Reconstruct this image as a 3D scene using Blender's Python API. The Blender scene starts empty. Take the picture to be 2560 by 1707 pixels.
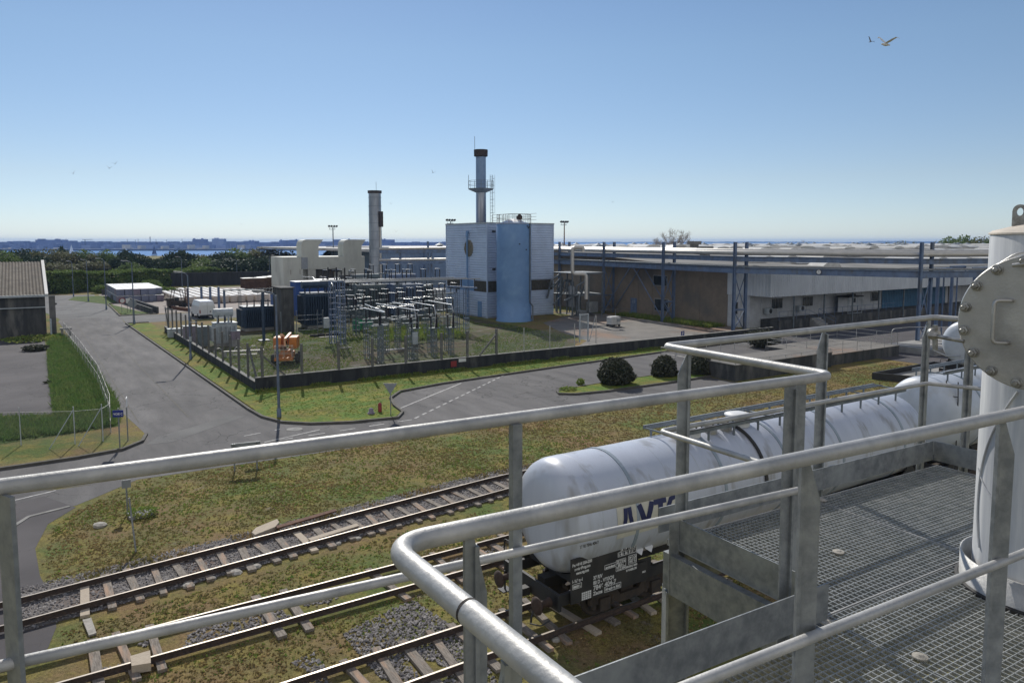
import bpy, math, random
import numpy as np
from mathutils import Vector, Matrix
R = math.radians
rnd = random.Random(7)
nrs = np.random.RandomState(11)
sc = bpy.context.scene
col = sc.collection

# ---------------------------------------------------------------- camera
H = 10.0                       # eye height above the yard
FPX = 1850.0                   # focal length in pixels of the 2560 px wide photograph
CY = 769.0                     # row of the optical axis (the photo is cropped more at its bottom)
PITCH = math.atan((CY - 604) / FPX)
cd = bpy.data.cameras.new('camera')
cam = bpy.data.objects.new('camera', cd); col.objects.link(cam)
cd.sensor_width = 36; cd.lens = 36 * FPX / 2560; cd.clip_start = 0.05; cd.clip_end = 40000
cd.shift_y = -(853.5 - CY) / 2560
cam.location = (0, 0, H); cam.rotation_euler = (R(90) - PITCH, 0, 0)
sc.camera = cam

# ---------------------------------------------------------------- light
SUN_EL, SUN_AZ = 36.5, -16.3   # azimuth measured from +Y towards +X
w = bpy.data.worlds.new('World'); sc.world = w; w.use_nodes = True
nt = w.node_tree; nt.nodes.clear()
sky = nt.nodes.new('ShaderNodeTexSky'); sky.sky_type = 'NISHITA'; sky.sun_disc = False
sky.sun_elevation = R(SUN_EL); sky.sun_rotation = R(SUN_AZ)
sky.altitude = 0; sky.air_density = 0.85; sky.dust_density = 0.05; sky.ozone_density = 5.0
bg = nt.nodes.new('ShaderNodeBackground'); bg.inputs[1].default_value = 0.13
wo = nt.nodes.new('ShaderNodeOutputWorld')
def wn(kind, **k):
    n = nt.nodes.new(kind)
    for a, b in k.items(): setattr(n, a, b)
    return n
tint = wn('ShaderNodeMix', data_type='RGBA', blend_type='MULTIPLY'); tint.inputs[0].default_value = 1; tc0 = wn('ShaderNodeTexCoord'); s0 = wn('ShaderNodeSeparateXYZ'); nt.links.new(tc0.outputs['Generated'], s0.inputs[0]); lowf = wn('ShaderNodeMapRange'); lowf.inputs[1].default_value = 0.0; lowf.inputs[2].default_value = .40; nt.links.new(s0.outputs[2], lowf.inputs[0])
tcol = wn('ShaderNodeValToRGB'); el = tcol.color_ramp.elements; el[0].color = (.66, .68, .765, 1); el[1].position = 1; el[1].color = (.88, .81, .745, 1)
for p_, c_ in ((.2, (.81, .70, .65, 1)), (.6, (.92, .82, .71, 1))): e_ = el.new(p_); e_.color = c_
nt.links.new(lowf.outputs[0], tcol.inputs[0]); nt.links.new(tcol.outputs[0], tint.inputs[7])
nt.links.new(sky.outputs[0], tint.inputs[6])
# unseen bright clouds added to the sky behind the camera to fill shaded faces
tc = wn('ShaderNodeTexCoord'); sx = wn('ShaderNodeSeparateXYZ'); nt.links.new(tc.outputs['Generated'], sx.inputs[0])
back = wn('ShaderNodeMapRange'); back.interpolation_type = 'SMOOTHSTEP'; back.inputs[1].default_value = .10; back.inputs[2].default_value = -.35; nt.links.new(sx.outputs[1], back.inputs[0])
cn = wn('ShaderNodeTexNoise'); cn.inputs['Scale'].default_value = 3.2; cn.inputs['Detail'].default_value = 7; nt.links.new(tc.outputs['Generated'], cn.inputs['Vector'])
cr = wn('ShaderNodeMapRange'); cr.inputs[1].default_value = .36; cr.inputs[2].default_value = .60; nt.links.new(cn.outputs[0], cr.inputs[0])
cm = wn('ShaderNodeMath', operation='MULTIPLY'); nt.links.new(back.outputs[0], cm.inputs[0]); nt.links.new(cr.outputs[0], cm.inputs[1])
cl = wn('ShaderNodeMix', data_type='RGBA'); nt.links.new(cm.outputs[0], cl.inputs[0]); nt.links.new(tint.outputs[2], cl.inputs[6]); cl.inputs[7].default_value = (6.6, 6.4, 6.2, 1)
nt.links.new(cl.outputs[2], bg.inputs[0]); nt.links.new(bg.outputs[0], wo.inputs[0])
sl = bpy.data.lights.new('sun', 'SUN'); sl.energy = 3.9; sl.angle = R(0.53); sl.color = (1, 0.955, 0.88)
so = bpy.data.objects.new('sun', sl); col.objects.link(so)
sdir = Vector((math.sin(R(SUN_AZ)) * math.cos(R(SUN_EL)), math.cos(R(SUN_AZ)) * math.cos(R(SUN_EL)), math.sin(R(SUN_EL))))
so.rotation_euler = sdir.to_track_quat('Z', 'Y').to_euler(); so.location = sdir * 60
sc.view_settings.view_transform = 'Standard'; sc.view_settings.look = 'None'
sc.view_settings.exposure = 0.0; sc.view_settings.gamma = 1.0
try:
    sc.cycles.max_bounces = 6; sc.cycles.volume_bounces = 0; sc.cycles.transparent_max_bounces = 12
    sc.cycles.caustics_reflective = False; sc.cycles.caustics_refractive = False
except Exception: pass

# ---------------------------------------------------------------- survey: the site grid runs along the tracks
A = R(33.2); CA, SA = math.cos(A), math.sin(A)
def S(u, v, z=0): return Vector((u * CA - v * SA, u * SA + v * CA, z))
def I(p): return (p[0] * CA + p[1] * SA, -p[0] * SA + p[1] * CA, p[2])
cP, sP = math.cos(PITCH), math.sin(PITCH)
def G(x, y, z=0.0):            # where the sight line through photo point x,y meets the level z
    a = (x - 1280) / FPX; b = (CY - y) / FPX
    d = Vector((a, cP + b * sP, -sP + b * cP)); t = (z - H) / d.z
    return Vector((0, 0, H)) + d * t
def uv(x, y, z=0.0): return I(G(x, y, z))
def HT(Y, y):                  # height read off a vertical at distance Y
    k = CY - y
    return H + (k * Y * cP - FPX * Y * sP) / (FPX * cP + k * sP)
def XW(x, y, Y):               # world point on the sight line at distance Y
    a = (x - 1280) / FPX; b = (CY - y) / FPX
    t = Y / (cP + b * sP); return Vector((a * t, Y, H + (-sP + b * cP) * t))

# ---------------------------------------------------------------- mesh builder
class MB:
    def __init__(s): s.v = []; s.f = []; s.sm = []
    def add(s, vs, fs, smooth=False):
        n = len(s.v); s.v += [tuple(p) for p in vs]; s.f += [tuple(i + n for i in f) for f in fs]; s.sm += [smooth] * len(fs); return s
    def box(s, x0, x1, y0, y1, z0, z1):
        return s.add([(x0, y0, z0), (x1, y0, z0), (x1, y1, z0), (x0, y1, z0), (x0, y0, z1), (x1, y0, z1), (x1, y1, z1), (x0, y1, z1)],
                     [(3, 2, 1, 0), (4, 5, 6, 7), (0, 1, 5, 4), (1, 2, 6, 5), (2, 3, 7, 6), (3, 0, 4, 7)])
    def bb(s, x0, x1, y0, y1, z0, z1, b=0.02):      # box with chamfered vertical and top edges
        p = lambda d: [(x0 + d, y0), (x1 - d, y0), (x1, y0 + d), (x1, y1 - d), (x1 - d, y1), (x0 + d, y1), (x0, y1 - d), (x0, y0 + d)]
        q = [(x0 + b * 1.6, y0 + b), (x1 - b * 1.6, y0 + b), (x1 - b, y0 + b * 1.6), (x1 - b, y1 - b * 1.6), (x1 - b * 1.6, y1 - b), (x0 + b * 1.6, y1 - b), (x0 + b, y1 - b * 1.6), (x0 + b, y0 + b * 1.6)]
        vs = [(a, c, z0) for a, c in p(b)] + [(a, c, z1 - b) for a, c in p(b)] + [(a, c, z1) for a, c in q]
        fs = [tuple(range(7, -1, -1)), tuple(range(16, 24))]
        for k in (0, 8):
            for i in range(8): j = (i + 1) % 8; fs.append((k + i, k + j, k + 8 + j, k + 8 + i))
        return s.add(vs, fs)
    def bar(s, p, q, w, h=None, up=(0, 0, 1)):
        p = Vector(p); q = Vector(q); h = w if h is None else h
        d = (q - p).normalized(); up = Vector(up)
        if abs(d.dot(up)) > 0.98: up = Vector((1, 0, 0))
        a = d.cross(up).normalized(); b = a.cross(d).normalized(); a *= w / 2; b *= h / 2
        vs = [p - a - b, p + a - b, p + a + b, p - a + b, q - a - b, q + a - b, q + a + b, q - a + b]
        return s.add(vs, [(3, 2, 1, 0), (4, 5, 6, 7), (0, 1, 5, 4), (1, 2, 6, 5), (2, 3, 7, 6), (3, 0, 4, 7)])
    def cyl(s, p, q, r0, r1=None, n=12, caps=True, smooth=True):
        p = Vector(p); q = Vector(q); r1 = r0 if r1 is None else r1; d = (q - p).normalized()
        up = Vector((0, 0, 1)) if abs(d.z) < 0.95 else Vector((1, 0, 0))
        a = d.cross(up).normalized(); b = d.cross(a).normalized(); vs = []
        for c, r in ((p, r0), (q, r1)):
            for i in range(n):
                t = 2 * math.pi * i / n; vs.append(c + (a * math.cos(t) + b * math.sin(t)) * r)
        s.add(vs, [(i, i + n, (i + 1) % n + n, (i + 1) % n) for i in range(n)], smooth)
        if caps: s.add(vs[:n], [tuple(range(n))]); s.add(vs[n:], [tuple(range(n - 1, -1, -1))])
        return s
    def lathe(s, c, ax, prof, n=24, smooth=True, caps=True):   # prof: (along, radius)
        c = Vector(c); d = Vector(ax).normalized()
        up = Vector((0, 0, 1)) if abs(d.z) < 0.95 else Vector((1, 0, 0))
        a = d.cross(up).normalized(); b = d.cross(a).normalized(); vs = []
        for h, r in prof:
            for i in range(n):
                t = 2 * math.pi * i / n; vs.append(c + d * h + (a * math.cos(t) + b * math.sin(t)) * max(r, 1e-4))
        fs = []
        for k in range(len(prof) - 1):
            for i in range(n): j = (i + 1) % n; fs.append((k * n + i, (k + 1) * n + i, (k + 1) * n + j, k * n + j))
        s.add(vs, fs, smooth)
        if caps:
            s.add(vs[:n], [tuple(range(n))]); s.add(vs[-n:], [tuple(range(n - 1, -1, -1))])
        return s
    def path(s, pts, r, n=12, bend=0.0, caps=True, k=6):        # round tube along a polyline with filleted corners
        P = [Vector(p) for p in pts]; Q = [P[0]]
        for i in range(1, len(P) - 1):
            if bend <= 0: Q.append(P[i]); continue
            a = (P[i - 1] - P[i]); b = (P[i + 1] - P[i]); la, lb = a.length, b.length; a.normalize(); b.normalize()
            ang = a.angle(b)
            if ang > 3.0: Q.append(P[i]); continue
            L = min(bend / math.tan(ang / 2), la * 0.48, lb * 0.48)
            p0 = P[i] + a * L; p1 = P[i] + b * L
            for j in range(k + 1):
                t = j / k; Q.append(p0 * (1 - t) ** 2 + P[i] * 2 * t * (1 - t) + p1 * t * t)
        Q.append(P[-1]); vs = []; pa = None
        for i, c in enumerate(Q):
            d = ((Q[min(i + 1, len(Q) - 1)] - c).normalized() + (c - Q[max(i - 1, 0)]).normalized()).normalized()
            if pa is None:
                up = Vector((0, 0, 1)) if abs(d.z) < 0.95 else Vector((1, 0, 0)); a = d.cross(up).normalized()
            else: a = (pa - d * pa.dot(d)).normalized()
            pa = a; b = d.cross(a)
            for j in range(n):
                t = 2 * math.pi * j / n; vs.append(c + (a * math.cos(t) + b * math.sin(t)) * r)
        fs = []
        for i in range(len(Q) - 1):
            for j in range(n): m = (j + 1) % n; fs.append((i * n + j, (i + 1) * n + j, (i + 1) * n + m, i * n + m))
        s.add(vs, fs, True)
        if caps: s.add(vs[:n], [tuple(range(n))]); s.add(vs[-n:], [tuple(range(n - 1, -1, -1))])
        return s
    def prism(s, poly, z0, z1):                                   # poly in x,y counter-clockwise
        n = len(poly); vs = [(p[0], p[1], z0) for p in poly] + [(p[0], p[1], z1) for p in poly]
        return s.add(vs, [tuple(range(n - 1, -1, -1)), tuple(range(n, 2 * n))] + [(i, (i + 1) % n, n + (i + 1) % n, n + i) for i in range(n)])
    def sweep(s, poly, o, ax, ay, az, t):                         # poly in the plane ax,ay thickened by t along az
        o, ax, ay, az = Vector(o), Vector(ax), Vector(ay), Vector(az); n = len(poly)
        vs = [o + ax * p[0] + ay * p[1] for p in poly]; vs += [v + az * t for v in vs]
        return s.add(vs, [tuple(range(n - 1, -1, -1)), tuple(range(n, 2 * n))] + [(i, (i + 1) % n, n + (i + 1) % n, n + i) for i in range(n)])
    def sheet(s, poly, z): n = len(poly); return s.add([(p[0], p[1], z) for p in poly], [tuple(range(n))])
    def corrug(s, p, q, z0, z1, pitch, depth, out, slope=0.0):    # ribbed cladding from p to q (x,y), ribs vertical
        p = Vector((p[0], p[1], 0)); q = Vector((q[0], q[1], 0)); L = (q - p).length; d = (q - p) / L; o = Vector((out[0], out[1], 0))
        n = max(1, int(L / pitch)); pts = []
        for i in range(n):
            a = i * L / n; w_ = L / n
            for t, h in ((0, 0), (.55, 0), (.65, 1), (.9, 1)): pts.append((a + t * w_, h))
        pts.append((L, 0)); vs = []
        for a, h in pts: vs.append(p + d * a + o * depth * h + Vector((0, 0, z0)))
        for a, h in pts: vs.append(p + d * a + o * depth * h + Vector((0, 0, z1 + slope * a)))
        m = len(pts); return s.add(vs, [(i, i + 1, m + i + 1, m + i) for i in range(m - 1)])
    def siding(s, p, q, z0, z1, pitch, depth, out):               # cladding with horizontal ribs
        o = Vector((out[0], out[1], 0)); n = max(1, int((z1 - z0) / pitch)); rows = []
        for i in range(n):
            a = z0 + i * (z1 - z0) / n; w_ = (z1 - z0) / n
            rows += [(a, 0), (a + .25 * w_, 0), (a + .4 * w_, 1), (a + .85 * w_, 1)]
        rows.append((z1, 0)); vs = []
        for z, h in rows: vs.append(Vector((p[0], p[1], z)) + o * depth * h)
        for z, h in rows: vs.append(Vector((q[0], q[1], z)) + o * depth * h)
        m = len(rows); return s.add(vs, [(i, m + i, m + i + 1, i + 1) for i in range(m - 1)])
    def mesh(s, name, off=(0, 0, 0)):
        me = bpy.data.meshes.new(name); o = off
        me.from_pydata([(v[0] - o[0], v[1] - o[1], v[2] - o[2]) for v in s.v], [], s.f)
        me.polygons.foreach_set('use_smooth', s.sm); me.update(); return me

def np_mesh(name, verts, faces, smooth=False):
    me = bpy.data.meshes.new(name); nv, nf, k = len(verts), len(faces), faces.shape[1]
    me.vertices.add(nv); me.vertices.foreach_set('co', verts.astype(np.float32).ravel())
    me.loops.add(nf * k); me.loops.foreach_set('vertex_index', faces.astype(np.int32).ravel())
    me.polygons.add(nf); me.polygons.foreach_set('loop_start', np.arange(0, nf * k, k, dtype=np.int32))
    me.polygons.foreach_set('loop_total', np.full(nf, k, dtype=np.int32))
    me.update(calc_edges=True); return me

ORG = {}
def tag(o, label=None, cat=None, group=None, kind=None):
    if label: o['label'] = label
    if cat: o['category'] = cat
    if group: o['group'] = group
    if kind: o['kind'] = kind
    return o
def thing(name, label, cat, o=(0, 0, 0), group=None, site=True, rz=0.0):
    e = bpy.data.objects.new(name, None); col.objects.link(e); e.empty_display_size = 0.2
    e.location = S(*o) if site else Vector(o); e.rotation_euler = (0, 0, (A if site else 0) + rz)
    ORG[e] = (0, 0, 0) if rz else tuple(o)
    return tag(e, label, cat, group)
def part(name, mb, m, parent, label=None, mats=None, kind=None):
    o = bpy.data.objects.new(name, mb.mesh(name, ORG.get(parent, (0, 0, 0))) if isinstance(mb, MB) else mb)
    o.data.materials.append(m); col.objects.link(o); o.parent = parent; ORG[o] = ORG.get(parent, (0, 0, 0))
    return tag(o, label, kind=kind)
def solo(name, mb, m, label, cat, o=(0, 0, 0), group=None, kind=None, site=True):
    ob = bpy.data.objects.new(name, mb.mesh(name, o) if isinstance(mb, MB) else mb); ob.data.materials.append(m); col.objects.link(ob)
    ob.location = S(*o) if site else Vector(o); ob.rotation_euler = (0, 0, A if site else 0)
    return tag(ob, label, cat, group, kind)
def copy_tree(o, parent=None):
    c = o.copy(); col.objects.link(c)
    if parent: c.parent = parent
    for ch in list(o.children): copy_tree(ch, c)
    return c
def place(root, u, v, z=0, rz=0.0, label=None, s=None, site=True):
    root.location = S(u, v, z) if site else Vector((u, v, z)); root.rotation_euler = (0, 0, (A if site else 0) + rz)
    if label: root['label'] = label
    if s: root.scale = s if isinstance(s, tuple) else (s, s, s)
    return root

# ---------------------------------------------------------------- materials
MATS = {}
def mat(name, c, c2=None, sc_=4.0, rough=0.8, metal=0.0, bump=0.0, bs=None, stain=None, ss=0.6, stretch=(1, 1, 1), contrast=(0.35, 0.65), spec=0.5, detail=6, dark=None):
    m = bpy.data.materials.new(name); m.use_nodes = True; t = m.node_tree; N = t.nodes; L = t.links
    b = N['Principled BSDF']; b.inputs['Roughness'].default_value = rough; b.inputs['Metallic'].default_value = metal
    b.inputs['Specular IOR Level'].default_value = spec
    co = N.new('ShaderNodeTexCoord'); mp = N.new('ShaderNodeMapping'); mp.inputs['Scale'].default_value = stretch
    L.new(co.outputs['Object'], mp.inputs[0])
    def noise(scale, d=detail, rr=0.6):
        n = N.new('ShaderNodeTexNoise'); n.inputs['Scale'].default_value = scale; n.inputs['Detail'].default_value = d; n.inputs['Roughness'].default_value = rr
        L.new(mp.outputs[0], n.inputs['Vector']); return n
    def ramp(src, lo, hi):
        r = N.new('ShaderNodeMapRange'); r.inputs[1].default_value = lo; r.inputs[2].default_value = hi; r.clamp = True; L.new(src, r.inputs[0]); return r.outputs[0]
    def mix(f, a, bb_):
        x = N.new('ShaderNodeMix'); x.data_type = 'RGBA'; L.new(f, x.inputs[0])
        for sock, val in ((x.inputs[6], a), (x.inputs[7], bb_)):
            if isinstance(val, tuple): sock.default_value = (*val, 1)
            else: L.new(val, sock)
        return x.outputs[2]
    out = None
    c2 = c2 or tuple(v * 0.82 for v in c)
    n = noise(sc_); out = mix(ramp(n.outputs[0], *contrast), c, c2)
    if stain:
        n2 = noise(ss, 5); out = mix(ramp(n2.outputs[0], 0.52, 0.68), out, stain)
    if dark:
        n3 = noise(dark[0], 3); out = mix(ramp(n3.outputs[0], dark[1], dark[2]), out, dark[3])
    L.new(out, b.inputs['Base Color'])
    rr = N.new('ShaderNodeMapRange'); rr.inputs[3].default_value = max(0, rough - 0.1); rr.inputs[4].default_value = min(1, rough + 0.12); L.new(n.outputs[0], rr.inputs[0]); L.new(rr.outputs[0], b.inputs['Roughness'])
    if bump:
        bn = noise(bs or sc_ * 4, 4); bp = N.new('ShaderNodeBump'); bp.inputs['Strength'].default_value = min(1, bump); bp.inputs['Distance'].default_value = 0.02 * max(1, bump)
        L.new(bn.outputs[0], bp.inputs['Height']); L.new(bp.outputs[0], b.inputs['Normal'])
    MATS[name] = m; return m

M_ = dict(
 galv=mat('galvanised', (.52, .51, .485), (.34, .34, .33), 9, .52, .35, .12, 60, stain=(.60, .585, .55), ss=3.5, contrast=(.3, .7)),
 galvp=mat('galvanised_plate', (.33, .345, .35), (.19, .205, .215), 14, .5, .5, .1, 50, stain=(.38, .4, .4), ss=1.8),
 galvd=mat('galvanised_dull', (.22, .25, .27), (.14, .16, .18), 3, .6, .4),
 grate=mat('grating_steel', (.50, .51, .50), (.32, .34, .34), 12, .45, .35),
 steel=mat('stainless', (.52, .51, .48), (.40, .39, .37), 6, .38, .65, .08, 90, stain=(.33, .32, .3), ss=3, contrast=(.3, .7)),
 bolt=mat('bolt_steel', (.42, .41, .38), (.22, .21, .19), 30, .4, .8),
 vessel=mat('white_vessel_paint', (.66, .66, .65), (.48, .49, .50), 3, .5, .0, .05, 30, stretch=(9, 9, .7), stain=(.42, .43, .45), ss=.9),
 sand=mat('dusty_cone', (.62, .55, .46), (.5, .45, .38), 6, .8),
 tank=mat('tank_white', (.56, .59, .66), (.48, .51, .58), 1.2, .34, 0, .03, 9, stain=(.52, .56, .63), ss=.5, contrast=(.3, .7), stretch=(1.6, 1, .22), dark=(1.1, .54, .74, (.27, .26, .245))),
 tankw=mat('tank_white_dirty', (.56, .60, .66), (.47, .51, .56), 1.0, .42, 0, .03, 9, stain=(.46, .47, .47), ss=.8),
 tankband=mat('tank_band', (.33, .38, .43), (.25, .3, .34), 3, .5),
 black=mat('black_paint', (.022, .022, .024), (.045, .042, .038), 2, .6, 0, .1, 20),
 bogie=mat('bogie_rusty_black', (.035, .030, .026), (.07, .052, .038), 5, .85, 0, .3, 30),
 rust=mat('rust', (.16, .075, .04), (.09, .045, .03), 10, .9, 0, .3, 40),
 buffer=mat('buffer_dark_rust', (.07, .042, .03), (.045, .03, .024), 7, .8, 0, .2, 40),
 rail=mat('rail_side', (.042, .032, .027), (.09, .06, .045), 9, .8, 0, .2, 40),
 railtop=mat('rail_head', (.36, .32, .27), (.22, .19, .16), 5, .42, .6, stretch=(.3, 4, 4)),
 sleeper=mat('weathered_sleeper', (.31, .27, .225), (.16, .135, .11), 5, .95, 0, .6, 40, stretch=(6, .8, 6), stain=(.42, .28, .19), ss=.7),
 plank=mat('pale_plank', (.52, .44, .34), (.40, .33, .25), 8, .9, 0, .3, 30, stretch=(1, 8, 8)),
 stone=mat('pale_stone', (.45, .42, .37), (.30, .28, .24), 6, .95, 0, .6, 20),
 lettering=mat('white_lettering', (.72, .72, .70), (.58, .58, .56), 9, .7),
 logo=mat('navy_logo', (.018, .026, .10), (.014, .02, .08), 9, .5),
 cream_plate=mat('cream_plate', (.62, .60, .50), (.54, .52, .44), 4, .5),
 orange=mat('orange_paint', (.62, .22, .04), (.48, .16, .03), 3, .5, 0, 0, 3, stain=(.36, .16, .06), ss=2),
 orangep=mat('orange_placard', (.7, .26, .03), (.6, .2, .03), 6, .5),
 tyre=mat('tyre', (.02, .02, .022), (.035, .034, .033), 9, .9),
 vanw=mat('van_white', (.74, .76, .78), (.68, .70, .72), 2, .3),
 glass=mat('dark_glass', (.02, .026, .03), (.05, .06, .065), .7, .08, 0),
 redlens=mat('red_lens', (.3, .02, .02), (.25, .02, .02), 4, .3),
 bluepaint=mat('blue_grey_steel_paint', (.15, .21, .33), (.10, .14, .22), 2.2, .55, 0, .05, 20, stain=(.12, .13, .15), ss=.9, stretch=(1, 1, .5)),
 bluebox=mat('blue_container', (.035, .10, .34), (.025, .07, .24), 2, .5, stain=(.05, .09, .2), ss=1.3),
 darkblue=mat('dark_transformer_paint', (.035, .065, .11), (.022, .04, .07), 2, .55),
 green_grey=mat('transformer_grey_paint', (.15, .19, .21), (.10, .13, .145), 2.5, .6, stain=(.14, .16, .17), ss=1.2),
 lightgrey=mat('light_grey_paint', (.46, .50, .52), (.36, .40, .42), 2.5, .55, stain=(.3, .33, .34), ss=1.4),
 insul=mat('black_insulator', (.012, .010, .012), (.022, .016, .016), 9, .35),
 alu=mat('aluminium_tube', (.46, .47, .48), (.32, .33, .34), 5, .3, .8),
 concrete=mat('concrete', (.34, .33, .31), (.25, .245, .235), 1.6, .92, 0, .2, 20, stain=(.20, .195, .18), ss=.35),
 wallfence=mat('fence_wall_concrete', (.040, .042, .046), (.022, .024, .028), 1.6, .93, 0, .2, 18, stretch=(1, 1, .25), stain=(.085, .085, .08), ss=1.1, contrast=(.4, .6)),
 concdark=mat('dark_stained_concrete', (.085, .085, .082), (.045, .047, .048), 1.5, .93, 0, .2, 18, stretch=(1, 1, .25), stain=(.16, .155, .14), ss=.9, contrast=(.4, .6)),
 post=mat('concrete_post', (.17, .165, .155), (.11, .11, .105), 3, .92),
 brick=mat('brown_render', (.25, .205, .16), (.205, .17, .135), 1.2, .92, 0, .05, 20, stain=(.16, .145, .13), ss=.25),
 whitewall=mat('white_wall', (.56, .57, .58), (.48, .49, .50), 1.6, .75, stain=(.42, .43, .44), ss=.3),
 whiteclad=mat('white_cladding', (.60, .63, .66), (.52, .55, .58), 1.0, .5, stain=(.47, .50, .53), ss=.3, stretch=(1, 1, .3)),
 bluedoor=mat('blue_door', (.05, .16, .28), (.04, .12, .21), 1.5, .5),
 blueclad=mat('pale_blue_cladding', (.52, .62, .78), (.45, .54, .70), .5, .45, .1, stain=(.42, .50, .63), ss=.3),
 silo=mat('blue_silo_paint', (.155, .285, .50), (.135, .25, .45), .7, .55, stain=(.19, .32, .52), ss=.5),
 halo=mat('blue_grey_hall', (.25, .34, .50), (.21, .29, .43), .8, .55),
 grille=mat('brown_grille', (.09, .085, .07), (.055, .052, .045), 3, .8),
 cream=mat('cream_cladding', (.52, .53, .47), (.45, .46, .41), .6, .6, stain=(.36, .36, .32), ss=.35, stretch=(1, 1, .4)),
 roofdark=mat('roof_felt', (.20, .195, .18), (.15, .145, .135), .8, .95, stain=(.26, .25, .23), ss=.1),
 roofwhite=mat('pale_roof', (.62, .61, .58), (.45, .44, .42), .25, .8, stain=(.38, .37, .36), ss=.12),
 dome=mat('skylight_dome', (.66, .64, .58), (.5, .48, .44), 1.5, .4),
 fibro=mat('fibre_cement_roof', (.15, .125, .095), (.095, .08, .062), 1.4, .9, 0, .1, 12, stain=(.10, .088, .07), ss=.5),
 pipew=mat('insulated_pipe', (.60, .57, .52), (.5, .48, .44), 1.2, .42, .35),
 stack=mat('stack_metal', (.36, .38, .41), (.22, .24, .27), .8, .35, .75, stretch=(1, 1, .25)),
 stackblue=mat('stack_blue', (.24, .35, .52), (.19, .28, .43), .8, .45, .2),
 sootcap=mat('sooty_cap', (.06, .045, .045), (.035, .028, .028), 1.5, .8),
 asphalt=mat('asphalt', (.118, .112, .110), (.084, .080, .080), .9, .93, 0, .25, 70, stretch=(1, .22, 1), stain=(.155, .148, .145), ss=.3, dark=(14, .55, .75, (.075, .074, .073))),
 asphalt2=mat('patched_asphalt', (.14, .138, .133), (.115, .113, .11), .4, .93, 0, .25, 60, stain=(.095, .093, .092), ss=.12, dark=(16, .55, .75, (.085, .084, .083))),
 yard=mat('yard_concrete', (.30, .255, .225), (.235, .205, .185), .25, .93, 0, .1, 30, stain=(.34, .27, .22), ss=.08),
 yard2=mat('worn_yard_slab', (.20, .185, .165), (.14, .132, .12), .35, .95, 0, .2, 20, stain=(.25, .15, .095), ss=.11),
 darkyard=mat('purple_grey_asphalt', (.086, .078, .080), (.066, .060, .062), .3, .95, 0, .2, 50),
 paintw=mat('road_paint', (.50, .49, .47), (.30, .29, .28), 5, .85, contrast=(.4, .62)),
 kerb=mat('kerb_stone', (.30, .29, .27), (.20, .195, .18), 2, .95, 0, .2, 20),
 kerbd=mat('dark_kerb', (.13, .12, .10), (.085, .08, .068), 3, .95, 0, .3, 20),
 crate=mat('blue_grey_tub', (.20, .22, .30), (.15, .165, .23), 1.2, .7),
 crate2=mat('mauve_tub', (.25, .21, .26), (.19, .16, .2), 1.2, .7),
 palletw=mat('pale_sack', (.62, .55, .47), (.5, .44, .38), 1.5, .8),
 rackbrown=mat('brown_rack', (.11, .065, .045), (.07, .04, .03), 2, .85),
 wallblack=mat('black_wall', (.045, .048, .055), (.03, .032, .038), .8, .9, stretch=(1, 1, .2)),
 signblue=mat('sign_blue', (.012, .03, .22), (.012, .026, .19), 5, .5),
 signwhite=mat('sign_white', (.75, .75, .74), (.68, .68, .67), 5, .5),
 signback=mat('sign_back', (.30, .32, .34), (.24, .26, .28), 5, .5, .3),
 red=mat('red_paint', (.32, .035, .035), (.22, .03, .03), 5, .6),
 green_net=mat('green_netting', (.02, .30, .14), (.015, .22, .10), 4, .7),
 lamp_metal=mat('lamp_post_steel', (.15, .19, .26), (.11, .14, .19), 3, .55, .2),
 lamp_head=mat('lamp_head', (.30, .31, .32), (.22, .23, .24), 3, .5),
 bark=mat('bark', (.14, .115, .09), (.09, .075, .06), 6, .95, 0, .3, 20),
 twig=mat('pale_bare_twig', (.30, .26, .22), (.22, .19, .16), 3, .95),
 gullw=mat('gull_white', (.75, .74, .72), (.66, .65, .63), 6, .8),
 gullg=mat('gull_grey', (.22, .24, .27), (.16, .17, .2), 6, .8),
 city=mat('far_city_wall', (.12, .19, .44), (.09, .14, .36), .05, .9),  # blue of the distance haze mixed into the wall colour
 city2=mat('far_city_pale_wall', (.25, .33, .58), (.2, .27, .5), .05, .9),  # paler walls, also tinted with the haze blue
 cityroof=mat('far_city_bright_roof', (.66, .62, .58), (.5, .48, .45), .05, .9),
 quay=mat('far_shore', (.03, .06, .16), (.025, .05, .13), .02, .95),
 sail=mat('sail', (.85, .86, .88), (.8, .8, .82), .5, .7),
 ibc=mat('white_plastic_tank', (.66, .66, .64), (.54, .54, .52), 2, .5),
)
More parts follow.
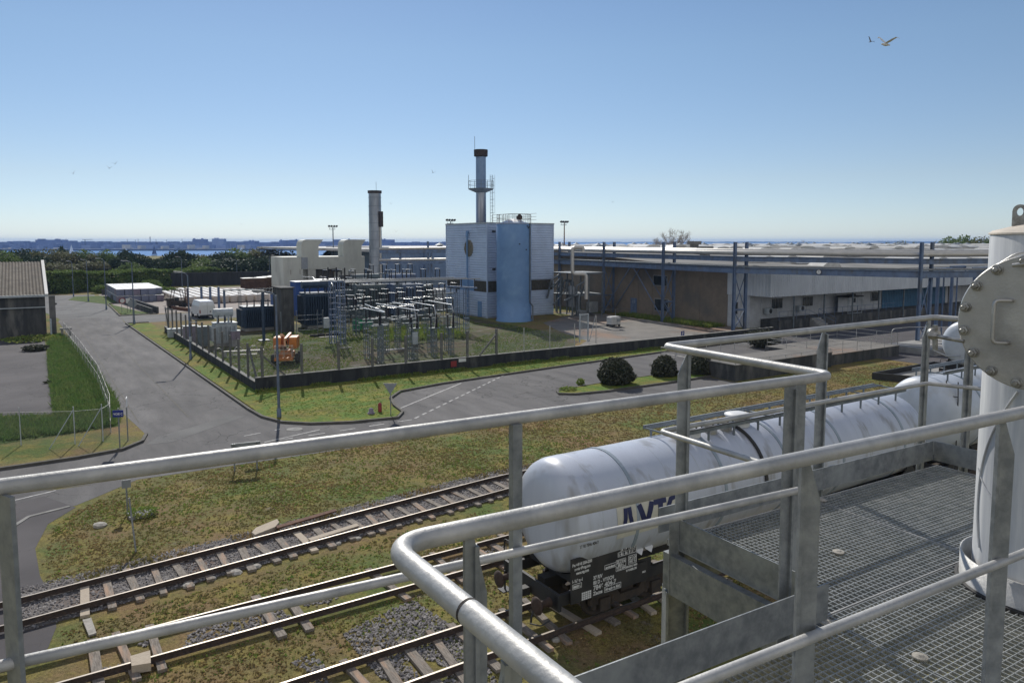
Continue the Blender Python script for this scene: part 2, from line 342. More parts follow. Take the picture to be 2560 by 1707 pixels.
# ---------------------------------------------------------------- grass, ballast, leaf and water materials
def nodes(name):
    m = bpy.data.materials.new(name); m.use_nodes = True; t = m.node_tree
    return m, t.nodes, t.links, t.nodes['Principled BSDF']
def grass_mat(name, green, yellow, brown, bare, s1=.16, s2=.9, lo=.44, hi=.60, fine=9, bumpd=.05, barelo=.62):
    m, N, L, b = nodes(name); co = N.new('ShaderNodeTexCoord')
    def noise(s, d=6, off=0):
        mp = N.new('ShaderNodeMapping'); mp.inputs['Location'].default_value = (off, off * .7, 0); L.new(co.outputs['Object'], mp.inputs[0])
        n = N.new('ShaderNodeTexNoise'); n.inputs['Scale'].default_value = s; n.inputs['Detail'].default_value = d; n.inputs['Roughness'].default_value = .65; L.new(mp.outputs[0], n.inputs['Vector']); return n.outputs[0]
    def ramp(s, a, c):
        r = N.new('ShaderNodeMapRange'); r.inputs[1].default_value = a; r.inputs[2].default_value = c; L.new(s, r.inputs[0]); return r.outputs[0]
    def mix(f, a, c, mode='MIX'):
        x = N.new('ShaderNodeMix'); x.data_type = 'RGBA'; x.blend_type = mode
        if isinstance(f, float): x.inputs[0].default_value = f
        else: L.new(f, x.inputs[0])
        for k, v in ((6, a), (7, c)):
            if isinstance(v, tuple): x.inputs[k].default_value = (*v, 1)
            else: L.new(v, x.inputs[k])
        return x.outputs[2]
    big = noise(s1, 8); mid = noise(s2, 6, 13); fin = noise(fine, 4, 5); fin2 = noise(fine * 3.3, 2, 9)
    c = mix(ramp(big, lo, hi), green, brown)
    c = mix(ramp(mid, .46, .66), c, yellow)
    c = mix(ramp(noise(s2 * .6, 8, 31), barelo, barelo + .08), c, bare)
    v = N.new('ShaderNodeMix'); v.data_type = 'FLOAT'; v.inputs[0].default_value = .5; L.new(fin, v.inputs[2]); L.new(fin2, v.inputs[3])
    rr = N.new('ShaderNodeMapRange'); rr.inputs[1].default_value = .34; rr.inputs[2].default_value = .66; rr.inputs[3].default_value = .42; rr.inputs[4].default_value = 1.5; L.new(v.outputs[0], rr.inputs[0])
    hs = N.new('ShaderNodeHueSaturation'); L.new(c, hs.inputs['Color']); L.new(rr.outputs[0], hs.inputs['Value'])
    L.new(hs.outputs[0], b.inputs['Base Color']); b.inputs['Roughness'].default_value = .95; b.inputs['Specular IOR Level'].default_value = .15
    bp = N.new('ShaderNodeBump'); bp.inputs['Strength'].default_value = .9; bp.inputs['Distance'].default_value = bumpd; L.new(v.outputs[0], bp.inputs['Height']); L.new(bp.outputs[0], b.inputs['Normal'])
    return m
GR = grass_mat('mown_grass', (.11, .15, .04), (.235, .195, .055), (.22, .15, .075), (.20, .165, .12), lo=.40, hi=.58)
GRL = grass_mat('lush_grass', (.07, .12, .03), (.15, .17, .05), (.09, .11, .03), (.07, .10, .03), lo=.5, hi=.7, bumpd=.08, barelo=.8)
GRS = grass_mat('poor_grass', (.055, .085, .03), (.10, .12, .045), (.12, .085, .055), (.17, .15, .125), lo=.42, hi=.58, s1=.12, barelo=.55)
GRV = grass_mat('verge_grass', (.11, .18, .03), (.25, .225, .045), (.20, .15, .05), (.16, .12, .07), lo=.48, hi=.66, s1=.22, barelo=.66)
def blade_mat(name, c1, c2, c3, s=1.2, tr=.35, fs=22):
    m, N, L, b = nodes(name); co = N.new('ShaderNodeTexCoord')
    n = N.new('ShaderNodeTexNoise'); n.inputs['Scale'].default_value = s; n.inputs['Detail'].default_value = 3; L.new(co.outputs['Object'], n.inputs['Vector'])
    wn = N.new('ShaderNodeTexNoise'); wn.inputs['Scale'].default_value = fs; wn.inputs['Detail'].default_value = 1; L.new(co.outputs['Object'], wn.inputs['Vector'])
    r1 = N.new('ShaderNodeMapRange'); r1.inputs[1].default_value = .38; r1.inputs[2].default_value = .62; L.new(n.outputs[0], r1.inputs[0])
    r2 = N.new('ShaderNodeMapRange'); r2.inputs[1].default_value = .35; r2.inputs[2].default_value = .65; L.new(wn.outputs[0], r2.inputs[0])
    x = N.new('ShaderNodeMix'); x.data_type = 'RGBA'; L.new(r1.outputs[0], x.inputs[0]); x.inputs[6].default_value = (*c1, 1); x.inputs[7].default_value = (*c2, 1)
    y = N.new('ShaderNodeMix'); y.data_type = 'RGBA'; L.new(r2.outputs[0], y.inputs[0]); L.new(x.outputs[2], y.inputs[6]); y.inputs[7].default_value = (*c3, 1)
    L.new(y.outputs[2], b.inputs['Base Color']); b.inputs['Roughness'].default_value = .7; b.inputs['Specular IOR Level'].default_value = .25
    tn = N.new('ShaderNodeBsdfTranslucent'); L.new(y.outputs[2], tn.inputs[0]); ms = N.new('ShaderNodeMixShader'); ms.inputs[0].default_value = tr
    L.new(b.outputs[0], ms.inputs[1]); L.new(tn.outputs[0], ms.inputs[2]); L.new(ms.outputs[0], N['Material Output'].inputs[0]); return m
B_GR = blade_mat('grass_blades', (.20, .30, .06), (.34, .31, .10), (.13, .20, .045))
B_DRY = blade_mat('dry_grass_blades', (.25, .23, .08), (.40, .27, .13), (.17, .14, .07), 0.5)
B_LUSH = blade_mat('lush_blades', (.14, .25, .06), (.24, .28, .10), (.08, .14, .045))
L_HEDGE = blade_mat('hedge_leaves', (.17, .25, .065), (.25, .30, .10), (.08, .13, .035), .5, .3, 5)
L_PINE = blade_mat('evergreen_leaves', (.05, .08, .042), (.075, .105, .052), (.032, .05, .03), .3, .12, 3)
L_OLIVE = blade_mat('spring_leaves', (.16, .155, .085), (.19, .21, .09), (.10, .10, .055), .3, .3, 3)
L_GREEN = blade_mat('green_leaves', (.15, .22, .07), (.24, .30, .10), (.07, .11, .035), .3, .3, 3)
L_BUSH = blade_mat('dark_bush_leaves', (.035, .048, .025), (.05, .052, .03), (.11, .11, .08), 3, .08, 20)
m, N, L, b = nodes('ballast_stone'); BALL = m
co = N.new('ShaderNodeTexCoord'); n = N.new('ShaderNodeTexNoise'); n.inputs['Scale'].default_value = 9; n.inputs['Detail'].default_value = 1; L.new(co.outputs['Object'], n.inputs['Vector'])
cr = N.new('ShaderNodeValToRGB'); e = cr.color_ramp.elements; e[0].position = .3; e[0].color = (.10, .095, .10, 1); e[1].position = .7; e[1].color = (.34, .32, .31, 1)
x = cr.color_ramp.elements.new(.5); x.color = (.19, .175, .17, 1); L.new(n.outputs[0], cr.inputs[0]); L.new(cr.outputs[0], b.inputs['Base Color']); b.inputs['Roughness'].default_value = .95
m, N, L, b = nodes('sea_water'); WATER = m
b.inputs['Base Color'].default_value = (.045, .19, .46, 1); b.inputs['Roughness'].default_value = .75; b.inputs['Specular IOR Level'].default_value = .12; b.inputs['IOR'].default_value = 1.33
co = N.new('ShaderNodeTexCoord'); n = N.new('ShaderNodeTexNoise'); n.inputs['Scale'].default_value = .12; n.inputs['Detail'].default_value = 5; L.new(co.outputs['Object'], n.inputs['Vector'])
bp = N.new('ShaderNodeBump'); bp.inputs['Strength'].default_value = .8; bp.inputs['Distance'].default_value = .5; L.new(n.outputs[0], bp.inputs['Height']); L.new(bp.outputs[0], b.inputs['Normal'])
def mesh_mat(name, c, cell=.05, wire=.1, rot=45):        # chain link: real holes through a thin sheet
    m, N, L, b = nodes(name); co = N.new('ShaderNodeTexCoord'); sp = N.new('ShaderNodeSeparateXYZ'); L.new(co.outputs['UV'], sp.inputs[0]); outs = []
    for sgn in (1, -1):
        a = N.new('ShaderNodeMath'); a.operation = 'MULTIPLY_ADD'; L.new(sp.outputs[1], a.inputs[0]); a.inputs[1].default_value = sgn; L.new(sp.outputs[0], a.inputs[2])
        d = N.new('ShaderNodeMath'); d.operation = 'DIVIDE'; L.new(a.outputs[0], d.inputs[0]); d.inputs[1].default_value = cell
        fr = N.new('ShaderNodeMath'); fr.operation = 'FRACT'; L.new(d.outputs[0], fr.inputs[0])
        lt = N.new('ShaderNodeMath'); lt.operation = 'LESS_THAN'; L.new(fr.outputs[0], lt.inputs[0]); lt.inputs[1].default_value = wire; outs.append(lt.outputs[0])
    mx = N.new('ShaderNodeMath'); mx.operation = 'MAXIMUM'; L.new(outs[0], mx.inputs[0]); L.new(outs[1], mx.inputs[1])
    L.new(mx.outputs[0], b.inputs['Alpha']); b.inputs['Base Color'].default_value = (*c, 1); b.inputs['Roughness'].default_value = .5; b.inputs['Metallic'].default_value = .3; return m
LINK = mesh_mat('chain_link', (.33, .35, .36), .07, .10)
LINKD = mesh_mat('chain_link_dull', (.16, .17, .18), .07, .10)
def net(name, m, parent, p, q, z0, z1, o):               # one chain-link panel with its own UVs
    me = bpy.data.meshes.new(name); me.from_pydata([(p[0] - o[0], p[1] - o[1], z0), (q[0] - o[0], q[1] - o[1], z0), (q[0] - o[0], q[1] - o[1], z1), (p[0] - o[0], p[1] - o[1], z1)], [], [(0, 1, 2, 3)])
    Lg = math.hypot(q[0] - p[0], q[1] - p[1]); uvl = me.uv_layers.new(name='uv')
    for i, c in enumerate(((0, 0), (Lg, 0), (Lg, z1 - z0), (0, z1 - z0))): uvl.data[i].uv = c
    return part(name, me, m, parent)

def cracks(m, scale=.32, wid=.012, col_=(.04, .038, .038)):
    t = m.node_tree; N, L = t.nodes, t.links; b = N['Principled BSDF']; src = b.inputs['Base Color'].links[0].from_socket
    co = N.new('ShaderNodeTexCoord'); nz = N.new('ShaderNodeTexNoise'); nz.inputs['Scale'].default_value = .9; nz.inputs['Detail'].default_value = 5; L.new(co.outputs['Object'], nz.inputs['Vector'])
    ad = N.new('ShaderNodeMix'); ad.data_type = 'RGBA'; ad.blend_type = 'LINEAR_LIGHT'; ad.inputs[0].default_value = .9; L.new(co.outputs['Object'], ad.inputs[6]); L.new(nz.outputs['Color'], ad.inputs[7])
    v = N.new('ShaderNodeTexVoronoi'); v.feature = 'DISTANCE_TO_EDGE'; v.inputs['Scale'].default_value = scale; L.new(ad.outputs[2], v.inputs['Vector'])
    r = N.new('ShaderNodeMapRange'); r.inputs[1].default_value = wid; r.inputs[2].default_value = wid * .4; L.new(v.outputs[0], r.inputs[0])
    k = N.new('ShaderNodeTexNoise'); k.inputs['Scale'].default_value = .11; L.new(co.outputs['Object'], k.inputs['Vector']); kr = N.new('ShaderNodeMapRange'); kr.inputs[1].default_value = .48; kr.inputs[2].default_value = .56; L.new(k.outputs[0], kr.inputs[0])
    ml = N.new('ShaderNodeMath'); ml.operation = 'MULTIPLY'; L.new(r.outputs[0], ml.inputs[0]); L.new(kr.outputs[0], ml.inputs[1])
    x = N.new('ShaderNodeMix'); x.data_type = 'RGBA'; L.new(ml.outputs[0], x.inputs[0]); L.new(src, x.inputs[6]); x.inputs[7].default_value = (*col_, 1); L.new(x.outputs[2], b.inputs['Base Color'])
cracks(M_['asphalt']); cracks(M_['asphalt2']); cracks(M_['darkyard'], .5); cracks(M_['yard2'], .22, .01)
# ---------------------------------------------------------------- setting: ground, sea, roads
def flat(name, poly, z, m, zb=None):
    mb = MB()
    if zb is None: mb.sheet(poly, z)
    else: mb.prism(poly, zb, z)
    o = solo(name, mb, m, None, None); o['kind'] = 'structure'; return o
land = MB(); land.prism([(-900, -300), (1500, -300), (1500, 520), (-900, 520)], -9.5, 0.0)
o = solo('ground', land, GR, None, None, site=False); o['kind'] = 'structure'
sea = MB(); ring = [(30000 * math.cos(i * math.pi / 32), 30000 * math.sin(i * math.pi / 32)) for i in range(64)]; sea.sheet(ring, -8.0)
o = solo('sea', sea, WATER, None, None, site=False); o['kind'] = 'structure'

def arc(cx, cy, r, a0, a1, n=8): return [(cx + r * math.cos(R(a0 + (a1 - a0) * i / n)), cy + r * math.sin(R(a0 + (a1 - a0) * i / n))) for i in range(n + 1)]
KA = [(10.3, 160), (10.1, 111.8)]                        # kerb lines, site coordinates
KB = [(9.75, 101.2), (10.64, 44.9), (10.8, 42.5), (11.4, 40.6), (12.6, 39.4), (14.6, 38.5), (17.2, 38.1), (18.0, 39.2), (18.35, 41.2), (19.0, 43.2), (20.4, 44.8), (24.0, 45.7), (35.3, 46.9), (48, 48.1), (66, 49.0)]
KL = [(2.9, 108), (3.4, 92), (4.1, 50), (4.6, 44), (4.75, 41.9), (4.4, 40.5), (3.4, 39.4), (1.5, 39.0), (-1.6, 38.9), (-30, 38.6)]
SOUTH = [(-30, 34.2), (-1.5, 34.3), (.3, 34.8), (3.5, 34.2), (17, 33.7), (30, 33.9), (41.9, 34.6), (41.9, 36)]
flat('road', [(-30, 34.2), (-1.5, 34.3), (.6, 34.7), (3.5, 34.15), (17, 33.6), (30, 33.8), (41.9, 34.6), (41.9, 38.3), (53.6, 38.3), (66, 42), (66, 49)] + KB[::-1][1:] + [(9.75, 103), (10.2, 111.8), (3.2, 111.8)] + KL, .006, M_['asphalt'])
flat('side_road', [(9.75, 101.2), (44, 101.5), (46, 112), (10.2, 111.9)], .008, M_['asphalt2'])
flat('far_road', [(3.2, 111.8), (10.2, 111.8), (10.3, 160), (-6, 166), (-9, 160), (2.0, 150), (1.0, 130)], .006, M_['asphalt2'])
flat('storage_yard', [(11.2, 113), (46, 112), (60, 126), (62, 170), (25, 171), (11, 160)], .010, M_['yard'])
flat('repair_strip', [tuple(uv(*p)[:2]) for p in ((575, 1038), (615, 1040), (430, 1105), (365, 1112), (395, 1092), (500, 1062))], .012, M_['asphalt2'])
flat('grey_lot', [tuple(uv(*p)[:2]) for p in ((-420, 858), (112, 850), (122, 930), (133, 1000), (136, 1036), (-500, 1052))], .008, M_['darkyard'])
flat('road_bend', [(3.6, 34.28), (1.9, 32.7), (1.1, 32.0), (-1.1, 32.15), (-9, 33), (-14, 34.3), (0, 34.6)], .007, M_['asphalt'])
flat('gravel_pavement', [tuple(uv(*p)[:2]) for p in ((-300, 1290), (26, 1262), (110, 1240), (190, 1268), (120, 1310), (88, 1371), (100, 1440), (134, 1500), (141, 1567), (120, 1620), (40, 1660), (-300, 1720))], .008, M_['darkyard'])
flat('dock_yard', [(60, 56), (61, 30), (75, 24), (140, 30), (140, 54.8), (69, 54.8)], .010, M_['darkyard'])
flat('works_slab', [(39, 51.6), (66, 51.4), (69, 58), (66, 82), (62.2, 84), (62, 80), (53, 74), (49.5, 66), (47, 58)], .010, M_['yard2'])
flat('lawn_strip', [(12.7, 50.6), (38, 50.9), (46, 58), (48, 68), (49, 91), (12.7, 88)], .006, GRS)
flat('verge', [(10.9, 45)] + [(10.85, 42.6), (11.45, 40.7), (12.7, 39.5), (14.7, 38.65), (17.1, 38.3), (17.9, 39.3), (18.2, 41.3), (18.9, 43.3), (20.3, 44.95), (24, 45.85), (35.3, 47.05), (48, 48.2), (66, 49.1), (66, 50.2), (12.4, 50.2), (12.3, 100), (9.95, 100.6)], .05, GRV, 0)
flat('lush_bank', [tuple(uv(*p)[:2]) for p in ((118, 838), (160, 838), (225, 900), (296, 1010), (300, 1065), (200, 1080), (0, 1110), (-200, 1130), (-300, 1060), (134, 1042), (130, 1000), (122, 930))], .012, GRL)
flat('green_mound', [(5.6, 148), (10.2, 135), (12.5, 136), (13, 150), (11, 156), (7, 156)], .03, GRL, 0)
flat('entry_strip', [(10.5, 101.5 + 11), (14.8, 112.8), (13.2, 118), (10.7, 134)], .03, GRL, 0)
flat('traffic_island', [(28.8, 38.4), (29.6, 37.7), (32, 37.3), (38, 37.2), (45, 37.4), (50, 37.8), (50, 39.6), (44, 39.9), (36, 39.8), (30.6, 39.4), (29.1, 39.0)], .10, GRV, 0)
# kerbs, each run one object
def kerb(name, pts, m, w_=.16, h=.13, closed=False):
    mb = MB(); P = [Vector((p[0], p[1])) for p in pts]; n = len(P); Lf, Rt = [], []
    for i, p in enumerate(P):
        a = P[i - 1] if (i or closed) else p; b_ = P[(i + 1) % n] if (i < n - 1 or closed) else p
        d = (b_ - a).normalized(); nn = Vector((-d.y, d.x)) * w_ / 2; Lf.append(p + nn); Rt.append(p - nn)
    vs = [(*q, 0) for q in Rt] + [(*q, 0) for q in Lf] + [(*q, h) for q in Rt] + [(*q, h) for q in Lf]; fs = []
    for i in range(n if closed else n - 1):
        j = (i + 1) % n; fs += [(2 * n + i, 2 * n + j, 3 * n + j, 3 * n + i), (i, j, 2 * n + j, 2 * n + i), (n + j, n + i, 3 * n + i, 3 * n + j)]
    if not closed: fs += [(0, 2 * n, 3 * n, n), (n - 1, 2 * n - 1, 4 * n - 1, 3 * n - 1)]
    mb.add(vs, fs); o = solo(name, mb, m, None, None); o['kind'] = 'structure'; return o
kerb('kerb', KB, M_['kerbd']); kerb('kerb', [(9.75, 101.2), (12.3, 101.1)], M_['kerb'])
kerb('kerb', KL[4:], M_['kerbd']); kerb('kerb', [(4.1, 50), (3.4, 92)], M_['kerb'], h=.05)
kerb('kerb', [(10.1, 111.9), (10.5, 134), (12, 136.5), (13.5, 150)], M_['kerbd']); kerb('kerb', [(10.1, 112.2), (14.6, 112.6)], M_['kerb'])
kerb('kerb', [(.9, 32.0), (-.4, 31.6), (-.95, 30.6), (-1.3, 28.5), (-2, 26)], M_['kerb'], h=.03)
kerb('kerb', [(28.8, 38.4), (29.6, 37.7), (32, 37.3), (38, 37.2), (45, 37.4), (50, 37.8), (50, 39.6), (44, 39.9), (36, 39.8), (30.6, 39.4), (29.1, 39.0)], M_['kerbd'], closed=True)
# painted markings
pm = MB()
def line(px0, px1, w_=.12, dash=None):
    a = Vector(uv(*px0)[:2]); b_ = Vector(uv(*px1)[:2]); d = (b_ - a); Lg = d.length; d /= Lg; nn = Vector((-d.y, d.x)) * w_ / 2
    segs = [(0, Lg)] if not dash else [(t, min(Lg, t + dash[0])) for t in np.arange(0, Lg, dash[0] + dash[1])]
    for s0, s1 in segs:
        p, q = a + d * s0, a + d * s1; pm.add([(*(p - nn), .014), (*(q - nn), .014), (*(q + nn), .014), (*(p + nn), .014)], [(0, 1, 2, 3)])
for q_ in (7.3, 4.75):
    jm = MB(); jm.add([(q_ - .035, 45, .0125), (q_ + .035, 45, .0125), (q_ - .35 * (q_ > 6), 111, .0125), (q_ - .07 - .35 * (q_ > 6), 111, .0125)], [(0, 1, 2, 3)]); solo('tarmac_joint', jm, MATS['dark_kerb'], None, None)['kind'] = 'structure'
line((988, 1026), (1153, 958), .12); line((1260, 938), (1035, 1047), .13, (.55, .38)); line((1030, 1049), (700, 1100), .11, (.9, .8))
line((660, 1106), (800, 1074), .11); line((610, 1090), (700, 1073), .1, (.9, .8)); line((5, 1258), (140, 1226), .1)
solo('road_markings', pm, M_['paintw'], None, None)['kind'] = 'structure'
mh = MB(); c = uv(736, 1073); mh.cyl((c[0], c[1], 0.008), (c[0], c[1], .018), .42, n=20)
solo('manhole_cover', mh, M_['kerb'], 'round pale manhole cover in the asphalt beside the grass corner', 'manhole cover')

# ---------------------------------------------------------------- scattered grass tufts and ballast stones
def inside(poly, x, y):
    r = np.zeros(len(x), bool); n = len(poly); j = n - 1
    for i in range(n):
        xi, yi = poly[i]; xj, yj = poly[j]
        if yi != yj: c_ = ((yi > y) != (yj > y)) & (x < (xj - xi) * (y - yi) / (yj - yi) + xi); r ^= c_
        j = i
    return r
def lump(x, y, s, sd):
    rs = np.random.RandomState(sd); v = np.zeros(len(x))
    for k in range(6):
        a = rs.rand() * 6.28; f_ = s * (1 + k * .6); v += np.sin((x * math.cos(a) + y * math.sin(a)) * f_ + rs.rand() * 6) / (1 + k * .4)
    return v / 3
def tufts(name, n, poly, hmin, hmax, m, base=0.0, wid=.035, sd=1, keep=None, blades=3, lean=.5, label=None):
    rs = np.random.RandomState(sd); P = np.array(poly); lo, hi = P.min(0), P.max(0)
    x = lo[0] + rs.rand(n) * (hi[0] - lo[0]); y = lo[1] + rs.rand(n) * (hi[1] - lo[1]); k = inside(poly, x, y)
    if keep is not None: k &= keep(x, y)
    x, y = x[k], y[k]; n = len(x); x = np.repeat(x, blades); y = np.repeat(y, blades); n *= blades
    x = x + rs.randn(n) * .03; y = y + rs.randn(n) * .03
    h = hmin + rs.rand(n) ** 2 * (hmax - hmin); a = rs.rand(n) * 6.283; dx, dy = np.cos(a) * wid * (.5 + rs.rand(n)), np.sin(a) * wid * (.5 + rs.rand(n)); lx, ly = rs.randn(n) * lean * h, rs.randn(n) * lean * h
    b0 = np.full(n, base); v = np.stack([np.stack([x - dx, y - dy, b0], 1), np.stack([x + dx, y + dy, b0], 1), np.stack([x + lx, y + ly, b0 + h], 1)], 1).reshape(-1, 3)
    f = np.arange(n * 3).reshape(-1, 3); return solo(name, np_mesh(name, v, f), m, label, 'grass', kind='stuff')
TR1 = lambda u: 23.05 + np.clip((u + 1) / 17, 0, 1) * 1.85     # centre line of the far track
def offrail(x, y):
    k = np.abs(y - TR1(x)) > 1.55
    return k & (np.abs(y - 19.4) > .9) & (np.abs(y - 15.15) > 1.0)
field = [(.3, 13), (60, 13), (60, 33), (42, 34.3), (17, 33.4), (3.6, 33.9), (1.6, 32.4), (.2, 28), (.8, 24)]
near = [(.6, 12.2), (24, 12.2), (24, 33.6), (3.6, 34.0), (2.1, 32.4), (1.2, 31.6), (.3, 30), (.0, 27)]
rr_ = lambda x: np.random.RandomState(5).randn(len(x))
tufts('grass', 52000, near, .02, .065, B_DRY, sd=2, keep=lambda x, y: offrail(x, y) & (lump(x, y, .9, 3) + .5 * rr_(x) > -.1), label='short dry grass between the railway tracks')
tufts('grass', 26000, near, .02, .08, B_GR, sd=3, keep=lambda x, y: offrail(x, y) & (lump(x, y, .7, 5) + .5 * rr_(x) > .15), label='green grass tufts between the railway tracks')
tufts('grass', 26000, [(24, 17), (60, 17), (60, 33.5), (24, 33.7)], .02, .07, B_DRY, wid=.045, sd=4, keep=lambda x, y: offrail(x, y), label='dry rough grass beside the main road')
bank = [tuple(uv(*p)[:2]) for p in ((118, 838), (160, 838), (225, 900), (296, 1010), (300, 1062), (200, 1080), (0, 1105), (-60, 1112), (-60, 1045), (134, 1042), (130, 1000), (122, 930))]
tufts('tall_grass', 42000, bank, .10, .42, B_LUSH, wid=.035, sd=6, label='tall lush green grass behind the wire fence on the left')
tufts('grass', 22000, [(12.8, 50.8), (38, 51), (48, 62), (49, 80), (13, 84)], .04, .14, B_GR, wid=.05, sd=7, keep=lambda x, y: lump(x, y, .3, 8) > -.15, label='rough grass growing inside the substation fence')
tufts('grass', 7000, [(11.2, 42.5), (17.2, 38.6), (18.4, 43.5), (24, 46.2), (48, 48.6), (48, 50), (12.3, 49.9)], .02, .06, B_GR, base=.05, wid=.04, sd=9, label='green verge grass in front of the concrete fence wall')
tufts('weeds', 2500, [(30, 68), (38, 66), (40, 76), (31, 78)], .3, .9, B_GR, wid=.06, sd=12, label='tall weeds growing under the switchgear')
tufts('weeds', 3500, [(65.8, 59), (68.6, 59), (68.6, 76), (66.6, 76)], .15, .6, B_GR, wid=.08, sd=13, label='dark weeds along the foot of the brown wall')
tufts('weeds', 5000, [(12.3, 49.7), (66, 49.8), (66, 50.15), (12.3, 50.15)], .06, .26, B_GR, base=.05, wid=.05, sd=31, keep=lambda x, y: lump(x, y, .8, 32) > .0, label='weeds along the foot of the dark fence wall')
tufts('weeds', 6000, [(.5, 24.2), (6, 24.7), (16, 26.2), (30, 26.3), (30, 26.8), (16, 26.8), (6, 25.6), (.5, 25.0)], .05, .2, B_DRY, wid=.05, sd=33, keep=lambda x, y: lump(x, y, 1.2, 34) > -.1, label='ragged dry weeds along the ballast edge of the far track')
def stones(name, n, poly, m, smin, smax, sd, keep=None, zb=0.0, label=None):
    rs = np.random.RandomState(sd); P = np.array(poly); lo, hi = P.min(0), P.max(0)
    x = lo[0] + rs.rand(n) * (hi[0] - lo[0]); y = lo[1] + rs.rand(n) * (hi[1] - lo[1]); k = inside(poly, x, y)
    if keep is not None: k &= keep(x, y)
    x, y = x[k], y[k]; n = len(x); s = smin + rs.rand(n) * (smax - smin)
    base = np.array([(1, 0, 0), (0, 1, 0), (-1, 0, 0), (0, -1, 0), (0, 0, .8), (.5, .6, .7)], float)
    V = base[None] * s[:, None, None] * (0.6 + .8 * rs.rand(n, 6, 1)); a = rs.rand(n) * 6.28; c_, s_ = np.cos(a), np.sin(a)
    X = V[:, :, 0] * c_[:, None] - V[:, :, 1] * s_[:, None] + x[:, None]; Y = V[:, :, 0] * s_[:, None] + V[:, :, 1] * c_[:, None] + y[:, None]
    Zz = V[:, :, 2] + zb + rs.rand(n)[:, None] * .03; v = np.stack([X, Y, Zz], 2).reshape(-1, 3)
    f0 = np.array([(0, 5, 4), (0, 1, 5), (1, 4, 5), (1, 2, 4), (2, 3, 4), (3, 0, 4)]); f = (f0[None] + np.arange(n)[:, None, None] * 6).reshape(-1, 3)
    return solo(name, np_mesh(name, v, f), m, label, 'gravel', kind='stuff')
bb_ = MB()
us = [-.9 + i * 1.0 for i in range(60)]; side = lambda o_: [(u, float(TR1(u)) + o_) for u in us]
bed = side(-.95) + side(1.7)[::-1]; bm_ = MB(); bm_.prism(bed, 0.0, .035)
ballbase = mat('ballast_bed', (.17, .155, .145), (.10, .085, .075), 7, .95, 0, .6, 30, stain=(.13, .08, .055), ss=.6)
o = solo('ballast_bed', bm_, ballbase, None, None); o['kind'] = 'structure'
stones('ballast', 26000, side(-1.0)[:26] + side(1.9)[:26][::-1], BALL, .02, .045, 21, keep=lambda x, y: (x < 24), zb=.022, label='grey ballast stones along the far railway track')
stones('ballast', 9000, [(3.6, 12.3), (8.2, 12.3), (8.9, 15.5), (8.6, 18.2), (6.5, 17.6), (4.5, 16.8)], BALL, .022, .055, 22, keep=lambda x, y: lump(x, y, 1.0, 23) > -.15, label='grey ballast patch beside the near railway track')
stones('ballast', 3000, [(.5, 18.9), (13, 18.9), (13, 19.9), (.5, 19.9)], BALL, .02, .05, 24, keep=lambda x, y: lump(x, y, 1.3, 25) > .1, label='sparse ballast between the rails of the middle track')
# ---------------------------------------------------------------- railway tracks
def rail_prof(mb, pts, z0=.08):
    prof = [(-.065, 0), (.065, 0), (.065, .012), (.012, .03), (.012, .11), (.034, .12), (.034, .15), (-.034, .15), (-.034, .12), (-.012, .11), (-.012, .03), (-.065, .012)]
    P = [Vector((p[0], p[1], 0)) for p in pts]; n = len(prof); vs = []
    for i, p in enumerate(P):
        d = (P[min(i + 1, len(P) - 1)] - P[max(i - 1, 0)]).normalized(); s = Vector((-d.y, d.x, 0))
        for a, h in prof: vs.append(p + s * a + Vector((0, 0, z0 + h)))
    fs = []
    for i in range(len(P) - 1):
        for j in range(n): k = (j + 1) % n; fs.append((i * n + j, i * n + k, (i + 1) * n + k, (i + 1) * n + j))
    fs += [tuple(range(n)), tuple(range(len(vs) - 1, len(vs) - n - 1, -1))]; mb.add(vs, fs)
def head(mb, pts, z=.232, w_=.055):
    P = [Vector((p[0], p[1], 0)) for p in pts]; vs = []
    for i, p in enumerate(P):
        d = (P[min(i + 1, len(P) - 1)] - P[max(i - 1, 0)]).normalized(); s = Vector((-d.y, d.x, 0)) * w_ / 2; vs += [p - s + Vector((0, 0, z)), p + s + Vector((0, 0, z))]
    mb.add(vs, [(2 * i, 2 * i + 2, 2 * i + 3, 2 * i + 1) for i in range(len(P) - 1)])
def track(label, cfun, u0, u1, su0, su1, step, lens_, grp, jitter=.06, miss=0.0, sd=1, w_=.215):
    rs = random.Random(sd); t = thing('railway_track', label, 'railway track', (u0, cfun(u0), 0), grp)
    n = int((u1 - u0) / 1.0) + 1; us_ = [u0 + (u1 - u0) * i / n for i in range(n + 1)]
    for s in (-1, 1):
        mb = MB(); rail_prof(mb, [(u, cfun(u) + s * .752) for u in us_]); r = part('rail', mb, M_['rail'], t)
        mb = MB(); head(mb, [(u, cfun(u) + s * .752) for u in us_]); part('rail_head', mb, M_['railtop'], r)
    u = su0; k = 0
    while u < su1 and k < 98:
        if rs.random() >= miss:
            a = rs.gauss(0, jitter); c_ = cfun(u); L_ = lens_ * (.94 + rs.random() * .1); dv = Vector((-math.sin(a), math.cos(a), 0)) * L_ / 2; off = rs.gauss(0, .04)
            mb = MB(); mb.bar(Vector((u, c_ + off, .05)) - dv, Vector((u, c_ + off, .05)) + dv, w_ * (.85 + .3 * rs.random()), .085); part('sleeper', mb, M_['plank'] if rs.random() < .08 else M_['sleeper'], t)
        u += step * (.93 + .14 * rs.random()); k += 1
    return t
track('farthest railway track, curving, with pale sleepers in grey ballast', lambda u: float(TR1(u)), -1.4, 60, .9, 59, .64, 2.35, 'railway tracks across the yard', sd=3)
track('middle railway track half buried in brown and green grass', lambda u: 19.4, -1.4, 60, .9, 45, .68, 2.5, 'railway tracks across the yard', miss=.45, sd=5)
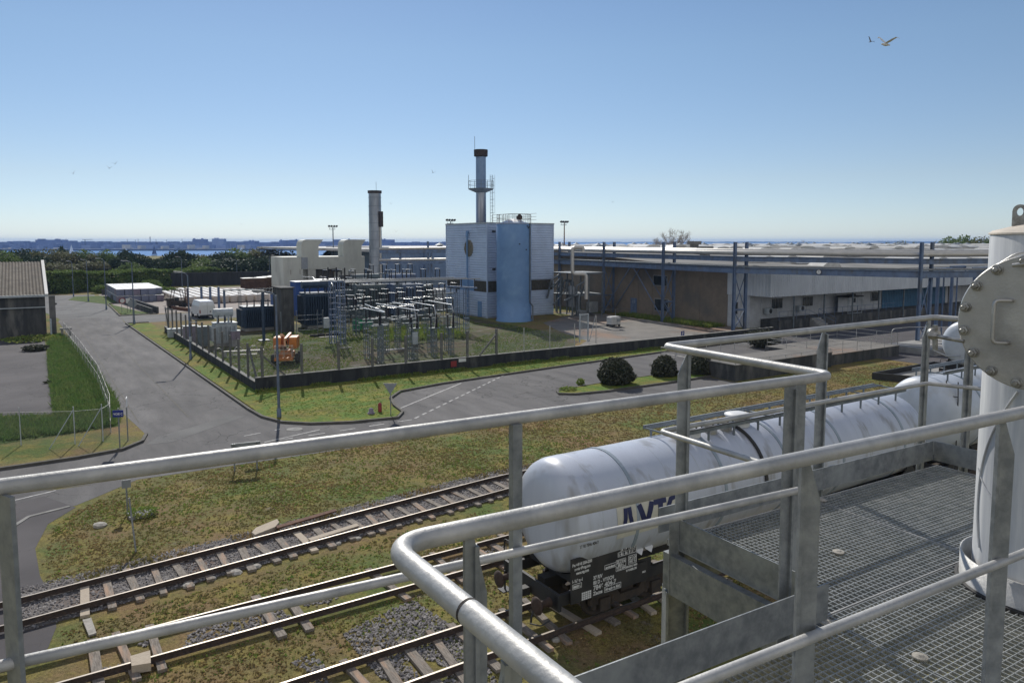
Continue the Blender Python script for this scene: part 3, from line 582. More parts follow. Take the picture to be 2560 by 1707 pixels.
track('nearest railway track, under the white tank wagon', lambda u: 15.15, .5, 60, 3.0, 40, .72, 2.45, 'railway tracks across the yard', miss=.1, sd=8, jitter=.09)
def loose(name, pxs, th_, m, label, cat, zup=.12, w_=None):
    c_ = [uv(*p, .1) for p in pxs]; mb = MB(); mb.prism([(p[0], p[1]) for p in c_], zup, zup + th_); return solo(name, mb, m, label, cat, (c_[0][0], c_[0][1], 0))
loose('timber_baulk', [(630, 1340), (640, 1328), (693, 1306), (698, 1314), (688, 1326), (638, 1346)][::-1], .14, M_['plank'], 'pale broken timber lying across the rail of the far track', 'timber', .10)
loose('plank', [(690, 1324), (838, 1281), (842, 1286), (694, 1330)][::-1], .05, M_['rust'], 'long reddish plank lying along the outside of the far rail', 'plank', .2)
loose('plank', [(770, 1350), (892, 1312), (898, 1318), (778, 1356)][::-1], .05, M_['plank'], 'thin bright plank lying between the rails of the far track', 'plank', .12)
loose('stone_slab', [(206, 1545), (228, 1540), (241, 1578), (222, 1584)][::-1], .05, M_['stone'], 'white slab lying in brown grass between two tracks', 'slab', .02)
loose('timber_block', [(326, 1655), (376, 1640), (378, 1672), (330, 1680)][::-1], .20, M_['plank'], 'pale wooden block bridging the near rail of the middle track', 'timber', .06)
for i, (x, y, s) in enumerate(((471, 1465, .16), (530, 1447, .14), (590, 1433, .17), (641, 1418, .16), (845, 1360, .12), (894, 1347, .13), (250, 1315, .22), (1390, 1600, .12))):
    c_ = uv(x, y); mb = MB(); rs = random.Random(i); prof = [(-.02, s * 1.0), (s * .35, s * (.9 + .2 * rs.random())), (s * .6, s * .5)]
    mb.lathe((c_[0], c_[1], 0), (rs.uniform(-.2, .2), rs.uniform(-.2, .2), 1), prof, n=7, smooth=False)
    solo('rock', mb, M_['stone'], ['pale rock beside the far track, nearest its left end', 'small pale rock, second along the far track', 'rounded pale rock, third along the far track', 'wide pale rock, fourth along the far track', 'small rock near the thin plank', 'rock beside the far track, last before the railing post', 'low pale rock on the grassy mound beside the paved edge', 'small rock lying in the shade under the tank wagon'][i], 'rock', (c_[0], c_[1], 0))

# ---------------------------------------------------------------- tank wagons
def text_into(mb, s, o, ax, ay, size, maxw=None, bold=0.0):
    cu = bpy.data.curves.new('txt', 'FONT'); cu.body = s; cu.size = size; cu.offset = bold; ob = bpy.data.objects.new('txt', cu); col.objects.link(ob)
    me = bpy.data.meshes.new_from_object(ob.evaluated_get(bpy.context.evaluated_depsgraph_get())); o, ax, ay = Vector(o), Vector(ax), Vector(ay)
    wd = max((v.co.x for v in me.vertices), default=1); k = 1.0 if not maxw or wd <= maxw else maxw / wd
    mb.add([o + ax * v.co.x * k + ay * v.co.y for v in me.vertices], [tuple(p.vertices) for p in me.polygons])
    bpy.data.objects.remove(ob); bpy.data.meshes.remove(me); bpy.data.curves.remove(cu); return wd * k
def bogie(t, u, v, zb=.232):
    mb = MB(); fr = MB()
    for s in (-1, 1):
        y = v + s * 1.0; P = [(u - 1.35, .62), (u - 1.1, .78), (u - .5, .78), (u - .32, .52), (u + .32, .52), (u + .5, .78), (u + 1.1, .78), (u + 1.35, .62), (u + 1.35, .46), (u + .95, .42), (u + .6, .40), (u + .35, .30), (u - .35, .30), (u - .6, .40), (u - .95, .42), (u - 1.35, .46)]
        fr.sweep(P[::-1], (0, y - .05, zb), (1, 0, 0), (0, 0, 1), (0, 1, 0), .10)
        for k in (-1, 1):
            fr.box(u + k * .9 - .17, u + k * .9 + .17, y - .13, y + .13, zb + .26, zb + .60)
            for q in (-.3, .3): fr.cyl((u + k * .9 + q, y, zb + .34), (u + k * .9 + q, y, zb + .62), .075, n=10)
    fr.box(u - .22, u + .22, v - .95, v + .95, zb + .45, zb + .80); fr.box(u - 1.35, u + 1.35, v - .12, v + .12, zb + .5, zb + .62)
    b_ = part('bogie', fr, M_['bogie'], t)
    for k in (-1, 1):
        for s in (-1, 1):
            wmb = MB(); wmb.lathe((u + k * .9, v + s * .68, zb + .46), (0, s, 0), [(0, .49), (.03, .49), (.035, .46), (.13, .455), (.135, .36), (.10, .34), (.10, .14), (.16, .12), (.16, .02)], n=28)
            part('wheel', wmb, M_['bogie'], b_)
        ax = MB(); ax.cyl((u + k * .9, v - .9, zb + .46), (u + k * .9, v + .9, zb + .46), .075, n=10); part('axle', ax, M_['bogie'], b_)
def wagon(label, u0, u1, v, zc, r, panel=False, cat_=None, name='tank_wagon', ladder=False, yaw=0.0, tm='tank'):
    t = thing(name, label, 'tank wagon', (u0, v, 0), 'tank wagons standing on the tracks')
    mb = MB(); d = .62; prof = [(0, .02)] + [(d * (1 - math.cos(a)), r * math.sin(a) ** .62) for a in [R(x) for x in range(8, 90, 9)]] + [(d, r)]
    prof = [(-.0, .02), (.02, r * .35), (.07, r * .6), (.15, r * .78), (.27, r * .9), (.42, r * .965), (.62, r)]
    L_ = u1 - u0; full = prof + [(x, r) for x in np.linspace(1.2, L_ - 1.2, 10)] + [(L_ - a, b_) for a, b_ in prof[::-1]]
    mb.lathe((u0, v, zc), (1, 0, 0), full, n=72, caps=False); tk = part('tank', mb, M_[tm], t)
    for x in (2.05, 5.4, 8.2, 11.0, 14.6):
        if x < L_ - .8:
            b_ = MB(); b_.lathe((u0 + x, v, zc), (1, 0, 0), [(0, r - .01), (0, r + .022), (.10, r + .022), (.10, r - .01)], n=72, smooth=False, caps=False); part('band', b_, M_['tankband'], t)
    sm = MB()
    for x in (.95, 3.4, 4.6, 6.6, 9.6, 12.6): 
        if x < L_ - 1: sm.lathe((u0 + x, v, zc), (1, 0, 0), [(0, r + .003), (.012, r + .006), (.024, r + .003)], n=72, smooth=False, caps=False)
    part('seam', sm, M_['tankw'], t)
    # underframe
    f = MB(); zf = 1.16
    for s in (-1, 1):
        f.box(u0 - .25, u0 + 4.6, v + s * 1.12 - .05, v + s * 1.12 + .05, zf - .14, zf + .14); f.box(u1 - 4.6, u1 + .25, v + s * 1.12 - .05, v + s * 1.12 + .05, zf - .14, zf + .14)
    for ux in (u0 - .25, u1 + .17): f.box(ux, ux + .08, v - 1.25, v + 1.25, zf - .22, zf + .20)
    for ux in (u0 + 2.15, u1 - 2.35): f.box(ux, ux + .25, v - 1.1, v + 1.1, zf - .2, zf + .2)
    f.box(u0 + .1, u1 - .1, v - .16, v + .16, zf - .14, zf + .12); part('underframe', f, M_['black'], t)
    for e_, sg in ((u0, 1), (u1, -1)):
        sd_ = MB()                                                    # saddle plates carrying the tank
        for s in (-1, 1):
            pts = []
            for a in range(0, 50, 6): aa = R(205 + a) if s < 0 else R(335 - a); pts.append((math.cos(aa) * (r + .01), math.sin(aa) * (r + .01)))
            P = [(e_ + sg * 2.9, 0), (e_ + sg * .35, 0), (e_ + sg * .35, .25), (e_ + sg * .75, .62), (e_ + sg * 1.0, .95), (e_ + sg * 1.1, .5), (e_ + sg * 1.5, .28), (e_ + sg * 2.9, .28)]
            if sg < 0: P = P[::-1]
            sd_.sweep(P, (0, v + s * 1.14, zf + .14), (1, 0, 0), (0, 0, 1), (0, s, 0), .03)
        for q in (.5, 1.5, 2.5):
            pl = [(-1.1, 0), (1.1, 0), (1.1, .25)] + [(math.sin(R(a)) * (r + .0), zc - zf - .14 - math.cos(R(a)) * r) for a in range(38, -39, -6)] + [(-1.1, .25)]
            sd_.sweep(pl, (e_ + sg * q, v, zf + .14), (0, 1, 0), (0, 0, 1), (1, 0, 0), .03)
        part('saddle', sd_, M_['black'], t)
        for s in (-1, 1):
            bf = MB(); bf.lathe((e_ - sg * .25, v + s * .875, 1.06), (-sg, 0, 0), [(0, .12), (.06, .12), (.06, .09), (.34, .085), (.36, .09), (.36, .21), (.385, .225), (.42, .22), (.435, .12), (.44, .01)], n=28)
            part('buffer', bf, M_['buffer'], t)
        cp = MB(); cp.path([(e_ - sg * .3, v, 1.05), (e_ - sg * .55, v, .98), (e_ - sg * .58, v, .6)], .035, 8, .08); cp.path([(e_ - sg * .28, v + .35, .9), (e_ - sg * .5, v + .38, .55), (e_ - sg * .45, v + .3, .3), (e_ - sg * .35, v + .25, .55)], .028, 8, .12); cp.path([(e_ - sg * .28, v - .35, .9), (e_ - sg * .48, v - .4, .5), (e_ - sg * .42, v - .3, .32)], .028, 8, .12)
        cp.box(e_ - sg * .42 - .12, e_ - sg * .42 + .12, v - .1, v + .1, .95, 1.15); part('coupling', cp, M_['black'], t)
        hr = MB()
        hr.path([(e_ - sg * .3, v + 1.15, 1.3), (e_ - sg * .3, v + 1.15, 2.0), (e_ - sg * .3, v + .75, 2.0), (e_ - sg * .3, v + .75, 1.3)], .018, 8, .08); part('handrail', hr, M_['black'], t); hr = MB()
        hr.path([(e_ - sg * .45, v - 1.15, .75), (e_ - sg * .75, v - 1.2, .72), (e_ - sg * .9, v - .95, .72)], .018, 8, .08); part('handrail', hr, M_['black'], t)
        st = MB(); st.box(e_ - sg * .28 - .15, e_ - sg * .28 + .15, v + 1.0, v + 1.3, .55, .58); st.bar((e_ - sg * .28, v + 1.15, .56), (e_ - sg * .28, v + 1.15, 1.1), .04); part('step', st, M_['black'], t)
        bogie(t, e_ + sg * 2.25, v)
    return t, tk, r
# the near wagon
W0, W1, WV, WZ, WR = 10.75, 27.3, 15.2, 2.86, 1.50
t, tk, r = wagon('white tank wagon nearest the railing, with black data panel and hatch platform', W0, W1, WV, WZ, WR)
# black data panel and its lettering on the side facing the platform
py = WV - 1.27
pb = MB(); pb.box(10.85, 13.0, py - .02, py + .02, 1.05, 2.2); pb.box(13.0, 13.4, py - .02, py + .02, 1.05, 1.55)
panel = part('data_panel', pb, M_['black'], t)
lt = MB(); yy = py - .024; ax_, az_ = (1, 0, 0), (0, 0, 1)
def TX(s, u, z, h, mw=None): return text_into(lt, s, (u - 1.5, yy, z + .08), ax_, az_, h, mw, .0055)
TX('Fax +49 40 2354-2330', 12.38, 1.93, .105, .62); TX('service@vtg.com', 12.45, 1.82, .10, .5); TX('www.vtg.com', 12.5, 1.71, .10, .4)
TX('I- 16.3 m -I', 12.38, 1.52, .11, .32); TX('88000 L', 12.41, 1.38, .085, .24)
TX('37 RIV', 13.05, 1.44, .13, .3); TX('80 D - VTGCH', 13.05, 1.31, .13, .68); TX('7846 404-7', 13.05, 1.16, .17, .76); TX('Zacns', 13.05, 1.03, .13, .3)
TX('Maschen Rbf.', 13.45, 1.04, .105, .5)
TX('A    B    C    D', 13.98, 1.97, .09, .5); TX('S  48.1  48.1  56.1  66.1', 13.88, 1.86, .09, .62)
TX('23 260 kg', 13.82, 1.68, .09, .3); TX('undesized', 13.45, 1.63, .08, .33); TX('20.0 t', 13.86, 1.585, .08, .22); TX('21.2 kN', 13.84, 1.49, .085, .27)
TX('DB   CM', 14.24, 1.69, .085, .26); TX('100  60.1', 14.24, 1.59, .08, .26); TX('AMMONIAKLÖSUNG', 14.13, 1.47, .075, .4); TX('IN WASSER, 28%', 14.15, 1.375, .075, .37); TX('NC1', 14.72, 1.2, .06)
def frame(u0_, u1_, z0_, z1_, w_=.012, nx=1, nz=1):
    u0_ -= 1.5; u1_ -= 1.5; z0_ += .08; z1_ += .08
    for i in range(nx + 1): x = u0_ + (u1_ - u0_) * i / nx; lt.box(x - w_ / 2, x + w_ / 2, yy - .003, yy + .001, z0_, z1_)
    for i in range(nz + 1): z = z0_ + (z1_ - z0_) * i / nz; lt.box(u0_, u1_, yy - .0032, yy + .001, z - w_ / 2, z + w_ / 2)
frame(13.42, 13.97, 1.01, 1.15); frame(13.96, 14.5, 1.95, 2.07, nx=4); frame(13.86, 14.5, 1.84, 1.95, nx=5); frame(13.8, 14.13, 1.47, 1.76, nz=3); frame(13.42, 13.8, 1.61, 1.72); frame(14.22, 14.5, 1.56, 1.78, nx=2, nz=2); frame(12.39, 12.67, 1.355, 1.475)
part('lettering', lt, M_['lettering'], panel)
gp = MB(); gp.box(11.18, 11.48, yy - .004, yy, 1.08, 1.28); g = part('white_grid_plate', gp, M_['signwhite'], panel)
gl = MB()
for i in range(1, 5): gl.box(11.18 + i * .06 - .004, 11.18 + i * .06 + .004, yy - .006, yy - .0045, 1.08, 1.28)
for i in range(1, 4): gl.box(11.18, 11.48, yy - .0065, yy - .005, 1.08 + i * .05 - .004, 1.08 + i * .05 + .004)
part('lettering', gl, M_['black'], panel)
# curved plate with the logo on the tank side
def on_tank(u, a, k=.02): return Vector((u, WV - math.cos(a) * (WR + k), WZ + math.sin(a) * (WR + k)))
def curved(mb, poly_u0, poly_u1, a0, a1, k, n=8):
    vs = []
    for i in range(n + 1):
        a = a0 + (a1 - a0) * i / n; vs += [on_tank(poly_u0, a, k), on_tank(poly_u1, a, k)]
    mb.add(vs, [(2 * i, 2 * i + 1, 2 * i + 3, 2 * i + 2) for i in range(n)])
cp = MB(); curved(cp, 12.15, 14.55, R(-14), R(18), .012); plate = part('logo_plate', cp, M_['cream_plate'], t)
lg = MB(); z0g = WZ - .43
def lpoly(P, u0_, w_, h_, zb_):
    vs = []
    for a, b_ in P:
        ang = R(-7) + (b_) * R(22); vs.append(on_tank(u0_ + a * w_, ang, .024))
    lg.add(vs, [tuple(range(len(vs)))])
def stroke(P, w_, u0_, wd):
    u0_ -= 1.86; wd *= .93
    Q = [Vector(a).lerp(Vector(b), k / 5) for a, b in zip(P[:-1], P[1:]) for k in range(5)] + [Vector(P[-1])]; Lh, Rh = [], []
    for i, p in enumerate(Q):
        d = (Q[min(i + 1, len(Q) - 1)] - Q[max(i - 1, 0)]); d = Vector((d.x * wd, d.y * .68)).normalized(); n_ = Vector((-d.y / wd, d.x / .68)) * w_ / 2; Lh.append(p + n_); Rh.append(p - n_)
    for i in range(len(Q) - 1): lpoly([Rh[i], Rh[i + 1], Lh[i + 1], Lh[i]], u0_, wd, 1, 0)
stroke([(0, .02), (.12, .12), (.2, .3), (.26, .55), (.3, 1.0)], .13, 14.12, .62)
stroke([(.52, 1.0), (.54, .6), (.62, .3), (.72, .12), (.86, .02)], .13, 14.12, .62)
stroke([(.02, 1), (.40, 0)], .17, 14.74, .60); stroke([(.42, 0), (.84, 1)], .17, 14.74, .60)
stroke([(0, .92), (1, .92)], .16, 15.27, .48); stroke([(.52, .9), (.44, 0)], .17, 15.27, .48)
stroke([(.95, .8), (.7, .96), (.35, .9), (.12, .6), (.12, .3), (.4, .06), (.75, .08), (.92, .3), (.92, .48), (.55, .48)], .15, 15.72, .5)
part('logo', lg, M_['logo'], plate)
nm = MB(); text_into(nm, '37 80 7846 404-7', on_tank(10.95, R(-12), .03), (1, 0, 0), (0, math.sin(R(14)) * 1, math.cos(R(14))), .10, .6, .002); part('running_number', nm, M_['black'], tk)
# hazard placards
hp = MB(); s_ = .15
for u in (13.25, 13.6):
    c_ = on_tank(u, R(-42), .02); az = Vector((0, -math.sin(R(42)) * -1, math.cos(R(42)))); hp.add([c_ + Vector((s_, 0, 0)), c_ + az * s_, c_ - Vector((s_, 0, 0)), c_ - az * s_], [(0, 1, 2, 3)])
part('hazard_placard', hp, M_['signwhite'], tk)
# hatch platform, hoses and black filler pipe on the crown
zt = WZ + WR
def catwalk(t, ua, ub, v, zt, hatches=True):
    cw = MB(); zc_ = zt + .14
    for s in (-1, 1): cw.box(ua, ub, v + s * .62 - .03, v + s * .62 + .03, zc_, zc_ + .10)
    for x in np.arange(ua, ub + .01, (ub - ua) / 4): cw.box(x - .02, x + .02, v - .59, v + .59, zc_ + .02, zc_ + .06)
    for x in np.arange(ua + .3, ub, 1.1):
        for s in (-1, 1): cw.box(x - .03, x + .03, v + s * .62 - .02, v + s * .62 + .02, zt - .22, zc_)
    c_ = part('catwalk', cw, M_['galvd'], t)
    gr = MB()
    for x in np.arange(ua + .05, ub, .045): gr.box(x - .004, x + .004, v + .25, v + .59, zc_ + .07, zc_ + .09)
    for y in (v + .3, v + .42, v + .54): gr.box(ua, ub, y - .004, y + .004, zc_ + .065, zc_ + .07)
    part('walkway_grating', gr, M_['galvd'], c_)
    rl = MB(); rl.path([(ua, v - .66, zc_ + .12), (ub, v - .66, zc_ + .12)], .015, 6); part('toe_rail', rl, M_['black'], c_)
catwalk(t, 15.0, 19.3, WV, zt); catwalk(t, 19.35, 26.9, WV, zt)
for u in (15.55, 16.15, 16.85, 17.5):
    h = MB(); h.lathe((u, WV - .28, zt - .06), (0, 0, 1), [(0, .2), (.26, .2), (.26, .26), (.30, .26), (.30, .18), (.34, .12)], n=18); hh = part('hatch', h, M_['signwhite'] if u < 16.5 else M_['steel'], t)
    b_ = MB()
    for k in range(6): a = k * math.pi / 3; b_.cyl((u + .22 * math.cos(a), WV - .28 + .22 * math.sin(a), zt + .2), (u + .22 * math.cos(a), WV - .28 + .22 * math.sin(a), zt + .3), .028, n=6)
    part('bolts', b_, M_['black'], hh)
h = MB(); h.lathe((18.3, WV - .1, zt - .05), (0, 0, 1), [(0, .36), (.3, .36), (.3, .42), (.35, .42), (.40, .24), (.41, .02)], n=26); mn = part('manway', h, M_['signwhite'], t)
b_ = MB()
for k in range(6): a = k * math.pi / 3 + .3; b_.bar((18.3 + .2 * math.cos(a), WV - .1 + .2 * math.sin(a), zt + .24), (18.3 + .42 * math.cos(a), WV - .1 + .42 * math.sin(a), zt + .26), .03)
part('clamp', b_, M_['black'], mn)
fp = MB(); fp.path([on_tank(17.9, a, .05) for a in [R(x) for x in range(80, -16, -8)]], .05, 10); part('hose', fp, M_['black'], t, 'black hose strapped down over the tank')
# second and third wagons
t2, tk2, _ = wagon('larger white tank wagon with a ladder at its end, second on the near track', 29.3, 45.5, 15.4, 3.05, 1.58, tm='tankw')
ld = MB()
for s in (-.22, .22): ld.path([(29.75, 15.4 - 1.12 + s, 1.2), (29.7, 15.4 - 1.12 + s, 3.9), (30.1, 15.4 - .9 + s, 4.55)], .022, 8, .25)
for z in np.arange(1.4, 4.3, .33): ld.cyl((29.72, 15.4 - 1.34, z), (29.72, 15.4 - .9, z), .016, n=8)
part('ladder', ld, M_['black'], t2)
catwalk(t2, 30.0, 45, 15.4, 4.63)
pl = MB(); pl.add([(31.6, 15.4 - 1.62, 3.0), (31.9, 15.4 - 1.62, 3.0), (31.9, 15.4 - 1.58, 3.4), (31.6, 15.4 - 1.58, 3.4)], [(0, 1, 2, 3)]); part('orange_placard', pl, M_['orangep'], tk2)
wagon('white tank wagon standing beyond the low basin on the far track', 52.3, 66, 24.75, 3.15, 1.52, tm='tankw')
# ---------------------------------------------------------------- blue plant building, its silo and its stack
def bbox_part(name, t, m, *b, bev=None):
    mb = MB(); (mb.bb(*b, bev) if bev else mb.box(*b)); return part(name, mb, m, t)
U0, U1, V0, V1, BT = 50.0, 60.6, 82.3, 93.4, 12.35
t = thing('plant_building', 'tall pale blue ribbed plant building with a round louvre, between transformer yard and factory', 'building', (U0, V0, 0))
mb = MB(); mb.box(U0 + .06, U1 - .06, V0 + .06, V1, 0, BT - .05); part('core', mb, M_['blueclad'], t)
wl = MB()
for z0, z1 in ((0.1, 3.4), (4.85, BT)):
    wl.siding((U0, V1), (U0, V0), z0, z1, .32, .05, (-1, 0)); wl.siding((U0, V0), (U1, V0), z0, z1, .32, .05, (0, -1))
for cx, cy in ((U0, V0), (U0, V1), (U1, V0)): wl.box(cx - .08, cx + .08, cy - .08, cy + .08, 0, BT)
part('cladding', wl, M_['blueclad'], t)
bd = MB(); bd.box(U0 - .02, U0 + .05, V0 + 3.4, V0 + 7.2, 3.4, 4.85); part('band_panel', bd, M_['silo'], t)
gl = MB()
def louvre_u(u, a, b, z0, z1):
    gl.box(u - .03, u + .02, a, b, z0, z1)
    for y in np.arange(a + .1, b, .28): gl.box(u - .07, u - .03, y, y + .05, z0, z1)
louvre_u(U0, V0 + .05, V0 + 3.3, 3.42, 4.83); louvre_u(U0, V0 + 7.2, V1 - .2, 3.42, 4.83)
gl.box(U0, U1, V0 - .02, V0 + .03, 3.42, 4.83)
for x in np.arange(U0 + .1, U1, .28): gl.box(x, x + .05, V0 - .06, V0 - .02, 3.42, 4.83)
part('louvre', gl, M_['grille'], t)
rg = MB(); rg.lathe((U0 - .02, V0 + 4.65, 9.1), (-1, 0, 0), [(0, 1.12), (.1, 1.12), (.1, .01)], n=40, smooth=False)
for i in range(-7, 8):
    y = i * .15; h = math.sqrt(max(0, 1.08 ** 2 - y * y)); rg.box(U0 - .17, U0 - .12, V0 + 4.65 + y - .03, V0 + 4.65 + y + .03, 9.1 - h, 9.1 + h)
part('round_louvre', rg, mat('tan_louvre', (.26, .24, .19), (.18, .165, .13), 3, .7), t)
rf = MB(); rf.box(U0 - .12, U1 + .12, V0 - .12, V0 + .02, BT - .03, BT + .14); rf.box(U0 - .12, U0 + .02, V0 + .02, V1 + .1, BT - .03, BT + .14); rf.box(U1 - .02, U1 + .12, V0 + .02, V1 + .1, BT - .03, BT + .14); part('parapet', rf, M_['lightgrey'], t)
dr = MB(); dr.box(U0 - .11, U0, V0 + 1.35, V0 + 2.3, .1, 2.1); part('door', dr, M_['silo'], t)
wp = MB(); wp.path([(U0 - .3, V0 + 4.7, 0), (U0 - .3, V0 + 4.7, 11.0)], .12, 10); wp.path([(U0 - .3, V0 + 4.7, 10.7), (U0 - .3, V0 + 4.7, 11.25), (U0 - .1, V0 + 4.7, 11.3)], .2, 10); part('vent_pipe', wp, M_['silo'], t)
for (y, z) in ((V0 - .12, 6.3), (V0 - .12, 11.2)):
    f = MB(); f.box(U0 + .7, U0 + 1.05, y - .3, y, z, z + .22); part('wall_lamp', f, M_['black'], t)
# silo
scu, scv = uv(1292, 806)[:2]; scu += .95; scv += 2.1
t = thing('silo', 'sky blue cylindrical silo with a railed roof, touching the ribbed building', 'silo', (scu, scv, 0))
mb = MB(); mb.lathe((scu, scv, 0), (0, 0, 1), [(0, 2.3), (.12, 2.3), (.13, 2.2)] + [(z, 2.2) for z in (3, 6, 9, 12.15)] + [(12.25, 2.12), (12.6, .8), (12.7, .02)], n=56, caps=False); part('shell', mb, M_['silo'], t)
rl = MB()
for z in (12.85, 13.35): rl.path([(scu + 2.15 * math.cos(a), scv + 2.15 * math.sin(a), z) for a in [i * math.pi / 18 for i in range(37)]], .022, 6)
for i in range(18): a = i * math.pi / 9; rl.cyl((scu + 2.15 * math.cos(a), scv + 2.15 * math.sin(a), 12.15), (scu + 2.15 * math.cos(a), scv + 2.15 * math.sin(a), 13.35), .022, n=6)
part('guard_rail', rl, M_['rust'], t)
dk = MB(); dk.lathe((scu, scv, 12.22), (0, 0, 1), [(0, 2.25), (.06, 2.25), (.07, 1.7), (.5, .9), (.62, .05)], n=40); part('roof', dk, M_['signwhite'], t)
wn = MB(); wn.bb(scu + .0, scu + .7, scv - .9, scv - .5, 12.8, 13.2, .04); wn.cyl((scu + .1, scv - .7, 12.3), (scu + .5, scv - .7, 12.9), .12); wn.cyl((scu + .45, scv - .9, 13.05), (scu + .45, scv - .5, 13.3), .2); part('roof_fan', wn, M_['bogie'], t)
dp = MB(); a_ = R(-62); x_, y_ = scu + 2.3 * math.cos(a_), scv + 2.3 * math.sin(a_)
dp.path([(x_, y_, 12.3), (x_, y_, 2.4), (x_ + .5, y_ + .1, 1.9), (x_ + .5, y_ + .1, .0)], .085, 8, .15); part('drain_pipe', dp, M_['galvd'], t)
spk = MB()
for an, z in ((-75, 11.9), (-70, 11.7), (-66, 11.85), (-105, 9.7), (-80, 9.0)): spk.cyl((scu + 2.17 * math.cos(R(an)), scv + 2.17 * math.sin(R(an)), z), (scu + 2.27 * math.cos(R(an)), scv + 2.27 * math.sin(R(an)), z), .09, n=8)
part('port', spk, M_['black'], t)
# stack on the roof
cu_, cv_ = 53.4, 89.5; Yc = S(cu_, cv_).y
ztop, zpl, zcap = HT(Yc, 375), HT(Yc, 472), HT(Yc, 391)
t = thing('chimney', 'steel chimney with a dark cap and a round railed platform, rising from the blue building', 'chimney', (cu_, cv_, BT))
mb = MB(); mb.lathe((cu_, cv_, BT - .05), (0, 0, 1), [(0, .95), (.15, .95), (.2, .72), (zpl - BT, .70)], n=32, caps=False); part('lower_shaft', mb, M_['stack'], t)
mb = MB(); mb.lathe((cu_, cv_, zpl), (0, 0, 1), [(0, .705), (zcap - zpl, .70)], n=32, caps=False); part('upper_shaft', mb, M_['stackblue'], t)
mb = MB(); mb.lathe((cu_, cv_, zcap), (0, 0, 1), [(-.1, .72), (0, .95), (ztop - zcap, .97), (ztop - zcap, .7), (ztop - zcap - .3, .6)], n=32, smooth=False); part('cap', mb, M_['sootcap'], t)
mb = MB(); mb.lathe((cu_, cv_, zpl), (0, 0, 1), [(-.55, .72), (-.12, 1.72), (0, 1.78), (.02, .72)], n=20, smooth=False, caps=False); pf = part('platform', mb, M_['galvd'], t)
rl = MB()
for z in (.5, 1.05): rl.path([(cu_ + 1.74 * math.cos(i * .3142), cv_ + 1.74 * math.sin(i * .3142), zpl + z) for i in range(21)], .025, 6)
for i in range(12): a = i * math.pi / 6; rl.cyl((cu_ + 1.74 * math.cos(a), cv_ + 1.74 * math.sin(a), zpl), (cu_ + 1.74 * math.cos(a), cv_ + 1.74 * math.sin(a), zpl + 1.05), .025, n=6)
rl.cyl((cu_ - 1.4, cv_ + 1.0, zpl), (cu_ - 1.4, cv_ + 1.0, zpl + 1.9), .03, n=6); part('guard_rail', rl, M_['galvd'], pf)
ld = MB(); lx, ly = cu_ + 1.05, cv_ - .75
for s in (0, .42): ld.cyl((lx + s, ly, BT), (lx + s, ly, zpl + 1.9), .028, n=6)
for z in np.arange(BT + .3, zpl + 1.8, .45): ld.cyl((lx, ly, z), (lx + .42, ly, z), .018, n=6)
for z in np.arange(BT + 1.6, zpl + 2, .95): ld.path([(lx, ly, z), (lx - .05, ly - .5, z), (lx + .47, ly - .5, z), (lx + .42, ly, z)], .016, 6, .2)
for s in (-.02, .44): ld.cyl((lx + s, ly - .5, BT + 1.6), (lx + s, ly - .5, zpl + 1.9), .016, n=6)
part('caged_ladder', ld, M_['galvd'], t)
ar = MB(); ar.cyl((cu_ - .8, cv_ + .3, ztop - .3), (cu_ - .8, cv_ + .3, ztop + 1.8), .03, n=6); part('lightning_rod', ar, M_['galvd'], t)
t = thing('roof_walkway', 'railed walkway on the blue building roof between chimney and silo', 'walkway', (55, 84, BT))
rl = MB()
for z in (.45, .85, 1.25): rl.path([(54.6, 88.5, BT + .1 + z), (54.6, 83.2, BT + .1 + z), (56.6, 82.6, BT + .1 + z), (56.8, 80.9, BT + .1 + z)], .022, 6)
for p in ((54.6, 88.5), (54.6, 86.7), (54.6, 85), (54.6, 83.2), (55.6, 82.9), (56.6, 82.6)): rl.cyl((*p, BT + .1), (*p, BT + 1.35), .025, n=6)
part('guard_rail', rl, M_['rust'], t); fl = MB(); fl.box(54.4, 55.4, 82.9, 88.6, BT + .145, BT + .2); part('deck', fl, M_['galvd'], t)
# second stack beside the cream plant
p = XW(941, 745, 137); c_ = I(p); zt_ = HT(137, 477); CH = (c_[0], c_[1])
t = thing('chimney', 'plain grey metal chimney standing beside the cream plant building', 'chimney', (*CH, 0))
mb = MB(); mb.lathe((*CH, 0), (0, 0, 1), [(0, 1.35), (3, 1.2), (zt_ - .5, 1.12)], n=36, caps=False); part('shaft', mb, M_['stack'], t)
mb = MB()
for z in np.arange(2.5, zt_ - 1, 1.55): mb.lathe((*CH, z), (0, 0, 1), [(0, 1.14), (0, 1.19), (.06, 1.19), (.06, 1.14)], n=36, smooth=False, caps=False)
part('joint_ring', mb, M_['galvd'], t)
mb = MB(); mb.lathe((*CH, zt_ - .5), (0, 0, 1), [(0, 1.15), (.02, 1.26), (.5, 1.28), (.5, 1.0), (.1, .9)], n=36, smooth=False); part('cap', mb, M_['sootcap'], t)
mb = MB(); mb.cyl((CH[0] + .5, CH[1] - 1.15, 0), (CH[0] + .5, CH[1] - 1.15, zt_ - 6.2), .16, n=10); part('side_pipe', mb, M_['pipew'], t)
mb = MB(); mb.box(CH[0] + .3, CH[0] + .95, CH[1] - 1.5, CH[1] - 1.0, zt_ - 6.6, zt_ - 3.8); part('side_box', mb, M_['sootcap'], t)
mb = MB(); mb.cyl((CH[0] + .3, CH[1], zt_ - .1), (CH[0] + .3, CH[1], zt_ + 1.6), .03, n=6); part('lightning_rod', mb, M_['galvd'], t)

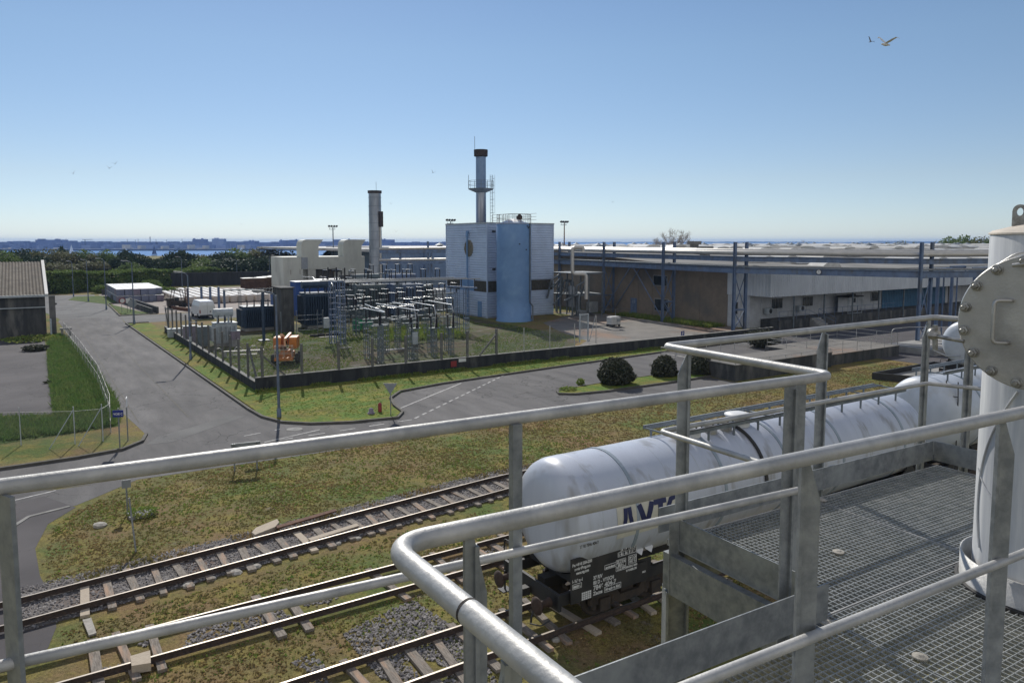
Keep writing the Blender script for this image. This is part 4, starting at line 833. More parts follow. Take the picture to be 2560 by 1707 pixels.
# ---------------------------------------------------------------- cream plant building with hooded roof ducts
c0 = I(XW(709, 700, 134)); cu0, cv0 = c0[0], c0[1]; WC = 15.6; zc_ = HT(134, 643); t = thing('plant_building', 'cream metal plant building with two hooded air ducts on its roof', 'building', (cu0, cv0, 0))
mb = MB(); mb.box(cu0, cu0 + 3.6, cv0, cv0 + 8, 0, zc_); mb.box(cu0 + 3.6, cu0 + WC - 4.6, cv0, cv0 + 8, zc_ - 2.3, zc_); mb.box(cu0 + WC - 4.6, cu0 + WC, cv0, cv0 + 8, 0, zc_); mb.box(cu0 + 3.6, cu0 + WC - 4.6, cv0 + 1.2, cv0 + 8, 0, zc_ - 2.3); mb.box(cu0 + 4.6, cu0 + 6, cv0 + .1, cv0 + 1.2, 2.9, zc_ - 2.3); mb.box(cu0 + WC - 5.8, cu0 + WC - 4.6, cv0 + .3, cv0 + 1.1, 2.5, zc_ - 2.9)
mb.box(cu0 + 3.6, cu0 + WC - 4.6, cv0 - .1, cv0 + 1.2, 1.6, 2.0)
part('wall', mb, M_['cream'], t)
for a, w_ in ((3.4, 3.2), (WC - 4.2, 3.6)):
    zt2 = HT(134, 599) ; P = [(0, 0), (w_, 0), (w_, zt2 - zc_ - 1.2), (w_ + .9, zt2 - zc_), (.9, zt2 - zc_), (.45, zt2 - zc_ - .1), (.15, zt2 - zc_ - .4), (0, zt2 - zc_ - .9)]
    d_ = MB(); d_.sweep(P, (cu0 + a, cv0 + (0.0 if a > 5 else .0), zc_ + .002), (1, 0, 0), (0, 0, 1), (0, 1, 0), 3.0); part('roof_duct', d_, M_['cream'], t)
op = MB(); op.box(cu0 + 6.0, cu0 + WC - 4.62, cv0 + 1.12, cv0 + 1.2, 2.4, zc_ - 2.3)
for x in np.arange(cu0 + 6.2, cu0 + WC - 4.8, .5): op.box(x, x + .06, cv0 + 1.06, cv0 + 1.12, 2.4, zc_ - 2.3)
part('grille', op, M_['grille'], t)
gp = MB(); gp.box(cu0 + 3.3, cu0 + 4.5, cv0 - .1, cv0, zc_ - 2.2, zc_ - .1); part('panel', gp, M_['signback'], t)
pp = MB(); pp.path([(cu0 + 9, cv0 - .2, zc_ - 2.5), (cu0 + 10.8, cv0 - .2, zc_ - 2.5), (cu0 + 10.8, cv0 - .2, 2.1), (cu0 + 9.6, cv0 - .2, 2.1)], .1, 8, .3); pp.path([(cu0 + 6.5, cv0 - .3, 3.2), (cu0 + 9.4, cv0 - .3, 3.0), (cu0 + 10.2, cv0 - .3, 2.4)], .13, 8, .3); part('pipework', pp, M_['galvd'], t)
st_ = MB()
for x in (1.3, 3.0, 8.8, 9.3, 11.2): st_.box(cu0 + x, cu0 + x + .07, cv0 - .012, cv0, zc_ - 3.2, zc_ - 2.3)
part('rust_streak', st_, M_['rust'], t)
# retaining block and pipes between the yard and the blue building
t = thing('concrete_tank', 'low pale concrete tank behind the switchgear, left of the blue building', 'tank', (46, 97, 0))
mb = MB(); mb.box(44.5, 54, 97, 100, 0, 3.0); part('wall', mb, M_['concrete'], t); mb = MB()
for k in range(3): mb.path([(41, 99.2 + k * .4, 3.7 + k * .3), (60, 99.2 + k * .4, 3.7 + k * .3)], .14, 8)
part('pipe', mb, M_['galvd'], t)
# blue hall behind
p = I(XW(958, 700, 150)); hu, hv = p[0], p[1]
t = thing('hall', 'long blue-grey hall with a pale flat roof, far behind the chimney', 'building', (hu, hv, 0))
zr_ = HT(150, 626); mb = MB(); mb.corrug((hu - 2, hv), (hu + 60, hv), 0, zr_ - .5, 1.0, .1, (0, -1)); part('wall', mb, M_['halo'], t)
mb = MB(); mb.box(hu - 2.2, hu + 60, hv - .3, hv + .0, zr_ - .5, zr_ - .1); mb.box(hu - 2, hu + 60, hv + .0, hv + 90, zr_ - .3, zr_ + .25); part('roof', mb, M_['roofwhite'], t)

# ---------------------------------------------------------------- factory: brown gable, white canopy front, roofs
def rz_(v): return 6.55 + (v - 59) * .055
t = thing('factory', 'long factory with brown end wall, white overhanging canopy and loading dock', 'building', (69.4, 59.3, 0))
mb = MB(); us_ = 69.4
mb.add([(us_, 59.3, 0), (us_, 104, 0), (us_, 104, rz_(104)), (us_, 59.3, rz_(59.3))], [(3, 2, 1, 0)]); mb.add([(us_ - .12, 59.3, rz_(59.3) - .25), (us_ - .12, 104, rz_(104) - .25), (us_ - .12, 104, rz_(104) + .06), (us_ - .12, 59.3, rz_(59.3) + .06), (us_ + .3, 59.3, rz_(59.3) + .06), (us_ + .3, 104, rz_(104) + .06)], [(3, 2, 1, 0), (4, 5, 2, 3)])
for v in (63.6, 68.3, 71.9, 74.6, 79): mb.box(us_ - .05, us_, v, v + .09, 0, rz_(v) - .3)
part('brown_wall', mb, M_['brick'], t)
for v0_, z0_, z1_ in ((69.0, 1.0, 2.45), (69.3, 4.3, 5.5)):
    w_ = MB(); w_.box(us_ - .09, us_, v0_ - .12, v0_ + 2.5, z0_ - .12, z1_ + .12); fr = part('window', w_, M_['concrete'], t); g = MB(); g.box(us_ - .12, us_ - .09, v0_, v0_ + 2.35, z0_, z1_); part('pane', g, M_['glass'], fr)
w_ = MB(); w_.box(us_ - .08, us_, 74.9, 76.1, 0, 2.3); part('door', w_, M_['bluepaint'], t)
sg = MB(); text_into(sg, '13', (us_ - .09, 75.8, 1.6), (0, -1, 0), (0, 0, 1), .55); part('door_number', sg, M_['lightgrey'], t)
# canopy fascia
cw = MB(); cw.corrug((69.3, 59.3), (69.3, 53.1), 3.8, 6.5, .42, .07, (-1, 0)); cw.corrug((69.3, 53.1), (128, 53.1), 3.8, 6.5, .36, .06, (0, -1)); part('canopy', cw, M_['whiteclad'], t)
cb = MB(); cb.box(69.36, 128, 53.16, 59.2, 6.2, 6.49); cb.box(69.36, 128, 53.16, 53.3, 3.85, 6.2); part('canopy_soffit', cb, M_['concrete'], t)
wl = MB(); wl.box(69.6, 128, 56.2, 59.1, 0, 6.2); wl.box(69.42, 69.6, 57.4, 59.28, 0, 3.8)
for x in np.arange(71.5, 128, 2.9): wl.box(x, x + .07, 56.16, 56.2, 1, 6.1)
part('white_wall', wl, M_['whitewall'], t)
for x in (73.4, 79.3, 88.4, 94.0):
    w_ = MB(); w_.box(x - .1, x + 2.1, 56.1, 56.2, 2.0, 3.35); fr = part('window', w_, M_['whitewall'], t); g = MB()
    for k in range(3): g.box(x + k * .68, x + k * .68 + .58, 56.06, 56.1, 2.1, 3.25)
    part('pane', g, M_['glass'], fr)
w_ = MB(); w_.box(69.36, 69.42, 57.7, 58.3, 1.5, 3.0); fr = part('window', w_, M_['whitewall'], t); g = MB(); g.box(69.3, 69.36, 57.75, 58.25, 1.55, 2.95); part('pane', g, M_['glass'], fr)
ac = MB()
for x in (72.0, 78.0): ac.bb(x, x + 1.0, 55.6, 56.1, 1.55, 2.25, .05)
part('air_conditioner', ac, M_['lightgrey'], t)
fn = MB()
for x in (72.0, 78.0): fn.lathe((x + .6, 55.6, 1.9), (0, -1, 0), [(0, .27), (.02, .27), (.025, .01)], n=20)
part('fan_grille', fn, M_['black'], t)
db = MB(); db.corrug((96.5, 56.1), (113, 56.1), .9, 4.4, .4, .05, (0, -1)); part('blue_door', db, M_['bluedoor'], t)
rf = MB(); rf.add([(69.4, 53.1, 6.55), (128, 53.1, 6.55), (128, 59, 6.56), (250, 59, 6.6), (250, 104, rz_(104)), (69.4, 104, rz_(104)), (69.4, 59, 6.56)], [(0, 1, 2, 3, 4, 5, 6)]); part('roof', rf, M_['roofdark'], t)
dk = MB(); dk.box(71.5, 128, 53.6, 56.1, 0, 1.0); part('loading_dock', dk, M_['concdark'], t)
rs = random.Random(4)
for x in np.arange(74, 125, 5.8): pbx = MB(); pbx.box(x, x + .14, 53.5, 53.64, 0, 3.8); part('dock_column', pbx, M_['galvd'] if rs.random() < .6 else M_['post'], t)
t2 = thing('dock_railing', 'dark steel railing with stairs along the loading dock', 'railing', (71.5, 53.7, 1.0))
rl = MB()
for a, b_ in ((71.6, 77.0), (79.0, 95.5)):
    for z in (.5, 1.0): rl.path([(a, 53.68, 1 + z), (b_, 53.68, 1 + z)], .025, 6)
    for x in np.arange(a, b_ + .1, 1.6): rl.cyl((x, 53.68, 1), (x, 53.68, 2), .025, n=6)
for x0_, sg_ in ((77.0, 1), (79.0, 1)):
    for z in (.5, 1.0): rl.path([(x0_, 53.68, 1 + z), (x0_ + 1.2, 52.2, z)], .025, 6)
    rl.cyl((x0_ + 1.2, 52.2, 0), (x0_ + 1.2, 52.2, 1), .025, n=6)
part('rail', rl, M_['bluepaint'], t2); s_ = MB()
for k in range(5): s_.box(77.2 + .0, 79, 53.6 - .3 * (k + 1), 53.6 - .3 * k, 0, 1 - .2 * (k + 1) + .2)
part('stairs', s_, M_['concrete'], t2)
# shelter on the dock
p = (85.5, 54.2); t2 = thing('shelter', 'small glazed smoking shelter with a dark roof on the dock', 'shelter', (*p, 1.0))
s_ = MB(); s_.box(p[0] - .1, p[0] + 3.1, p[1] - .3, p[1] + 1.4, 3.05, 3.2); part('roof', s_, M_['black'], t2); s_ = MB()
for x in (0, 1, 2, 3): s_.box(p[0] + x - .03, p[0] + x + .03, p[1] - .2, p[1] - .14, 1, 3.05)
for z in (1.05, 2, 3.0): s_.box(p[0], p[0] + 3, p[1] - .2, p[1] - .14, z - .03, z + .03)
part('frame', s_, M_['lightgrey'], t2); s_ = MB(); s_.box(p[0], p[0] + 3, p[1] + 1.2, p[1] + 1.25, 1.1, 3.0); part('back_panel', s_, M_['whitewall'], t2)
# further building beyond the dock
t2 = thing('warehouse', 'grey-white warehouse with dark blue shutter, far right beyond the pipe rack', 'building', (128.5, 40, 0))
mb = MB(); mb.box(128.5, 190, 44, 58.9, 0, 6.4); part('wall', mb, M_['whitewall'], t2); mb = MB(); mb.corrug((128.4, 43.9), (190, 43.9), 4.2, 6.9, .5, .07, (0, -1)); mb.corrug((128.4, 58.8), (128.4, 43.9), 4.2, 6.9, .5, .07, (-1, 0)); part('canopy', mb, M_['whiteclad'], t2); mb = MB(); mb.box(140, 150, 43.85, 43.95, .5, 3.8); part('shutter', mb, M_['bluedoor'], t2); mb = MB(); mb.box(128.4, 190, 43.9, 58.8, 6.9, 7.0); part('roof', mb, M_['roofdark'], t2)
# pale far roofs
t2 = thing('factory_roofs', 'wide pale factory roofs stretching to the trees, dotted with skylights', 'building', (104, 110, 0))
mb = MB(); mb.box(69.5, 329.9, 104.1, 199.9, 0, 8.4); part('wall', mb, M_['halo'], t2); mb = MB(); mb.box(69.4, 330, 104.1, 200, 8.4, 8.75); part('roof', mb, M_['roofwhite'], t2); mb = MB(); mb.box(250.1, 330, 20, 104, 0, 8.6); mb.box(190.1, 250, 20, 58.9, 0, 7.6); part('roof', mb, M_['roofwhite'], t2)
# skylights, one object each
dm = MB(); n = 8
prof = [(-.9, 0), (-.8, .28), (-.5, .48), (0, .56), (.5, .48), (.8, .28), (.9, 0)]
dm.sweep(prof[::-1], (0, -1.6, 0), (1, 0, 0), (0, 0, 1), (0, 1, 0), 3.2); SK = solo('skylight', dm, M_['dome'], 'pale vaulted skylight on the far factory roofs', 'skylight', group='skylights on the far factory roofs')
first = True; k = 0
for v in np.concatenate([np.arange(66, 104, 9.5), np.arange(107, 195, 10)]):
    for u in np.arange(92, 300, 9.0):
        q = S(u, v, 9); px = 1280 + q.x / q.y * FPX
        if 1370 < px < 2600 and k < 280:
            o = SK if first else SK.copy()
            if not first: col.objects.link(o)
            first = False; k += 1; o.location = S(u + rs.uniform(-.8, .8), v, 8.75 if v > 104 else rz_(v)); s_ = rs.uniform(.6, 1.25); o.scale = (s_ * 1.9, s_ * 1.4, s_ * rs.uniform(.6, 1.0)); o.rotation_euler = (0, 0, A + (R(90) if rs.random() < .4 else 0))
hm = MB(); hm.lathe((0, 0, 0), (0, 0, 1), [(0, .7), (.35, .7), (.4, 1.3), (.75, .45), (1.0, .02)], n=12, smooth=False); VT = solo('roof_ventilator', hm, M_['galvd'], 'mushroom ventilator on the far pale roofs', 'ventilator', group='ventilators on the far factory roofs')
first = True
for v in (112, 128, 150, 170):
    for u in np.arange(90, 300, 23):
        o = VT if first else VT.copy()
        if not first: col.objects.link(o)
        first = False; o.location = S(u + rs.uniform(-5, 5), v + rs.uniform(-4, 4), 8.75)
# big skylights on the near roof
for i, (x, y, w_, l_) in enumerate(((1762, 652, 2.0, 3), (1825, 648, 4.6, 3.0), (1868, 657, 4.4, 3.0), (1690, 644, 4, 2), (1800, 645, 5, 2), (1905, 655, 4, 2.5), (1975, 657, 3.4, 2.5), (2060, 660, 4, 2.5), (1735, 645, 2.4, 2.4))):
    c_ = uv(x, y, 7.0); z_ = rz_(c_[1]); mb = MB()
    if i in (0, 8): mb.box(c_[0] - .9, c_[0] + .9, c_[1] - .9, c_[1] + .9, z_ + .9, z_ + 1.5); mb.box(c_[0] - .55, c_[0] + .55, c_[1] - .55, c_[1] + .55, z_ - .2, z_ + .9)
    else:
        P = [(-w_ / 2, 0), (-w_ / 2, .25), (-w_ * .33, .62), (0, .8), (w_ * .33, .62), (w_ / 2, .25), (w_ / 2, 0)]
        mb.sweep(P[::-1], (c_[0], c_[1] - l_ / 2, z_ - .1), (1, 0, 0), (0, 0, 1), (0, 1, 0), l_)
    solo('roof_ventilator' if i in (0, 8) else 'skylight', mb, M_['roofdark'] if i in (0, 8) else M_['dome'], ['square grey ventilator on the dark roof behind the pipe rack', 'pale peaked skylight on the dark roof, left of the tall rack post', 'pale skylight on the dark roof just behind the tall rack post', 'low skylight furthest left on the dark roof', 'long low skylight on the dark roof beside the ventilator', 'skylight on the dark roof right of the tall rack post', 'flat skylight on the dark roof above the canopy', 'skylight on the dark roof nearest the round dial', 'small square ventilator near the left end of the dark roof'][i], 'ventilator' if i in (0, 8) else 'skylight', (c_[0], c_[1], z_))

# ---------------------------------------------------------------- pipe rack
RK = [(70, 105), (69, 92), (67.5, 79.7), (66.1, 66.7), (64.8, 54.5), (71.2, 37.7), (86, 32)]
t = thing('pipe_rack', 'blue steel pipe rack carrying white insulated pipes past the factory', 'pipe rack', (64.8, 54.5, 0))
for i, (u, v) in enumerate(RK):
    for du in (0, 1.9):
        mb = MB(); mb.box(u + du - .16, u + du + .16, v - .13, v - .09, 0, 9.95); mb.box(u + du - .16, u + du + .16, v + .09, v + .13, 0, 9.95); mb.box(u + du - .03, u + du + .03, v - .09, v + .09, 0, 9.9); part('column', mb, M_['bluepaint'], t)
    for z in (2.4, 6.5, 7.9):
        mb = MB(); mb.box(u + .1, u + 1.8, v - .08, v + .08, z, z + .2); part('cross_beam', mb, M_['bluepaint'], t)
    for a, b_ in ((.3, 2.4), (2.7, 6.4)):
        mb = MB(); mb.bar((u + .1, v, a), (u + 1.8, v, b_), .07); mb.bar((u + 1.8, v + .08, a), (u + .1, v + .08, b_), .07); part('brace', mb, M_['bluepaint'], t)
for i in range(len(RK) - 1):
    (a, b_), (c_, d_) = RK[i], RK[i + 1]; dirv = Vector((c_ - a, d_ - b_, 0)).normalized()
    for du in (0, 1.9):
        for z, h_ in ((8.1, .5), (6.85, .6)):
            mb = MB(); s_, e_ = Vector((a + du, b_, z)) + dirv * .2, Vector((c_ + du, d_, z)) - dirv * .2
            for zz, hh, ww in ((h_ / 2 - .015, .03, .26), (0, h_ - .06, .04), (-h_ / 2 + .015, .03, .26)): mb.bar(s_ + Vector((0, 0, zz)), e_ + Vector((0, 0, zz)), ww, hh)
            part('beam', mb, M_['bluepaint'], t)
for (i, du) in ((2, 0), (2, 1.9), (3, 0)):
    (a, b_), (c_, d_) = RK[i], RK[i + 1]
    if i == 2: 
        mb = MB(); mx = ((a + c_) / 2 + du, (b_ + d_) / 2)
        mb.bar((a + du, b_, .4), (mx[0], mx[1] + .4, 6.5), .09); mb.bar((c_ + du, d_, .4), (mx[0], mx[1] - .4, 6.5), .09); part('brace', mb, M_['bluepaint'], t)
def along(off, z): return [(u + off, v, z) for u, v in RK[:]]
for off, z, r_, m in ((.35, 8.78, .24, 'pipew'), (1.3, 8.95, .27, 'pipew'), (.75, 8.62, .10, 'galvd'), (.3, 7.3, .06, 'galvd'), (.9, 7.32, .09, 'pipew'), (1.4, 7.3, .07, 'rust')):
    mb = MB(); P = along(off, z)
    if z < 8: P = P[1:]
    mb.path(P, r_, 12); part('pipe', mb, M_[m], t)
tr = MB()
for i in range(1, len(RK) - 1):
    (a, b_), (c_, d_) = RK[i], RK[i + 1]; Lg = math.hypot(c_ - a, d_ - b_); n = int(Lg / .55)
    for s in (-.15, .25): tr.bar((a + s, b_, 7.28), (c_ + s, d_, 7.28), .03, .10)
    for k in range(n): q = k / n; tr.box(a + (c_ - a) * q - .15, a + (c_ - a) * q + .25, b_ + (d_ - b_) * q - .02, b_ + (d_ - b_) * q + .02, 7.24, 7.27)
part('cable_tray', tr, M_['galvd'], t)
cdl = MB(); f_ = .49; du_, dv_ = 71.2 - 64.8, 37.7 - 54.5; q = Vector((64.8 + du_ * f_, 54.5 + dv_ * f_, 6.9)); nrm = Vector((dv_, -du_, 0)).normalized(); nrm = nrm if nrm.dot(Vector((-1, 0, 0))) > 0 else -nrm
cdl.lathe(q + nrm * .15, nrm, [(0, .23), (.05, .23), (.06, .01)], n=28, smooth=False); dl = part('dial', cdl, M_['signwhite'], t); rg = MB(); rg.lathe(q + nrm * .15, nrm, [(0, .23), (0, .27), (.09, .27), (.09, .23)], n=28, caps=False); rg.bar(q + nrm * .23, q + nrm * .23 + Vector((.02, 0, .14)), .02); part('dial_rim', rg, M_['black'], dl)
t = thing('pipe_rack', 'distant pipe rack crossing in front of the blue hall, left of the blue building', 'pipe rack', (45, 115, 0))
for y_, h_ in ((629, .55), (657, .45)):
    a, b_ = Vector(I(XW(950, y_, 128))), Vector(I(XW(1125, y_ - 1, 118))); mb = MB(); mb.bar(a, b_, .25, h_); part('beam', mb, M_['bluepaint'], t); mb = MB(); mb.cyl(a + Vector((0, 0, .5)), b_ + Vector((0, 0, .5)), .2, n=8); part('pipe', mb, M_['pipew'], t)
for x_, Y_ in ((1000, 125), (1070, 121), (1078, 121.5)):
    a = I(XW(x_, 622, Y_)); mb = MB(); mb.box(a[0] - .14, a[0] + .14, a[1] - .14, a[1] + .14, 0, a[2] + (1.2 if x_ == 1070 else 0)); part('column', mb, M_['bluepaint'], t)
# loop pipe rising at the left end of the rack
lp = thing('expansion_loop', 'large insulated pipe looping over the left end of the pipe rack', 'pipe', (63.8, 78, 0))
a0 = I(XW(1422, 690, 96)); mb = MB()
P = [I(XW(x, y, 95)) for x, y in ((1466, 748), (1466, 685), (1431, 685), (1431, 619), (1458, 619), (1458, 630))]; mb.path(P, .24, 14, .5); part('pipe', mb, M_['pipew'], lp)
# process skid under it
sk = thing('process_skid', 'dark pipe and pump skid in the shade right of the blue building', 'machinery', (62.8, 79, 0)); rs = random.Random(9)
mb = MB()
for k in range(9): x, y = 60.8 + rs.random() * 5, 78 + rs.random() * 7; mb.path([(x, y, .1), (x, y, 2 + rs.random() * 4), (x + rs.uniform(-2, 2), y, 3 + rs.random() * 3), (x + rs.uniform(-2, 2), y + 1, .6 + rs.random() * 3)], .07 + rs.random() * .09, 8, .3)
part('pipework', mb, M_['galvd'], sk); mb = MB()
for x in (60.8, 63.6, 66.0):
    for y in (78.2, 83): mb.box(x, x + .15, y, y + .15, 0, 5.8)
for z in (2.7, 5.6): mb.box(60.8, 66.2, 78.2, 78.35, z, z + .16); mb.box(60.8, 66.2, 83, 83.15, z, z + .16); mb.box(60.7, 66.3, 78.4, 83, z + .17, z + .22)
part('frame', mb, M_['galvd'], sk); mb = MB(); mb.bb(63.0, 64.5, 77.2, 78.0, .5, 1.9, .04); mb.bb(61.2, 62.2, 76.8, 77.7, .1, .9, .05); mb.lathe((61.5, 79.2, 1.2), (0, 0, 1), [(0, .5), (2.6, .5), (2.9, .2)], n=20); part('cabinet', mb, M_['galvp'], sk)
gr = MB()
for x in (62.9, 65.3): gr.path([(x, 74.6, 0), (x, 74.6, 1.1), (x + 1.9, 74.0, 1.1), (x + 1.9, 74.0, 0)], .035, 8, .25)
solo('guard_hoop', gr, M_['galvd'], 'pair of low tubular guard hoops in front of the process skid', 'guard rail', (62.9, 74.6, 0))
# small white tank on wheels
c_ = uv(1532, 816); t = thing('wheeled_tank', 'white caged liquid tank on a wheeled trolley in the sunny works yard', 'tank', (c_[0], c_[1], 0))
mb = MB(); mb.bb(c_[0] - .6, c_[0] + .75, c_[1] - .5, c_[1] + .5, .3, 1.2, .08); part('tank', mb, M_['ibc'], t)
mb = MB()
for x in np.arange(c_[0] - .6, c_[0] + .8, .225): mb.box(x - .012, x + .012, c_[1] - .53, c_[1] - .505, .25, 1.22)
for z in (.3, .6, .9, 1.2): mb.box(c_[0] - .63, c_[0] + .78, c_[1] - .545, c_[1] - .53, z - .012, z + .012); mb.box(c_[0] - .64, c_[0] - .615, c_[1] - .5, c_[1] + .5, z - .012, z + .012)
part('cage', mb, M_['galv'], t); mb = MB(); mb.box(c_[0] + .15, c_[0] + .65, c_[1] - .57, c_[1] - .55, .6, .95); part('plate', mb, M_['signback'], t)
mb = MB(); mb.box(c_[0] - .6, c_[0] + .75, c_[1] - .48, c_[1] + .48, .18, .28)
for x in (-.45, .6):
    for y in (-.45, .45): mb.cyl((c_[0] + x, c_[1] + y - .05, .14), (c_[0] + x, c_[1] + y + .05, .14), .14, n=12)
part('trolley', mb, M_['black'], t)
# ---------------------------------------------------------------- substation fence
t = thing('concrete_fence', 'chain link fence on a dark stained low concrete wall with concrete posts, around the substation', 'fence', (12.4, 50.2, 0))
mb = MB(); mb.box(12.4, 66, 50.2, 50.42, 0, .92); part('front_wall', mb, M_['wallfence'], t)
mb = MB(); mb.box(12.4, 12.6, 50.42, 89.4, 0, .62); part('side_wall', mb, M_['wallfence'], t)
mb = MB(); mb.box(12.36, 66.04, 50.16, 50.46, .92, .96); mb.box(12.36, 12.64, 50.46, 89.4, .62, .66); part('coping', mb, M_['kerb'], t)
fp_ = [uv(x, y)[0] for x, y in ((750, 980), (844, 970), (929, 962), (1013, 955), (1103, 944), (1168, 937), (1241, 930))]
fronts = [12.5] + [I(XW(x, 900, S(12.5 + k * 2.7, 50.3).y))[0] for k, x in ((1, 751), (2, 844), (3, 929))]
px_posts = [651, 751, 844, 929, 1013, 1103, 1168, 1241]; fronts = []
for px in px_posts:      # where the line of sight in plan crosses the wall line v = 50.3
    a = (px - 1280) / FPX / (cP); d = Vector((a * 1.0, 1.0)); k = 50.3 / (-d.x * SA + d.y * CA); fronts.append((d.x * CA + d.y * SA) * k)
for u in fronts: mb = MB(); mb.box(u - .08, u + .08, 50.24, 50.38, .96, 3.0); part('post', mb, M_['post'], t)
for v in np.arange(52.6, 89.5, 2.65): mb = MB(); mb.box(12.43, 12.57, v - .07, v + .07, .66, 3.0); part('post', mb, M_['post'], t)
for a, b_ in (((12.5, 50.4, .9), (12.5, 52.2, 2.7)), ((12.6, 50.3, 2.7), (14.4, 50.3, .9)), ((12.5, 89.0, 2.8), (12.5, 87.4, .7)), ((fronts[-1], 50.3, 2.6), (fronts[-1] - 1.6, 50.3, .96))):
    mb = MB(); mb.bar(a, b_, .11); part('brace', mb, M_['post'], t)
o_ = (12.4, 50.2, 0)
net('mesh', LINKD, t, (12.5, 50.3), (fronts[-1], 50.3), .96, 2.85, o_); net('mesh', LINKD, t, (12.5, 50.4), (12.5, 89.4), .66, 2.85, o_)
# light steel fence going on to the right, and the gate
g0 = []
for px in (1310, 1375, 1437): 
    a = (px - 1280) / FPX / cP; k = 50.3 / (-a * SA + CA); g0.append((a * CA + SA) * k)
t = thing('wire_fence', 'thin steel post fence continuing right from the concrete posts to the barred gate', 'fence', (g0[0], 50.3, 0))
for u in g0: mb = MB(); mb.cyl((u, 50.3, .96), (u, 50.3, 2.9), .04, n=8); part('post', mb, M_['galv'], t)
net('mesh', LINK, t, (fronts[-1], 50.3), (g0[-1], 50.3), .96, 2.6, (g0[0], 50.3, 0))
gc = I(XW(1449, 860, 71.5)); t = thing('gate', 'tall barred grey steel gate left open beside the works yard', 'gate', (gc[0], gc[1], 0))
mb = MB(); gu, gv = gc[0], gc[1]
for k in range(2): mb.box(gu + k * 1.05 - .05, gu + k * 1.05 + .05, gv - .05, gv + .05, .2, 3.0)
for z in (.5, 2.9): mb.box(gu + .05, gu + 1.0, gv - .03, gv + .03, z, z + .06)
part('frame', mb, M_['lightgrey'], t); mb = MB()
for k in range(1, 8): mb.box(gu + k * .131 - .015, gu + k * .131 + .015, gv - .015, gv + .015, .56, 2.9)
part('bars', mb, M_['lightgrey'], t); mb = MB(); mb.bar((gu + 1.2, gv, .2), (gu + 2.0, gv, 2.8), .05); mb.cyl((gu + 2.05, gv, 0), (gu + 2.05, gv, 2.7), .04, n=8); part('stay', mb, M_['galv'], t)
# plates on the wall
mb = MB(); a = (1133 - 1280) / FPX / cP; k = 50.2 / (-a * SA + CA); uu = (a * CA + SA) * k
mb.box(uu - .25, uu + .25, 50.17, 50.198, .3, .75); solo('wall_plate', mb, M_['red'], 'small red plate on the dark fence wall', 'plate', (uu, 50.18, .5)); mb = MB(); mb.box(uu + .45, uu + 1.1, 50.17, 50.198, .62, .88); solo('wall_plate', mb, M_['signwhite'], 'small white plate beside the red one on the dark fence wall', 'plate', (uu + .7, 50.18, .7))
# parking sign
c_ = I(XW(1706, 845, 72)); t = thing('parking_sign', 'blue parking sign with a white P on a thin post behind the wall', 'sign', (c_[0], c_[1], 0)); za, zb2 = HT(72, 839), HT(72, 828)
mb = MB(); mb.cyl((c_[0], c_[1], 0), (c_[0], c_[1], za), .03, n=8); part('post', mb, M_['galv'], t); mb = MB(); mb.box(c_[0] - .22, c_[0] + .22, c_[1] - .04, c_[1] - .01, za - .02, za + .44); pl = part('sign_face', mb, M_['signblue'], t)
mb = MB(); text_into(mb, 'P', (c_[0] - .12, c_[1] - .045, za + .06), (1, 0, 0), (0, 0, 1), .42, None, .01); part('lettering', mb, M_['signwhite'], pl)

# ---------------------------------------------------------------- switchgear
def lattice(mb, u, v, z0, z1, w_=.36, step=.5, b=.05):
    h = w_ / 2
    for a in (-h, h):
        for c in (-h, h): mb.box(u + a - b / 2, u + a + b / 2, v + c - b / 2, v + c + b / 2, z0, z1)
    n = max(1, int((z1 - z0) / step))
    for i in range(n + 1):
        z = z0 + (z1 - z0 - .04) * i / n
        for c in (-h, h): mb.box(u - h + b / 2, u + h - b / 2, v + c - .02, v + c + .02, z, z + .045); mb.box(u + c - .02, u + c + .02, v - h + b / 2, v + h - b / 2, z, z + .045)
def insulator(mb, u, v, z, h, r=.09, n=14, top=True, r1=None):
    k = max(4, int(h / .085)); r1 = r1 or r; prof = []
    for i in range(k):
        f_ = i / k; rr = r + (r1 - r) * f_; prof += [(h * f_, rr * .62), (h * (f_ + .35 / k), rr), (h * (f_ + .6 / k), rr * .62)]
    mb.lathe((u, v, z), (0, 0, 1), prof + [(h, r1 * .6)], n=n, smooth=False)
def eqp(name, label, u, v, grp=None, cat='switchgear'): return thing(name, label, cat, (u, v, 0), grp)
